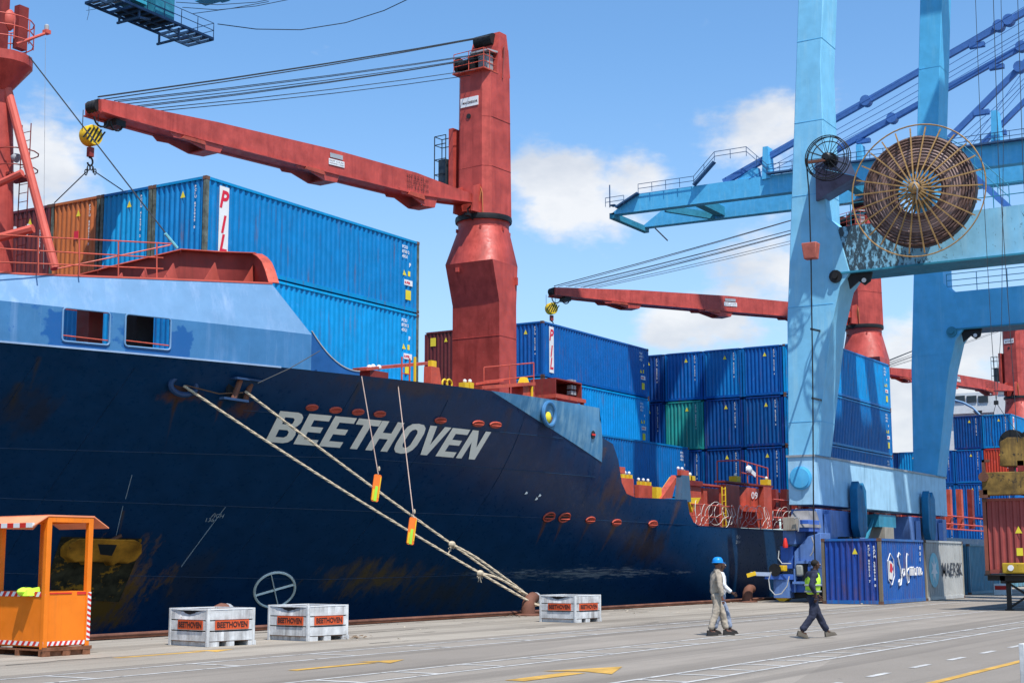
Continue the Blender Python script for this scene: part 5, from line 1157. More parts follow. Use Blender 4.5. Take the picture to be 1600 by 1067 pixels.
# ================================================================ ACCOMMODATION BLOCK AFT
ab = thing('deckhouse', 'white deckhouse and sweeping bulwark aft, seen between the gantry leg and the farthest crane', 'deckhouse')
X1 = 150
b = MB(); q = un(1551, 596, X=X1); q1 = un(1600, 650, X=X1); b.box(X1, X1+12, q.y-9, q.y, 3, q.z); b.box(X1+1, X1+9, q.y-6, q.y-1.0, q.z, q.z+2.2); b.build('house_wall', M_white, ab)
q2 = un(1480, 636, X=X1+6); b = MB(); b.box(X1+6, X1+16, q.y, q2.y, 3, un(1520, 645, X=X1+6).z); b.build('house_wall', M_white, ab)
b = MB(); b.box(X1+5.5, X1+15, q.y-1, q2.y+.8, un(1520, 646, X=X1+6).z, un(1520, 614, X=X1+6).z); b.build('bridge_wing', M_white, ab)
for i in range(3):
    qq = un(1500+i*18, 624, X=X1+5.4); MB().box(X1+5.4, X1+5.52, qq.y-.5, qq.y+.5, qq.z-.3, qq.z+.4).build('window', M_glass, ab)
qq = un(1569, 664, X=X1); 
for i in range(3): z = un(1555, 607+i*4, X=X1).z; MB().box(X1-.06, X1+.02, q.y-2.4+i*.1, q.y-.5, z-.12, z+.08).build('window', M_grey, ab)
qq = un(1522, 650, X=X1-1); b = MB(); b.prism([un(1519, 642, X=X1-1), un(1534, 641, X=X1-1), un(1533, 646, X=X1-1), un(1530, 648, X=X1-1), un(1534, 653, X=X1-1)], (.2, 0, 0)); b.build('davit_mark', M_dark, ab)
b = MB(); b.path([un(1490, 625, X=X1-2), un(1505, 629, X=X1-2), un(1520, 637, X=X1-2), un(1531, 648, X=X1-2)], .12, 6); b.build('sweeping_rail', M_strake2, ab)
b = MB(); b.box(X1+2, X1+2.3, q.y-3, q.y-2.7, q.z+2.2, q.z+6); b.box(X1+2.05, X1+2.25, q.y-4, q.y-1.6, q.z+5, q.z+5.2); b.build('radar_post', M_white, ab)
settle(ab, (X1, q.y, 3))
# ================================================================ SHIP TO SHORE GANTRY (near)
g = thing('gantry_crane', 'pale blue ship to shore gantry crane with a huge cable reel, straddling the quay', 'crane', 'ship to shore gantry cranes')
def leg_poly(x, upper=48.0):
    return [(x, 23.12, 6.16), (x, 22.98, 12), (x, 22.20, 23.5), (x, 20.6, upper), (x, 19.25, upper), (x, 21.08, 23.3), (x, 21.06, 16.4), (x, 20.6, 15.93), (x, 20.1, 13.88), (x, 20.55, 13.3), (x, 20.97, 11.78), (x, 21.85, 6.16)]
LX = (60.1, 78.3); LW = 1.8
def leg_edge(z, pts=((6.16, 23.12), (12, 22.98), (23.5, 22.20), (44, 20.8))):
    for (a, ya), (c, yc) in zip(pts, pts[1:]):
        if a <= z <= c: return ya+(yc-ya)*(z-a)/(c-a)
def leg_in(z, pts=((6.16, 21.85), (11.78, 20.97), (15.93, 20.6), (16.4, 21.06), (23.3, 21.08), (44, 19.55))):
    for (a, ya), (c, yc) in zip(pts, pts[1:]):
        if a <= z <= c: return ya+(yc-ya)*(z-a)/(c-a)
for x in LX:
    for z in (7.6, 12.6, 17.5, 20.8, 24.5, 28.5, 33):
        e0, e1 = leg_in(z)-.004, leg_edge(z)+.004
        MB().path([(x-.004, e1, z), (x-.004, e0, z), (x+LW+.004, e0, z)], .012, 4).build('weld_seam', M_sts, g)
    b = MB(); [b.path([(x+.03, y, 13.93), (x+.02, y, 15.9)], .012, 4) for y in (9, )]; b.build('weld_seam', M_sts, g)
for x in LX: MB().prism(leg_poly(x), (LW, 0, 0)).build('leg', M_sts if x > 70 else M_stsw, g, bev=.03)
for x in LX:
    MB().box(x+.03, x+LW-.03, 3.2, 20.62, 13.92, 15.9).build('portal_beam', M_peel if x < 70 else M_sts, g)
    MB().box(x-.06, x+LW+.06, 3.4, 20.5, 13.84, 13.92).build('beam_flange', M_teal, g)
    MB().box(x+.1, x+LW-.1, 2.0, 3.6, .0, 44).build('leg', M_sts, g)
    b = MB(); b.prism([(x+.2, 20.3, 13.84), (x+.2, 19.2, 13.84), (x+.2, 19.3, 13.45), (x+.2, 19.55, 13.3), (x+.2, 19.8, 13.5), (x+.2, 20.2, 13.2)], (.12, 0, 0)); o = b.build('pin_bracket', M_black, g)
    MB().lathe((x+.18, 19.55, 13.5), (-1, 0, 0), [(.1, 0), (.1, .03)], 12).build('pin_hole', M_white, o)
    b = MB(); b.lathe((x-.0, 20.72, 13.75), (-1, 0, 0), [(.28, 0), (.28, .10), (.12, .10), (.12, .2)], 16); b.build('pin_boss', M_black if x < 70 else M_teal, g)
MB().box(60.07, 80.4, 21.98, 23.14, 4.07, 6.14).build('sill_beam', M_sill, g, bev=.02)
MB().box(60.02, 80.45, 21.93, 23.19, 6.10, 6.19).build('sill_flange', M_grey, g)
b = MB(); b.lathe((60.05, 22.56, 5.2), (-1, 0, 0), [(.50, 0), (.50, .06), (.42, .08), (.42, .14), (.1, .16)], 24); b.build('pin_cover', M_sts, g)
for x in (64.6, 74.0): MB().hexa([(x-.5, 21.72, 4.6), (x+.9, 21.72, 4.6), (x+.9, 21.98, 4.6), (x-.5, 21.98, 4.6), (x-.5, 21.72, 5.4), (x+.9, 21.72, 5.4), (x+.9, 21.98, 5.4), (x-.5, 21.98, 5.4)]) if 0 else None
for x in (64.2, 75.2):
    b = MB(); b.prism([(x, 21.86, 4.9), (x+.3, 21.86, 5.25), (x+.6, 21.86, 4.85), (x+.9, 21.86, 5.2), (x+1.3, 21.86, 4.85), (x+1.3, 21.86, 3.2), (x+1.0, 21.86, 2.75), (x+.3, 21.86, 2.75), (x, 21.86, 3.2)], (0, -.35, 0)); b.build('stowage_lug', M_('lug_deep_blue', (.01, .16, .32), vary=.2, streak=((.02, .05, .08), .5, 4)), g, bev=.03)
# bogies under the sill
def bogie(x0, x1, mirror=False):
    b = MB(); xm = (x0+x1)/2
    b.prism([(x0, 22.0, 3.9), (x1, 22.0, 3.9), (x1, 22.0, 2.7), (x1-.9, 22.0, 2.1), (xm+.5, 22.0, 2.1), (xm, 22.0, 2.5), (xm-.5, 22.0, 2.1), (x0+.9, 22.0, 2.1), (x0, 22.0, 2.7)], (0, 1.15, 0)); bo = b.build('equaliser_beam', M_bogie, g, bev=.03)
    for k, x in enumerate((x0+.2, xm+.25)):
        w = (x1-x0)/2-.45; b = MB(); b.prism([(x, 22.1, 2.08), (x+w, 22.1, 2.08), (x+w+.1, 22.1, 1.2), (x+w-.1, 22.1, .62), (x+.1, 22.1, .62), (x-.1, 22.1, 1.2)], (0, .95, 0)); b.build('bogie', M_bogie, g, bev=.03)
        for xx in (x+.5, x+w-.5): MB().lathe((xx, 22.35, .38), (0, 1, 0), [(.12, 0), (.38, 0), (.36, .08), (.34, .3), (.38, .38), (.12, .38)], 20).build('crane_wheel', M_black, g)
    for xx in (x0+1.1, x1-1.4):
        MB().box(xx, xx+.06, 21.82, 22.0, 2.3, 3.85).build('stiffener', M_bogie, g); MB().prism([(xx-.35, 21.95, 2.1), (xx, 21.8, 2.1), (xx+.35, 21.95, 2.1)], (0, 0, 1.6)).build('stiffener', M_bogie, g)
    for k in range(2): MB().box(xm-.6+k*.9, xm-.2+k*.9, 21.5, 22.0, 2.55, 2.75).build('bogie_step', M_dark, g)
bogie(60.3, 66.6); bogie(73.6, 80.2)
b = MB(); b.box(69.5, 70.9, 22.0, 22.9, 2.5, 3.3); b.build('junction_cabinet', M_('cabinet_beige', (.34, .30, .24), rough=.6, streak=(RUST, .4, 5)), g)
b = MB(); b.box(69.0, 71.6, 22.1, 22.8, 3.3, 3.9); b.beam((67.2, 22.4, 2.1), (69.3, 22.4, 3.9), .12, .12); b.build('sill_hanger', M_teal, g)
# end machinery: roofed housing, beige cabinet, drives, buffer arm
Xm = 59.3
def mx(u0, v0, u1, v1, X, d, m, name, par=g, bev=.015):
    a = un(u0, v0, X=X); c = un(u1, v1, X=X); return MB().box(X, X+d, min(a.y, c.y), max(a.y, c.y), min(a.z, c.z), max(a.z, c.z)).build(name, m, par, bev=bev)
M_blue2 = mat('drive_housing_blue', (.04, .12, .44), .4, vary=.15, streak=((.03, .04, .1), .5, 6)); M_beige = MATS['cabinet_beige']
a = un(1230, 824, X=58.9); c = un(1262, 797, X=58.9); 
b = MB(); b.hexa([(58.7, c.y-.1, a.z), (60.2, c.y-.1, a.z), (60.2, a.y+.05, a.z), (58.7, a.y+.05, a.z), (59.2, c.y+.1, c.z+.0), (60.2, c.y+.1, c.z), (60.2, a.y-.2, c.z), (59.2, a.y-.2, c.z)]); b.build('housing_roof', M_('roof_slate', (.22, .21, .21), rough=.8, vary=.3), g)
mx(1223, 805+3, 1244, 828, 58.5, 1.2, M_beige, 'control_cabinet'); mx(1246, 812, 1264, 830, 58.8, 1.3, M_blue2, 'drive_housing')
mx(1223, 829, 1243, 850, 58.8, 1.2, M_bogie, 'drive_housing'); mx(1219, 853, 1240, 888, 59.0, 1.0, M_blue2, 'drive_housing')
b = MB(); b.prism([un(1241, 888, X=58.9), un(1241, 862, X=58.9), un(1262, 838, X=58.9), un(1282, 832, X=58.9), un(1282, 888, X=58.9)], (1.2, 0, 0)); b.build('drive_housing', M_bogie, g, bev=.02)
mx(1240, 888, 1243, 925, 58.7, .12, M_bogie, 'frame_post', bev=0); mx(1253, 880, 1262, 914, 58.8, .12, M_dark, 'frame_post', bev=0); mx(1243, 876, 1266, 880, 58.7, .5, M_bogie, 'frame_rail', bev=0); mx(1238, 908, 1258, 912, 58.6, .8, M_bogie, 'frame_rail', bev=0)
mx(1262, 885, 1266, 925, 58.7, .12, M_blue2, 'frame_post', bev=0)
q = un(1248, 890, X=58.7); MB().box(q.x, q.x+.3, q.y-.17, q.y+.15, q.z-.25, q.z+.22).build('expansion_tank', M_('tank_grey', (.30, .31, .28)), g, bev=.07)
mx(1208, 905, 1233, 934, 58.6, 1.3, M_bogie, 'buffer_box'); b = MB(); a = un(1222, 934, X=58.8); b.prism([un(1210, 933, X=58.8), un(1233, 933, X=58.8), un(1226, 939, X=58.8), un(1218, 939, X=58.8)], (.5, 0, 0)); b.build('rail_sweep', M_yel, g)
mx(1233, 912, 1262, 925, 58.9, .8, M_blue2, 'bogie_frame'); mx(1228, 925, 1290, 934, 59.2, 1.5, M_dark, 'dark_backing_panel')  # last one: dark panel added behind the drives to blacken the gaps
b = MB(); b.beam(un(1172, 896, X=57.9), un(1212, 897, X=58.6), .14, .16); b.build('guide_arm', M_('arm_grey_blue', (.30, .36, .48)), g); b = MB(); b.beam(un(1167, 899, X=57.8), un(1181, 895, X=57.95), .2, .16); b.build('arm_tip', M_yel, g)
b = MB(); b.beam(un(1195, 900, X=58.4), un(1240, 901, X=58.8), .2, .22); b.build('guide_arm', M_blue2, g)
q = un(1213, 890, X=58.6); b = MB(); b.lathe(q, (1, 0, 0), [(.1, -.2), (.26, -.2), (.26, .1), (.12, .12)], 16); b.build('guide_drum', M_black, g); mx(1216, 883, 1225, 892, 58.5, .4, M_yel, 'drive_motor')
def hose(pts, X, m, name, r=.022): MB().path([un(u, v, X=X) for u, v in pts], r, 6).build(name, m, g)
hose([(1205, 893), (1201, 905), (1203, 920), (1211, 929), (1221, 927), (1230, 915), (1233, 900)], 58.3, M_('hose_grey', (.5, .5, .47)), 'hose'); hose([(1217, 860), (1216, 872), (1222, 880), (1236, 880)], 58.4, M_('hose_grey', (.5, .5, .47)), 'hose'); hose([(1241, 810), (1247, 808), (1249, 815), (1247, 830)], 58.4, M_grey, 'hose', .03)
q = un(1227, 847, X=58.6); b = MB(); b.lathe((q.x, q.y, q.z-.12), (0, 0, 1), [(.10, -.1), (.11, 0), (.06, .25), (.04, .3)], 10); b.build('beacon', M_redt, g)
hose([(1268, 838), (1272, 850), (1270, 862), (1266, 868)], 58.6, M_grey, 'hose', .03)
b = MB(); q0 = un(1212, 936, X=58.6)
# reel on the portal beam
cR = un(1437, 300, X=58.3)
reel = MB(); rad = 2.28
reel.lathe((58.05, cR.y, cR.z), (1, 0, 0), [(.95, 0), (.95, .06), (.95, .5)], 48, cap=False); rl = reel.build('cable_reel', M_cable, g)
for k in range(34):
    r = .98+k*(rad-.98)/34; dx = .03*math.sin(k*1.9)-.02*(k % 3)
    MB().path([(58.06+dx, cR.y+r*math.cos(a), cR.z+r*math.sin(a)) for a in [2*math.pi*i/48 for i in range(48)]], .034, 5, closed=True).build('cable_turn', (M_('reel_cable_light', (.30, .20, .175), rough=.5) if (k % 3 and 5 < k < 20) else M_cable), rl)
MB().lathe((58.12, cR.y, cR.z), (1, 0, 0), [(.95, 0), (rad+.02, 0), (rad+.02, .35), (.95, .35)], 48, cap=False).build('cable_pack', M_('reel_cable_dark', (.06, .038, .033), rough=.6), rl)
RR = 2.72
for k in range(26):
    a = 2*math.pi*k/26+.05; c_, s_ = math.cos(a), math.sin(a); p = Vector((57.55, cR.y+.30*c_, cR.z+.30*s_)); q = Vector((57.98, cR.y+RR*.96*c_, cR.z+RR*.96*s_))
    MB().beam(p, q, .055, .04, up=(1, 0, 0)).build('spoke', M_spoke, rl)
    MB().beam(Vector((58.55, p.y, p.z)), Vector((58.6, cR.y+rad*c_, cR.z+rad*s_)), .07, .05, up=(1, 0, 0)).build('spoke', M_spoke, rl)
MB().path([(57.99, cR.y+RR*math.cos(2*math.pi*i/56), cR.z+RR*math.sin(2*math.pi*i/56)) for i in range(56)], .03, 6, closed=True).build('reel_rim', M_spoke, rl)
b = MB(); b.lathe((57.45, cR.y, cR.z), (1, 0, 0), [(.1, -.08), (.2, -.05), (.24, 0), (.24, .12), (.2, .15), (.2, 2.6)], 24); b.build('reel_hub', M_spoke, rl)
b = MB(); b.path([(57.35, cR.y, cR.z), (57.25, cR.y-.1, cR.z+.12), (57.3, cR.y-.2, cR.z-.1), (57.5, cR.y-.1, cR.z-.5)], .035, 6); b.build('hub_cable', M_grey, rl)
b = MB(); b.box(58.6, 60.3, cR.y-.4, cR.y+.4, 15.9, cR.z+.3); b.build('reel_stand', M_sts, g)
# small reel and hopper bracket on the leg
c2 = un(1293, 247, X=58.2)
w = MB(); 
for r, dx in ((.95, 0), (.95, .28), (.72, .14), (.88, .0)): w.path([(58.1+dx, c2.y+r*math.cos(2*math.pi*i/36), c2.z+r*math.sin(2*math.pi*i/36)) for i in range(36)], .022, 6, closed=True)
sr = w.build('small_reel', M_black, g)
for k in range(14):
    a = 2*math.pi*k/14
    for dx in (0, .28): MB().tube((58.1+dx, c2.y+.1*math.cos(a), c2.z+.1*math.sin(a)), (58.1+dx, c2.y+.95*math.cos(a), c2.z+.95*math.sin(a)), .014, 5).build('spoke', M_black, sr)
b = MB(); b.lathe((57.95, c2.y, c2.z), (1, 0, 0), [(.14, 0), (.2, .05), (.2, .5), (.3, .5), (.3, 1.3), (.1, 1.4)], 18); b.build('reel_motor', M_black, sr)
MB().beam(un(1263, 254, X=58.0), un(1290, 250, X=58.0), .1, .12).build('reel_arm', M_rust, sr)
b = MB(); A = [un(1273, 262, X=58.6), un(1335, 262, X=58.6), un(1322, 290, X=60.0), un(1273, 315, X=60.05)]
b.hexa([un(1274, 262, X=58.7), un(1338, 275, X=58.7), un(1338, 275, X=60.1), un(1274, 262, X=60.1), un(1274, 252, X=58.7), un(1325, 245, X=58.7), un(1325, 245, X=60.1), un(1274, 252, X=60.1)])
b.prism([un(1274, 262, X=58.75), un(1338, 276, X=58.75), un(1275, 314, X=59.9)], (.9, .0, 0)); b.build('reel_bracket', M_('bracket_slate', (.10, .13, .22), rough=.6, streak=((.02, .02, .03), .5, 4)), g)
b = MB(); b.path([(58.15, c2.y+.93, c2.z+.1), un(1264, 300, X=58.15), un(1267, 395, X=58.15), un(1270, 600, X=58.2), un(1271, 800, X=58.3), un(1275, 925, X=58.4)], .028, 6); b.build('hanging_cable', M_black, g)
b = MB(); q = un(1267, 392, X=58.15); b.hexa([(q.x-.2, q.y-.26, q.z-.36), (q.x+.2, q.y-.26, q.z-.36), (q.x+.2, q.y+.26, q.z-.36), (q.x-.2, q.y+.26, q.z-.36), (q.x-.25, q.y-.33, q.z+.32), (q.x+.25, q.y-.33, q.z+.32), (q.x+.25, q.y+.33, q.z+.32), (q.x-.25, q.y+.33, q.z+.32)])
cw = b.build('cable_weight', mat('weight_faded_red', (.50, .13, .09), .6, vary=.25, spots=((.15, .05, .04), .5, 22)), g, bev=.03)
for (u, v) in ((1271, 514), (1273, 622)): b = MB(); b.beam(un(u-4, v, X=58.2), un(u+10, v+3, X=60.1), .06, .08); b.build('cable_guide', M_black, g)
# stair, walkways and railings on the portal beams
b = MB(); railing(b, [(60.2, 20.0, 15.9), (60.2, 3.5, 15.9)]); b.build('walkway_railing', M_teal, g)
b = MB(); railing(b, [(78.4, 20.9, 15.9), (78.4, 3.5, 15.9)], mids=(.33, .66)); b.build('walkway_railing', M_teal, g)
sA = un(1506, 262, X=62.2); sB = un(1578, 326, X=62.2); b = MB(); b.beam(sA, sB, .06, .25); b.beam(sA+Vector((.8, 0, 0)), sB+Vector((.8, 0, 0)), .06, .25); st_ = b.build('stair_stringer', M_stsb, g)
for k in range(14): p = sA.lerp(sB, (k+.5)/14); MB().box(p.x, p.x+.8, p.y-.1, p.y+.1, p.z, p.z+.03).build('stair_tread', M_stsb, st_)
b = MB()
for h in (1.0, .5): b.tube(sA+Vector((0, 0, h)), sB+Vector((0, 0, h)), .022, 6)
for k in range(5): p = sA.lerp(sB, k/4); b.tube(p, p+Vector((0, 0, 1)), .02, 6)
b.path([sA+Vector((0, 0, 1)), un(1500, 226, X=62.2), un(1480, 215, X=62.2)], .022, 6); b.build('stair_handrail', M_teal, st_)
b = MB(); c3 = un(1350, 335, X=64); b.box(63.2, 65.2, c3.y-.6, c3.y+.6, 15.9, 16.5); b.build('walkway_box', M_dark, g)
# high boom across the ship (above the picture) with the tip platform hanging at the upper left
for x in (66.0, 75.2): MB().box(x, x+1.1, -22, 73.5, 42.2, 44.0).build('boom_girder', M_sts, g)
for y in (-20, -5, 10, 25, 40, 55, 70): MB().box(67.1, 75.2, y, y+.8, 41.5, 42.6).build('boom_tie', M_sts, g)
MB().box(62.5, 80, -14, 12.5, 43.1, 47).build('unseen_machinery_house', M_sts, g)  # out of view; sized to shade the far leg and sill end
for x in LX: MB().box(x+.2, x+LW-.2, 1.8, 21, 43.05, 44.4).build('upper_beam', M_sts, g)
MB().box(60.1, 80.1, 19.7, 20.7, 46.8, 48.0).build('upper_cross_beam', M_sts, g)
YP = 74.0
tp = MB()
pA = un(340, 60, Y=YP); pB = un(300, 68, Y=YP); p1 = un(185, 20, Y=YP); p2 = un(150, 0, Y=YP)
zp = pB.z
M_plat = mat('platform_slate_blue', (.035, .09, .19), .6, vary=.2); M_grat = mat('grating_pale', (.26, .30, .34), .7, vary=.1)
x0 = p1.x-2.6; x1 = pB.x; YQ0, YQ1 = 71.9, 74.4
tf = MB()
for y in (YQ0, (YQ0+YQ1)/2, YQ1): tf.box(x0, x1, y-.06, y+.06, zp-.18, zp)
n = 14
for i in range(n+1): x = x0+(x1-x0)*i/n; tf.box(x-.05, x+.05, YQ0, YQ1, zp-.2, zp-.02)
pf = tf.build('tip_platform', M_plat, g)
for i in range(n):
    for j in range(2):
        if (i in (2, 3, 4, 5, 6, 9, 10) ): continue
        xa = x0+(x1-x0)*i/n+.12; ya = YQ0+(YQ1-YQ0)*j/2+.15; MB().box(xa, xa+(x1-x0)/n-.24, ya, ya+(YQ1-YQ0)/2-.3, zp-.02, zp+.02).build('platform_panel', M_grat, pf)
MB().box(x0+2.2, x0+6.0, YQ0+.2, YQ1-.2, zp-.05, zp).build('platform_plate', M_dark, pf)
for (xa, zb_) in ((x0+2.8, -.65), (x0+6.6, -1.0)):
    b = MB(); b.beam((xa, YQ0+.3, zp-.2), (xa, YQ0+.3, zp+zb_), .12, .12); b.beam((xa, YQ0+2.2, zp-.2), (xa, YQ0+2.2, zp+zb_), .12, .12); b.beam((xa, YQ0+.3, zp+zb_), (xa+1.3, YQ0+.6, zp-.3), .14, .14); b.beam((xa, YQ0+.3, zp+zb_), (xa, YQ0+2.4, zp+zb_), .14, .14); b.build('hanging_bracket', M_plat, pf)
b = MB(); railing(b, [(x0, YQ0, zp), (x1, YQ0, zp), (x1, YQ1, zp)], 1.1, r=.03); railing(b, [(x0+4, YQ1, zp), (x1, YQ1, zp)], 1.1, r=.03); b.build('platform_railing', M_plat, pf)
b = MB(); b.box(x0+1.5, x0+3.6, YQ0+.4, YQ1-.4, zp+.5, zp+3.6); b.build('tip_house', mat('tip_house_cyan', (.05, .38, .52), .4), g); b = MB(); b.box(x0+4.2, x0+6.0, YQ0+.2, YQ0+1.8, zp+.1, 42); b.build('tip_frame', M_teal, g)
b = MB(); b.box(p2.x-2.5, x0+1.5, YQ1-1.2, YQ1+.4, zp+.9, zp+1.6); b.build('tip_walkway', M_teal, g)
for i, pts in enumerate(([(340, 38), (400, 46), (470, 47), (540, 36), (600, 17), (640, -2)], [(275, 4), (340, 8), (400, 4), (440, -4)], [(285, 12), (340, 16), (400, 10), (450, 0)], [(300, 22), (360, 14), (420, 3)])):
    MB().path([un(u, v, Y=72-2.5*k) for k, (u, v) in enumerate(pts)], .035 if i == 0 else .025, 5).build('festoon_cable', M_wire, g)
MB().path([un(160, 10, Y=74), un(148, 15, Y=74), un(135, 17, Y=74)], .02, 4).build('antenna_wire', M_wire, g); MB().path([un(139, 0, Y=74), un(139, 20, Y=74), un(136, 32, Y=74)], .015, 4).build('antenna_wire', M_wire, g)
settle(g, (70, 12, 0))
# ---- second gantry crane farther along the quay: boom, stays
g2 = thing('gantry_crane', 'distant light blue gantry crane whose boom reaches over the ship behind the near leg', 'crane', 'ship to shore gantry cranes')
XG1, XG2 = 155.0, 163.2; ZB, ZT = 43.4, 45.4
tipY = 81.5
def girder(x, name, m):
    b = MB(); b.hexa([(x, -20, ZB-1.2), (x+1.2, -20, ZB-1.2), (x+1.2, tipY, ZB), (x, tipY, ZB), (x, -20, ZT-.6), (x+1.2, -20, ZT-.6), (x+1.2, tipY-3.4, ZT+.1), (x, tipY-3.4, ZT+.1)]); return b.build(name, m, g2)
girder(XG1, 'boom_girder', M_sts); girder(XG2, 'boom_girder', M_sts)
MB().box(XG1-.15, XG1+1.35, -20, tipY, ZB-1.35, ZB-1.2).build('girder_flange', M_teal, g2) if 0 else None
MB().box(XG1, XG2+1.2, tipY-.6, tipY+.1, ZB-.5, ZB+.2).build('tip_beam', M_teal, g2)
for y in (70, 52, 30, 10): MB().box(XG1+1.2, XG2, y, y+1.1, ZB+.1, ZB+1.2).build('boom_tie', M_teal, g2)
b = MB(); b.beam((XG1+3, tipY-6, ZB+.6), (XG2, tipY-10, ZB+.2), .5, .8); b.build('tip_machinery', M_teal, g2)
MB().tube((XG2, tipY-2, ZB-.3), (XG2+.5, tipY-3.5, ZB-2.0), .08, 6).build('hanging_rod', M_dark, g2)
b = MB(); railing(b, [(XG1-.3, tipY-4, ZT+.1), (XG1-.3, 70.2, ZT+.05)], 1.1, r=.04); b.build('boom_railing', M_plat, g2)
b = MB(); railing(b, [(XG1-.3, 70.2, ZT+.05), (XG1-.3, 67.5, ZT+2.6), (XG1-.3, 63.5, ZT+2.6), (XG1-.3, 61, ZT+.1), (XG1-.3, 22, ZT-.3)], 1.1, r=.04); b.build('boom_railing', M_plat, g2)
b = MB(); railing(b, [(XG2+1.4, 72, ZT+.05), (XG2+1.4, 22, ZT-.3)], 1.1, r=.04); b.build('boom_railing', M_plat, g2)
b = MB(); b.beam((XG1-.3, 70.2, ZT+.05), (XG1-.3, 67.5, ZT+2.5), .7, .2); b.beam((XG1-.3, tipY-1, ZB+.7), (XG1-.3, tipY-4, ZT+.1), .7, .2); b.beam((XG1-.4, 61, ZT+.1), (XG1-.4, 20, ZT-.35), .7, .18); b.build('boom_walkway', M_plat, g2)
b = MB(); b.prism([(XG1+.2, 62.2, ZT), (XG1+.2, 65.2, ZT), (XG1+.2, 63.2, ZT+1.1), (XG1+.2, 62.4, ZT+1.2)], (.8, 0, 0)); b.build('stay_bracket', M_sts, g2)
b = MB(); b.box(XG1-.6, XG1+.4, tipY-.9, tipY-.2, ZB+1.0, ZB+1.1); b.tube((XG1-.4, tipY-.2, ZB+.8), (XG1-.4, tipY-.2, ZB+3.6), .08, 5); railing(b, [(XG1-.6, tipY+.3, ZB+.9), (XG1-.6, tipY-2.2, ZB+.9)], 1.1, r=.04); b.build('tip_perch', M_plat, g2)
for (u, X) in ((1196, XG1), (1557, XG1)):
    q = un(u, 250, X=X-.2); MB().hexa([(X-.2, q.y-.5, ZT-.4), (X+1.3, q.y-.5, ZT-.4), (X+1.3, q.y+.5, ZT-.4), (X-.2, q.y+.5, ZT-.4), (X-.2, q.y-.3, ZT+3.4), (X+1.3, q.y-.3, ZT+3.4), (X+1.3, q.y+.3, ZT+3.4), (X-.2, q.y+.3, ZT+3.4)]).build('stay_post', M_sts, g2)
q = un(1341, 220, X=XG2-.2); MB().hexa([(XG2-.2, q.y-.5, ZT-.4), (XG2+1.3, q.y-.5, ZT-.4), (XG2+1.3, q.y+.5, ZT-.4), (XG2-.2, q.y+.5, ZT-.4), (XG2-.2, q.y-.3, ZT+4.4), (XG2+1.3, q.y-.3, ZT+4.4), (XG2+1.3, q.y+.3, ZT+4.4), (XG2-.2, q.y+.3, ZT+4.4)]).build('stay_post', M_sts, g2)
def stay(a, c, X, w=.8, knobs=(), drop=()):
    p = un(*a, X=X); q = un(*c, X=X); d = q-p; q = p+d*1.35; b = MB(); b.beam(p, q, w*.62, w*.8); s = b.build('stay', M_stsb, g2)
    for k in knobs: kk = p.lerp(p+d, k); MB().lathe(kk-Vector((.6, 0, 0)), (1, 0, 0), [(.3, 0), (.6, 0), (.6, 1.0), (.3, 1.0)], 14).build('stay_pin', M_stsb, s)
    for k in drop: kk = p.lerp(p+d, k); MB().cbox(kk+Vector((0, 0, -.7)), .6, 1.6, .5).build('stay_clamp', M_stsb, s)
stay((1131, 285), (1600, 20), XG1+.6, .85, (.50, .925, .955), (.37, .855)); stay((1262, 260), (1600, 72), XG2+.6, .8, (.41, .99), (.27, .88))
stay((1480, 220), (1600, 100), XG1+.6, .75, (.95,), (.45,)); stay((1522, 238), (1600, 160), XG2+.6, .7, (), (.5,))
for (a, c, X) in (((1140, 278), (1600, 10), XG1), ((1150, 274), (1600, 15), XG1+1), ((1170, 280), (1600, 32), XG1), ((1200, 270), (1600, 46), XG1+1), ((1215, 275), (1600, 52), XG2), ((1290, 235), (1600, 66), XG2), ((1312, 226), (1600, 60), XG2+1), ((1500, 215), (1600, 122), XG1), ((1506, 222), (1600, 130), XG1+1), ((1505, 240), (1600, 108), XG2), ((1520, 225), (1600, 135), XG2)):
    p = un(*a, X=X); q = un(*c, X=X); MB().path([p, p.lerp(q, .5)+Vector((0, 0, -.25)), q+(q-p)*.3], .035, 5).build('stay_rope', M_stsb, g2)
for y in (22, 4): 
    for x in (146, 168): MB().box(x, x+1.8, y-.6, y+.6, 0, 62).build('leg', M_sts, g2)
    MB().box(146.1, 169.7, y-.5, y+.5, 4, 6).build('sill_beam', M_sill, g2); MB().box(146.2, 169.6, y-.4, y+.4, 60.2, 61.8).build('apex_beam', M_sts, g2)
for x in (146, 168): MB().box(x+.1, x+1.7, 4.6, 21.4, 15, 17).build('portal_beam', M_sts, g2)
settle(g2, (158, 13, 0))
# ================================================================ QUAYSIDE OBJECTS
def bollard(x, y, z0, label, num=None, flip=1):
    t = thing('mooring_bollard', label, 'bollard', 'mooring bollards on the quay edge'); b = MB()
    b.lathe((0, 0, 0), (0, 0, 1), [(.42, 0), (.42, .05), (.28, .07)], 20); b.build('bollard_base', M_rust, t)
    b = MB(); b.path([(0, 0, .05), (0, 0, .22), (.03*flip, 0, .38), (.12*flip, 0, .50), (.28*flip, 0, .56), (.45*flip, 0, .55)], .23, 14, .17); b.build('bollard_post', M_rust, t)
    b = MB(); b.ball((.46*flip, 0, .55), .19, 12, (.9, 1, .95)); b.build('bollard_head', M_grey if num else M_rust, t)
    if num: text_fit(num, (.34, -.21, .50), (.56, -.21, .50), (.34, -.19, .64), M_dark, t, 'bollard_number', offset=.02)
    t.location = (x, y, z0); return t
BB = Vector((40.6, 24.45, 0)); b1 = bollard(BB.x, BB.y, 0, 'grey topped bollard with a black number where the two mooring ropes end', '13')
bollard(58.4, 24.45, 0, 'rusty hook shaped bollard to the right of the walking men')
bollard(26.2, 24.4, 0, 'bollard with a dark numbered head half hidden behind the orange booth', '3')
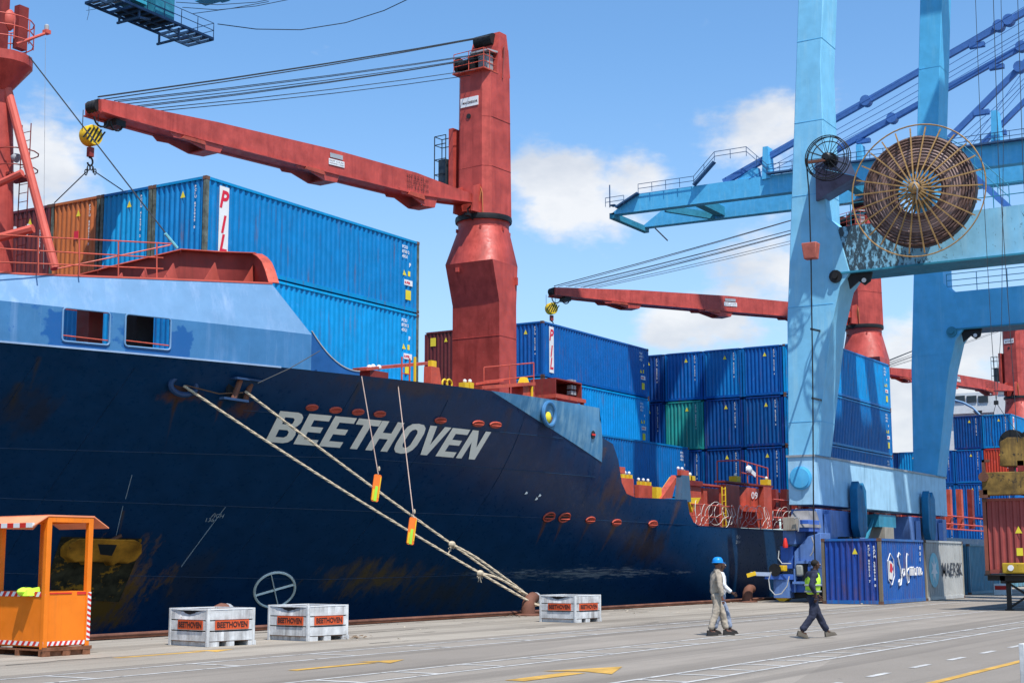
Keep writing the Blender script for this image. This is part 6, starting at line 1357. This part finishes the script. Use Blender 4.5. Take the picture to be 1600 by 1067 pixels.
bollard(96, 24.4, 0, 'far rusty bollard in front of the pale teal barrier')
# mooring ropes
def rope(pts, r, name, label):
    pts = [Vector(p) for p in pts]; sm = []
    for i in range(len(pts)-1):
        p0 = pts[max(i-1, 0)]; p1, p2 = pts[i], pts[i+1]; p3 = pts[min(i+2, len(pts)-1)]; n = max(2, int((p2-p1).length/.09))
        for k in range(n):
            t = k/n; sm.append(.5*((2*p1)+(p2-p0)*t+(2*p0-5*p1+4*p2-p3)*t*t+(3*p1-p0-3*p2+p3)*t**3))
    sm.append(pts[-1]); ro = thing(name, label, 'rope', 'mooring ropes')
    for s in range(3):
        out = []
        for i, p in enumerate(sm):
            d = (sm[min(i+1, len(sm)-1)]-sm[max(i-1, 0)]).normalized(); e = d.cross(Vector((0, 0, 1))).normalized(); g_ = e.cross(d); a = i*.75+s*2*math.pi/3
            out.append(p+(e*math.cos(a)+g_*math.sin(a))*r*.55)
        MB().path(out, r*.62, 5).build('strand', M_rope, ro)
    return ro
bh = Vector((BB.x+.15, BB.y-.05, .44))
r1s = hun(283, 603)-Vector((0, .1, 0)); r2s = hun(373, 612)-Vector((0, .25, 0))
def along(a, c, sag, n=6): return [Vector(a).lerp(Vector(c), i/n)+Vector((0, 0, -sag*4*(i/n)*(1-i/n))) for i in range(n+1)]
k1 = un(752, 905, Y=24.6+ (0)); 
R1 = along(r1s, bh+Vector((-.1, -.1, -.05)), .16); R2 = along(r2s, bh+Vector((.1, .05, .05)), .10)
ra = rope(R1+[bh+Vector((.05, -.30, -.1)), bh+Vector((.1, .25, -.12))], .037, 'mooring_rope', 'lower thick tan mooring rope from the round pipe down to the bollard')
rb = rope(R2+[bh+Vector((.32, .0, -.0)), bh+Vector((.05, .30, .0))], .037, 'mooring_rope', 'upper thick tan mooring rope from the roller fairlead down to the bollard')
def at_px(Rp, u):
    best = None
    for i in range(400):
        t = i/399*(len(Rp)-1); k = min(int(t), len(Rp)-2); p = Rp[k].lerp(Rp[k+1], t-k); d = p-CP; uu = 800+FPX*d.dot(RT)/d.dot(FW)
        if best is None or abs(uu-u) < best[0]: best = (abs(uu-u), p)
    return best[1]
for Rp, u, dd in ((R1, 750, .14), (R2, 706, .12)):   # spliced eyes: the doubled tail runs on beside the rope
    p = at_px(Rp, u); rr = rope([p, p.lerp(bh, .3)+Vector((.02, -.0, dd)), p.lerp(bh, .7)+Vector((0, 0, dd*1.1)), bh+Vector((.1, .1, .12))], .036, 'mooring_rope', 'doubled eye splice of the ' + ('lower' if u == 750 else 'upper') + ' rope running to the bollard')
    par = ra if u == 750 else rb
    for ch in list(rr.children): ch.parent = par
    bpy.data.objects.remove(rr)
    b = MB()
    for j in range(10): a = random.uniform(0, 6.28); b.path([p+Vector((random.uniform(-.12, .12), 0, random.uniform(-.05, .05))), p+Vector((random.uniform(-.15, .15), .05*math.cos(a), random.uniform(-.3, -.1)))], .012, 4)
    b.ball(p, .10, 8, (1.6, 1, 1)); o = b.build('rope_splice', M_rope, par); o['kind'] = 'stuff'
MB().path([r1s+Vector((.05, -.02, .02)), hun(330, 616)-Vector((0, .3, 0)), r2s+Vector((-.1, -.02, -.05))], .018, 6).build('messenger_line', M_('line_brown', (.16, .08, .04)), ra)
MB().path([hun(385, 600)-Vector((0, .45, 0)), hun(440, 577)-Vector((0, .3, 0)), un(500, 548, Y=28.4)], .014, 5).build('handrail_wire', M_wire, rb)
def rat_guard(Rp, u, utop, vtop, lab):
    p = at_px(Rp, u); t = thing('rat_guard', lab, 'rat guard', 'orange rat guards on the mooring ropes')
    b = MB(); w, h = .125, .42; pts = []
    for cx_, cz_, a0 in ((w-.06, h-.06, 0), (-w+.06, h-.06, 90), (-w+.06, -h+.06, 180), (w-.06, -h+.06, 270)):
        for k in range(4): a = R(a0+k*30); pts.append((cx_+.06*math.cos(a), 0, cz_+.06*math.sin(a)))
    M = Matrix.Translation(p+Vector((0, -.06, .02))) @ Matrix.Rotation(R(-28), 4, 'Z') @ Matrix.Rotation(R(8), 4, 'Y')
    b = MB(M); b.prism(pts, (0, .035, 0)); b.build('guard_board', mat('guard_orange', (.85, .17, .02), .5), t)
    b = MB(M); b.box(-.045, .05, -.012, -.002, -.40, .06); b.build('guard_sleeve', mat('guard_lime', (.35, .65, .05), .5), t); b = MB(M); b.box(-.115, -.05, -.012, -.002, -.38, -.05); b.box(w-.04, w-.01, -.012, -.002, -.3, .35); b.build('guard_stripe', M_yel, t)
    top = un(utop, vtop, Y=28.0); MB().tube(M @ Vector((0, 0, h)), top, .016, 6).build('hanging_line', M_('line_pale', (.5, .36, .30)), t)
    b = MB(); q = M @ Vector((0, 0, h+.18)); b.ball(q, .04, 6, (1, 1, 2)); b.build('line_knot', M_rope, t)
    settle(t, p); return t
rat_guard(R2, 586, 565, 588, 'orange rat guard hanging on the upper mooring rope below the ship name'); rat_guard(R1, 641, 621, 594, 'orange rat guard hanging lower down on the lower mooring rope')
# white crates with the ship's name
def crate(loc, rot, label, num=0, side2=True):
    t = thing('lashing_gear_crate', label, 'crate', 'white BEETHOVEN gear crates'); Wd, D, Hh = 1.2, 1.26, .80
    for nm, (x0, x1, y0, y1) in dict(a=(0, Wd, 0, .035), b=(0, Wd, D-.035, D), c=(0, .035, .035, D-.035), d=(Wd-.035, Wd, .035, D-.035)).items():
        for k in range(3):
            z0 = .115+k*.228; hz = .203
            bb = MB()
            if k == 2 and nm == 'c':
                n = 8; 
                for i in range(n): ya = y0+(y1-y0)*i/n; yb = y0+(y1-y0)*(i+1)/n; sa = .05*math.sin(math.pi*i/n)**2; sb = .05*math.sin(math.pi*(i+1)/n)**2; bb.hexa([(x0, ya, z0), (x1, ya, z0), (x1, yb, z0), (x0, yb, z0), (x0+sa, ya, z0+hz-sa), (x1+sa, ya, z0+hz-sa), (x1+sb, yb, z0+hz-sb), (x0+sb, yb, z0+hz-sb)])
            else: bb.box(x0, x1, y0, y1, z0, z0+hz)
            bb.build('side_board', M_crate, t, bev=.004)
    for x in (-.012, Wd-.05):
        for y in (-.012, D-.05): MB().box(x, x+.062, y, y+.062, 0, Hh+.012).build('corner_post', M_crate, t, bev=.006)
    for y in (-.008, D-.03): MB().box(.06, Wd-.06, y, y+.038, Hh-.012, Hh+.012).build('top_rim', M_white, t)
    for x in (-.008, Wd-.03): MB().box(x, x+.038, .06, D-.06, Hh-.012, Hh+.012).build('top_rim', M_white, t)
    MB().box(.03, Wd-.03, .03, D-.03, .10, .13).build('crate_floor', M_wood, t); b = MB(); b.box(.036, .05, .036, D-.036, .13, Hh-.03); b.box(.05, Wd-.036, .036, .05, .13, Hh-.03); b.build('dark_gap_backing', M_dark, t)  # dark sheets added inside so the gaps between boards look black
    b = MB(); 
    for x in (.0, Wd/2-.16, Wd-.2): MB().box(x+.05, x+.25 if x else .30, .0, D, .0, .1).build('skid', M_crate, t)
    pl = MB().box(.30-.12, .30+.74, -.022, -.006, .36, .56).build('name_plate', M_plate, t)
    text_fit('BEETHOVEN', (.22, -.027, .40), (1.0, -.027, .40), (.22, -.027, .53), M_letterdark, pl, 'plate_lettering', offset=.035)
    pl = MB().box(-.024, -.008, .14, .95, .36, .56).build('name_plate', M_plate, t)
    text_fit('BEETHOVEN', (-.028, .92, .40), (-.028, .17, .40), (-.028, .92, .53), M_letterdark, pl, 'plate_lettering', offset=.035)
    b = MB(); random.seed(num+3)
    for k in range(7): b.beam((random.uniform(.15, Wd-.15), random.uniform(.15, D-.15), .2), (random.uniform(.15, Wd-.15), random.uniform(.15, D-.15), .5), .04, .04)
    o = b.build('lashing_rod_heap', M_rust, t); o['kind'] = 'stuff'
    t.location = loc; t.rotation_euler = (0, 0, rot); t.scale = (1, 1, .93); return t
crate((22.42, 21.03, 0.004), R(-9), 'white name crate beside the orange booth, leftmost of the crates by the ship', 1)
c2_ = crate((25.12, 20.66, 0.004), R(-7), 'white name crate in the middle with litter at its foot', 2)
crate((36.45, 20.42, 0.004), R(-8), 'small looking white name crate farthest right along the hull', 3)
q = un(1590, 1116, Z=0); crate((q.x+.05, q.y-1.26, 0.004), R(-8), 'white crate cut by the lower right corner of the picture', 4)
def litter(n, x0, x1, y0, y1, s, name, m):
    b = MB()
    for k in range(n):
        x, y = random.uniform(x0, x1), random.uniform(y0, y1); a = random.uniform(0, 6.28); q = s*random.uniform(.4, 1.2); vs = []
        for j in range(5): r = q*random.uniform(.5, 1); vs.append((x+r*math.cos(a+j*1.26), y+r*math.sin(a+j*1.26), .012+random.uniform(0, q*.7)))
        b.add(vs+[(x, y, .012+q*.6)], [(0, 1, 5), (1, 2, 5), (2, 3, 5), (3, 4, 5), (4, 0, 5)])
    o = b.build(name, m); o['kind'] = 'stuff'; return o
random.seed(11)
litter(26, 26.0, 27.2, 20.4, 20.9, .07, 'litter_heap', M_('litter_brown', (.16, .11, .07), rough=.9, vary=.4)); litter(30, 24, 60, 18.6, 25.0, .06, 'scattered_litter', M_('litter_pale', (.42, .36, .27), rough=.9, vary=.4)); litter(60, 18, 60, 24.0, 24.9, .035, 'edge_grit', M_('litter_brown', (.16, .11, .07)))
litter(40, 39, 42.5, 23.8, 24.9, .06, 'rope_debris', M_('litter_brown', (.16, .11, .07)))
# orange gate booth at the left
bt = thing('checkers_booth', 'orange open sided checkers booth on a wooden pallet at the left edge', 'booth')
BW, BD, BH = 1.02, 1.5, 2.52
for (x, y) in ((0, 0), (BW-.10, 0), (0, BD-.10), (BW-.10, BD-.10)): MB().box(x, x+.10, y, y+.10, .13, BH).build('post', M_orange, bt, bev=.006)
MB().box(.005, BW-.005, .02, .06, .17, 1.16).build('front_panel', M_orange, bt, bev=.005); MB().box(.02, .06, .1, BD-.1, .17, 1.16).build('side_panel', M_orange, bt); MB().box(BW-.06, BW-.02, .1, BD-.1, .17, 1.16).build('side_panel', M_orange, bt); MB().box(.1, BW-.1, BD-.06, BD-.02, .17, 1.16).build('back_panel', M_orange, bt)
MB().box(.1, BW-.1, .0, .08, BH-.10, BH).build('top_beam', M_orange, bt); MB().box(.1, BW-.1, BD-.08, BD, BH-.10, BH).build('top_beam', M_orange, bt); MB().box(0, .08, .1, BD-.1, BH-.10, BH).build('top_beam', M_orange, bt); MB().box(BW-.08, BW, .1, BD-.1, BH-.10, BH).build('top_beam', M_orange, bt)
MB().box(-.01, BW+.01, -.01, BD+.01, BH, BH+.03).build('roof_panel', M_orange2, bt)
def flap(p0, p1, out, down, name='awning_flap'):
    p0, p1 = Vector(p0), Vector(p1); o_ = Vector(out)+Vector((0, 0, -down)); return MB().hexa([p0, p1, p1+o_, p0+o_, p0+Vector((0, 0, .02)), p1+Vector((0, 0, .02)), p1+o_+Vector((0, 0, .02)), p0+o_+Vector((0, 0, .02))]).build(name, M_orange2, bt)
flap((BW, -.02, BH+.0), (BW, BD, BH), (.34, 0, 0), .20); lf = flap((0, -.02, BH), (0, BD, BH), (-.34, 0, 0), .20); flap((.05, BD, BH), (BW-.05, BD, BH), (0, .3, 0), .2)
for k in range(8): y = -.02+k*.19; MB().hexa([(-.345, y, BH-.205), (-.30, y, BH-.18), (-.30, y+.19, BH-.18), (-.345, y+.19, BH-.205), (-.345, y, BH-.12), (-.30, y, BH-.12), (-.30, y+.19, BH-.12), (-.345, y+.19, BH-.12)]).build('tape_block', M_redt if k % 2 else M_white, lf)
def tape(p0, p1, n_, hgt, up, nrm, nm='warning_tape'):
    """slanting red and white blocks, each a piece of its own"""
    p0, p1, up, nrm = Vector(p0), Vector(p1), Vector(up), Vector(nrm)
    MB().hexa([p0, p1, p1+up*hgt, p0+up*hgt, p0+nrm*.003, p1+nrm*.003, p1+up*hgt+nrm*.003, p0+up*hgt+nrm*.003]).build(nm, M_white, bt)
    d = (p1-p0)/n_; 
    for k in range(n_):
        a = p0+d*k+nrm*.004; b_ = a+d*.5; sh = d*.35
        if k == n_-1: sh = d*.3
        MB().add([a, b_, b_+up*hgt+sh, a+up*hgt+sh], [(0, 1, 2, 3)]).build('tape_stripe', M_redt, bt)
tape((0.0, .008, .19), (BW, .008, .19), 9, .075, (0, 0, 1), (0, -1, 0)); tape((BW-.075, -.006, 1.14), (BW-.075, -.006, .26), 9, .075, (1, 0, 0), (0, -1, 0))
tape((0.014, BD, .19), (0.014, 0, .19), 9, .075, (0, 0, 1), (-1, 0, 0)); tape((.012, BD, 1.07), (.012, 0.0, 1.07), 8, .085, (0, 0, 1), (-1, 0, 0))
MB().box(.72, .92, .010, .018, 1.10, 1.15).build('worn_tape', M_redt, bt); MB().box(.12, .60, .010, .018, 1.115, 1.14).build('worn_tape', M_redt, bt)
for k in range(3): y = .0+k*.7; MB().box(-.02, BW+.02, y, y+.09, .0, .10).build('pallet_block', M_wood, bt)
for k in range(3): x = .0+k*.44; MB().box(x, x+.12, -.03, BD+.03, .10, .13).build('pallet_board', M_wood, bt)
for x in (-.02, .42, .86): MB().box(x, x+.16, -.04, .02, 0, .10).build('pallet_block', M_wood, bt)
MB().box(-.03, BW+.03, -.045, -.02, .10, .165).build('pallet_board', M_wood, bt)
MB().box(.1, BW-.1, .1, BD-.1, 1.05, 1.08).build('shelf', M_orange2, bt)
bt.location = (18.62, 21.46, 0.004); bt.rotation_euler = (0, 0, R(-5))
vest = MB(); vest.ball((18.65, 22.0, 1.16), .16, 10, (1.2, .8, .55)); vest.hexa([(18.5, 21.8, 1.09), (18.8, 21.75, 1.09), (18.85, 22.1, 1.09), (18.55, 22.1, 1.09), (18.55, 21.85, 1.2), (18.78, 21.8, 1.25), (18.8, 22.05, 1.22), (18.6, 22.05, 1.16)])
tag(vest.build('folded_vest', mat('hi_vis_lime', (.50, .80, .05), .7, vary=.2)), 'crumpled lime green safety vest lying on the shelf inside the orange booth', 'vest')
o = MB().box(77.5, 78.3, 18.3, 19.0, .0, .55).build('tool_box', M_white); tag(o, 'small white and red box on the ground past the grey container', 'box'); MB().box(77.49, 77.5, 18.35, 18.95, .25, .45).build('box_band', M_redt, o)
for ob in [o]: ob.location = (0, 0, 0)
# ================================================================ PEOPLE
M_skin = mat('dark_brown_skin', (.075, .035, .022), .5, vary=.1); M_skin2 = mat('brown_skin', (.17, .075, .05), .5, vary=.1)
M_hair = mat('black_hair', (.012, .01, .009), .8)
def skinned(name, pts, edges, m, parent, sub=1, root=0):
    me = bpy.data.meshes.new(name); keys = list(pts); idx = {k: i for i, k in enumerate(keys)}
    me.from_pydata([pts[k][0] for k in keys], [(idx[a], idx[c]) for a, c in edges], []); o = link(name, me, m, parent)
    s = o.modifiers.new('skin', 'SKIN'); s.use_smooth_shade = True
    for i, k in enumerate(keys):
        r = pts[k][1]; r = r if isinstance(r, tuple) else (r, r); me.skin_vertices[0].data[i].radius = r; me.skin_vertices[0].data[i].use_root = (i == root)
    u = o.modifiers.new('sub', 'SUBSURF'); u.levels = sub; u.render_levels = sub+1
    if name in ('shirt', 'trousers', 'safety_vest'):
        u.render_levels = 3; u.levels = 2
        tx = bpy.data.textures.get('cloth_folds') or bpy.data.textures.new('cloth_folds', 'CLOUDS'); tx.noise_scale = .10; tx.noise_depth = 2
        dm = o.modifiers.new('folds', 'DISPLACE'); dm.texture = tx; dm.strength = .035; dm.mid_level = .45; dm.texture_coords = 'LOCAL'
    return o
def person(loc, face, label, pose, top, legs_m, shoe_m, skin, h=1.75, hat=None, hair=True, vest=None, collar=None):
    """pose: joints with x forward, y left, z up, for a 1.75 m figure"""
    t = thing('person', label, 'person'); k = pose; V = Vector
    j = {n: V(v) for n, v in k.items() if not n.startswith('toe')}
    lr = ('l', 'r')
    pts = {'pel': (j['pel'], (.11, .08)), 'bel': (j['pel'].lerp(j['chest'], .5), (.10, .08)), 'chest': (j['chest'], (.11, .08)), 'nb': (j['neck'], (.06, .06)), 'nk': (j['neck'].lerp(j['head'], .55), (.052, .052)), 'hd0': (j['head']+V((.0, 0, -.02)), (.072, .085)), 'hd1': (j['head']+V((-.005, 0, .07)), (.078, .098)), 'hd2': (j['head']+V((-.01, 0, .125)), (.05, .062))}
    ed = [('pel', 'bel'), ('bel', 'chest'), ('chest', 'nb'), ('nb', 'nk'), ('nk', 'hd0'), ('hd0', 'hd1'), ('hd1', 'hd2')]
    for s in lr:
        pts['sh'+s] = (j['sh'+s]+V((0, 0, -.02)), .040); pts['el'+s] = (j['el'+s], .034); pts['wr'+s] = (j['wr'+s], .027)
        pts['hp'+s] = (j['hp'+s], .065); pts['kn'+s] = (j['kn'+s], .050); pts['an'+s] = (j['an'+s], .04); pts['ft'+s] = (j['an'+s]+V((.14, 0, -.05)), .035)
        hd = (j['ha'+s]-j['wr'+s]); pts['pm'+s] = (j['wr'+s]+hd*.55, (.038, .02))
        ed += [('chest', 'sh'+s), ('sh'+s, 'el'+s), ('el'+s, 'wr'+s), ('wr'+s, 'pm'+s), ('pel', 'hp'+s), ('hp'+s, 'kn'+s), ('kn'+s, 'an'+s), ('an'+s, 'ft'+s)]
    body = skinned('body', pts, ed, skin, t)
    # five separate fingers per hand
    for s in lr:
        w, hnd = j['wr'+s], j['ha'+s]; d = (hnd-w).normalized(); side = V((1, 0, 0)) if abs(d.x) < .7 else V((0, 0, 1)); side = (side-d*side.dot(d)).normalized(); curl = d.cross(side).normalized()*(1 if s == 'l' else -1)
        for i, L in enumerate((.062, .072, .068, .052)):
            b0 = w+(hnd-w)*.62+side*(.027-.018*i); b = MB(); b.path([b0, b0+d*L*.5, b0+d*L*.85+curl*L*.25, b0+d*L*1.05+curl*L*.55], .0085, 6, .0065); b.build('finger', skin, body)
        b0 = w+(hnd-w)*.3+side*.03; b = MB(); b.path([b0, b0+d*.03+side*.022, b0+d*.06+side*.026+curl*.01], .010, 6, .008); b.build('thumb', skin, body)
    # face
    H = j['head']; b = MB(); b.ball(H+V((.098, 0, .022)), .016, 8, (1, .8, 1.5)); b.build('nose', skin, body)
    for y in (-.032, .032): MB().ball(H+V((.083, y, .045)), .011, 8).build('eye', M_white, body); MB().ball(H+V((.092, y, .045)), .005, 6).build('iris', M_black, body)
    b = MB(); b.ball(H+V((.085, 0, -.022)), .022, 8, (.5, 1, .4)); b.build('mouth', M_('lips', (.10, .035, .03)), body)
    for y in (-.083, .083): MB().ball(H+V((-.005, y, .03)), .026, 8, (.7, .35, 1.2)).build('ear', skin, body)
    if hair: b = MB(); b.ball(H+V((-.030, 0, .066)), .092, 14, (1.0, .88, .86)); b.build('hair', M_hair, t)
    # clothes
    ct = {'a': (j['pel']+V((0, 0, -.04)), (.175, .125)), 'b': (j['pel'].lerp(j['chest'], .45), (.165, .12)), 'c': (j['chest'], (.18, .13)), 'd': (j['neck']+V((0, 0, -.01)), (.085, .08))}
    ce = [('a', 'b'), ('b', 'c'), ('c', 'd')]
    for s in lr:
        ct['s'+s] = (j['sh'+s], .080); ct['m'+s] = (j['sh'+s].lerp(j['el'+s], .5), .072); ct['e'+s] = (j['el'+s], .066); ct['w'+s] = (j['el'+s].lerp(j['wr'+s], .92), .048); ce += [('c', 's'+s), ('s'+s, 'm'+s), ('m'+s, 'e'+s), ('e'+s, 'w'+s)]
    skinned('shirt', ct, ce, top, t)
    cl = {'p': (j['pel']+V((0, 0, .06)), (.16, .118)), 'q': (j['pel']+V((0, 0, -.06)), (.16, .12))}; ce = [('p', 'q')]
    for s in lr:
        kx = j['kn'+s]; cl['h'+s] = (j['hp'+s]+V((0, 0, -.06)), .105); cl['t'+s] = (j['hp'+s].lerp(kx, .55), .098); cl['k'+s] = (kx, .083); cl['c'+s] = (kx.lerp(j['an'+s], .5)+V((-.01, 0, 0)), .080); cl['n'+s] = (kx.lerp(j['an'+s], .93), .076)
        ce += [('q', 'h'+s), ('h'+s, 't'+s), ('t'+s, 'k'+s), ('k'+s, 'c'+s), ('c'+s, 'n'+s)]
    skinned('trousers', cl, ce, legs_m, t)
    for s in lr:
        a = j['an'+s]; toe = k.get('toe'+s, 0); b = MB(Matrix.Translation(a) @ Matrix.Rotation(toe, 4, 'Y'))
        b.hexa([(-.08, -.05, -.085), (.20, -.05, -.085), (.20, .05, -.085), (-.08, .05, -.085), (-.075, -.04, .02), (.05, -.035, .02), (.05, .035, .02), (-.075, .04, .02)]); b.hexa([(.02, -.048, -.085), (.21, -.048, -.085), (.21, .048, -.085), (.02, .048, -.085), (.02, -.042, .0), (.17, -.038, -.025), (.17, .038, -.025), (.02, .042, .0)]); b.box(-.085, .215, -.054, .054, -.10, -.083); o_ = b.build('shoe', shoe_m, t, bev=.015); [setattr(v, 'co', Vector((a.x+(v.co.x-a.x)*.92, a.y+(v.co.y-a.y)*.82, v.co.z))) for v in o_.data.vertices]
    if hat:
        b = MB(); c = H+V((-.01, 0, .065)); b.lathe(c, (0, 0, 1), [(.128, 0), (.125, .045), (.105, .09), (.065, .122), (.0, .132)], 20, cap=False); b.lathe(c, (0, 0, 1), [(.145, -.005), (.128, .006)], 20, cap=False); b.hexa([c+V(q) for q in ((.08, -.08, -.012), (.175, -.05, -.018), (.175, .05, -.018), (.08, .08, -.012), (.08, -.08, .0), (.175, -.05, -.006), (.175, .05, -.006), (.08, .08, .0))]); b.beam(c+V((-.1, 0, .09)), c+V((.09, 0, .10)), .03, .03); b.build('helmet', hat, t)
    if collar: b = MB(); b.lathe(j['neck']+V((0, 0, .0)), (.15, 0, 1), [(.078, -.02), (.072, .04)], 16, cap=False); b.build('collar', collar, t)
    if vest:
        vt = {'a': (j['pel']+V((-.015, 0, .0)), (.205, .16)), 'b': (j['pel'].lerp(j['chest'], .5), (.20, .155)), 'c': (j['chest']+V((0, 0, .02)), (.21, .165)), 'd': (j['neck']+V((0, 0, -.045)), (.13, .115))}
        for s in lr: vt['s'+s] = (j['sh'+s].lerp(j['el'+s], .12), .10)
        skinned('safety_vest', vt, [('a', 'b'), ('b', 'c'), ('c', 'd'), ('c', 'sl'), ('c', 'sr')], vest, t)
        for f0, f1 in ((.25, .32), (.62, .69)):
            c = j['pel'].lerp(j['chest'], (f0+f1)/2); b = MB(); b.path([c+V((.165*math.cos(a), .21*math.sin(a), 0)) for a in [2*math.pi*i/24 for i in range(24)]], .022, 6, closed=True); b.build('reflective_band', M_grey, t)
    t.location = loc; t.rotation_euler = (0, 0, face); t.scale = (h/1.75,)*3; return t
stand = dict(pel=(0, 0, .93), chest=(.0, 0, 1.30), neck=(.02, 0, 1.47), head=(.055, 0, 1.595), shl=(0, .185, 1.40), shr=(0, -.185, 1.40), ell=(-.06, .24, 1.12), elr=(.02, -.24, 1.12), wrl=(.02, .23, .88), wrr=(.17, -.20, .90), hal=(.05, .22, .74), har=(.27, -.17, .80),
             hpl=(0, .09, .88), hpr=(0, -.09, .88), knl=(.16, .095, .50), knr=(-.06, -.10, .48), anl=(.24, .09, .10), anr=(-.20, -.09, .10))
walk = dict(stand); walk.update(pel=(0, 0, .90), knl=(.16, .09, .48), anl=(.36, .09, .12), knr=(-.06, -.10, .47), anr=(-.34, -.09, .13), shl=(-.02, .18, 1.38), shr=(.0, -.18, 1.38), chest=(.02, 0, 1.27), neck=(.05, 0, 1.44), head=(.10, 0, 1.555), elr=(-.13, -.25, 1.14), wrr=(-.02, -.25, .93), har=(-.04, -.24, .78), ell=(.1, .24, 1.12), wrl=(.22, .2, .92), hal=(.28, .18, .80), toel=-.15, toer=.25)
M_khaki = mat('stained_khaki_cloth', (.38, .32, .25), .85, vary=.22, vscale=7, spots=((.62, .56, .5), .3, 12)); M_shw = mat('white_shirt_cloth', (.66, .67, .69), .85, vary=.08); M_navyc = mat('dark_navy_cloth', (.022, .026, .05), .85, vary=.25, vscale=8); M_lime = MATS['hi_vis_lime']
M_boot = mat('black_boot', (.02, .018, .017), .6); M_boot2 = mat('dusty_brown_boot', (.13, .11, .085), .8, vary=.3); M_hat = mat('helmet_blue', (.01, .22, .62), .3); M_greyt = mat('grey_blue_trousers', (.25, .29, .38), .85)
fdir = math.atan2(-.851, .525)+R(8)
p1_ = dict(stand); p1_.update(ell=(.0, .25, 1.13), wrl=(.1, .23, .92), hal=(.16, .2, .80), elr=(.02, -.25, 1.12), wrr=(.06, -.26, .86), har=(.09, -.25, .72))
person(un(1121, 992, Z=.01), fdir, 'man in khaki coverall and bright blue helmet walking along the quay', p1_, M_khaki, M_khaki, M_boot, M_skin2, 1.74, hat=M_hat, collar=M_khaki)
p2_ = dict(stand); p2_.update(elr=(.04, -.25, 1.14), wrr=(.24, -.22, .98), har=(.36, -.20, .90))
person(un(1121, 992, Z=.01)+Vector((.62, .18, 0)), fdir+R(-4), 'bareheaded man in a white shirt walking close behind the blue helmeted man', p2_, M_shw, M_greyt, M_boot, M_skin, 1.70, hair=False)
person(un(1272, 996, Z=.01), fdir+R(3), 'man in lime green safety vest over dark navy overalls striding to the right', walk, M_navyc, M_navyc, M_boot2, M_skin, 1.76, vest=M_lime, collar=M_navyc)
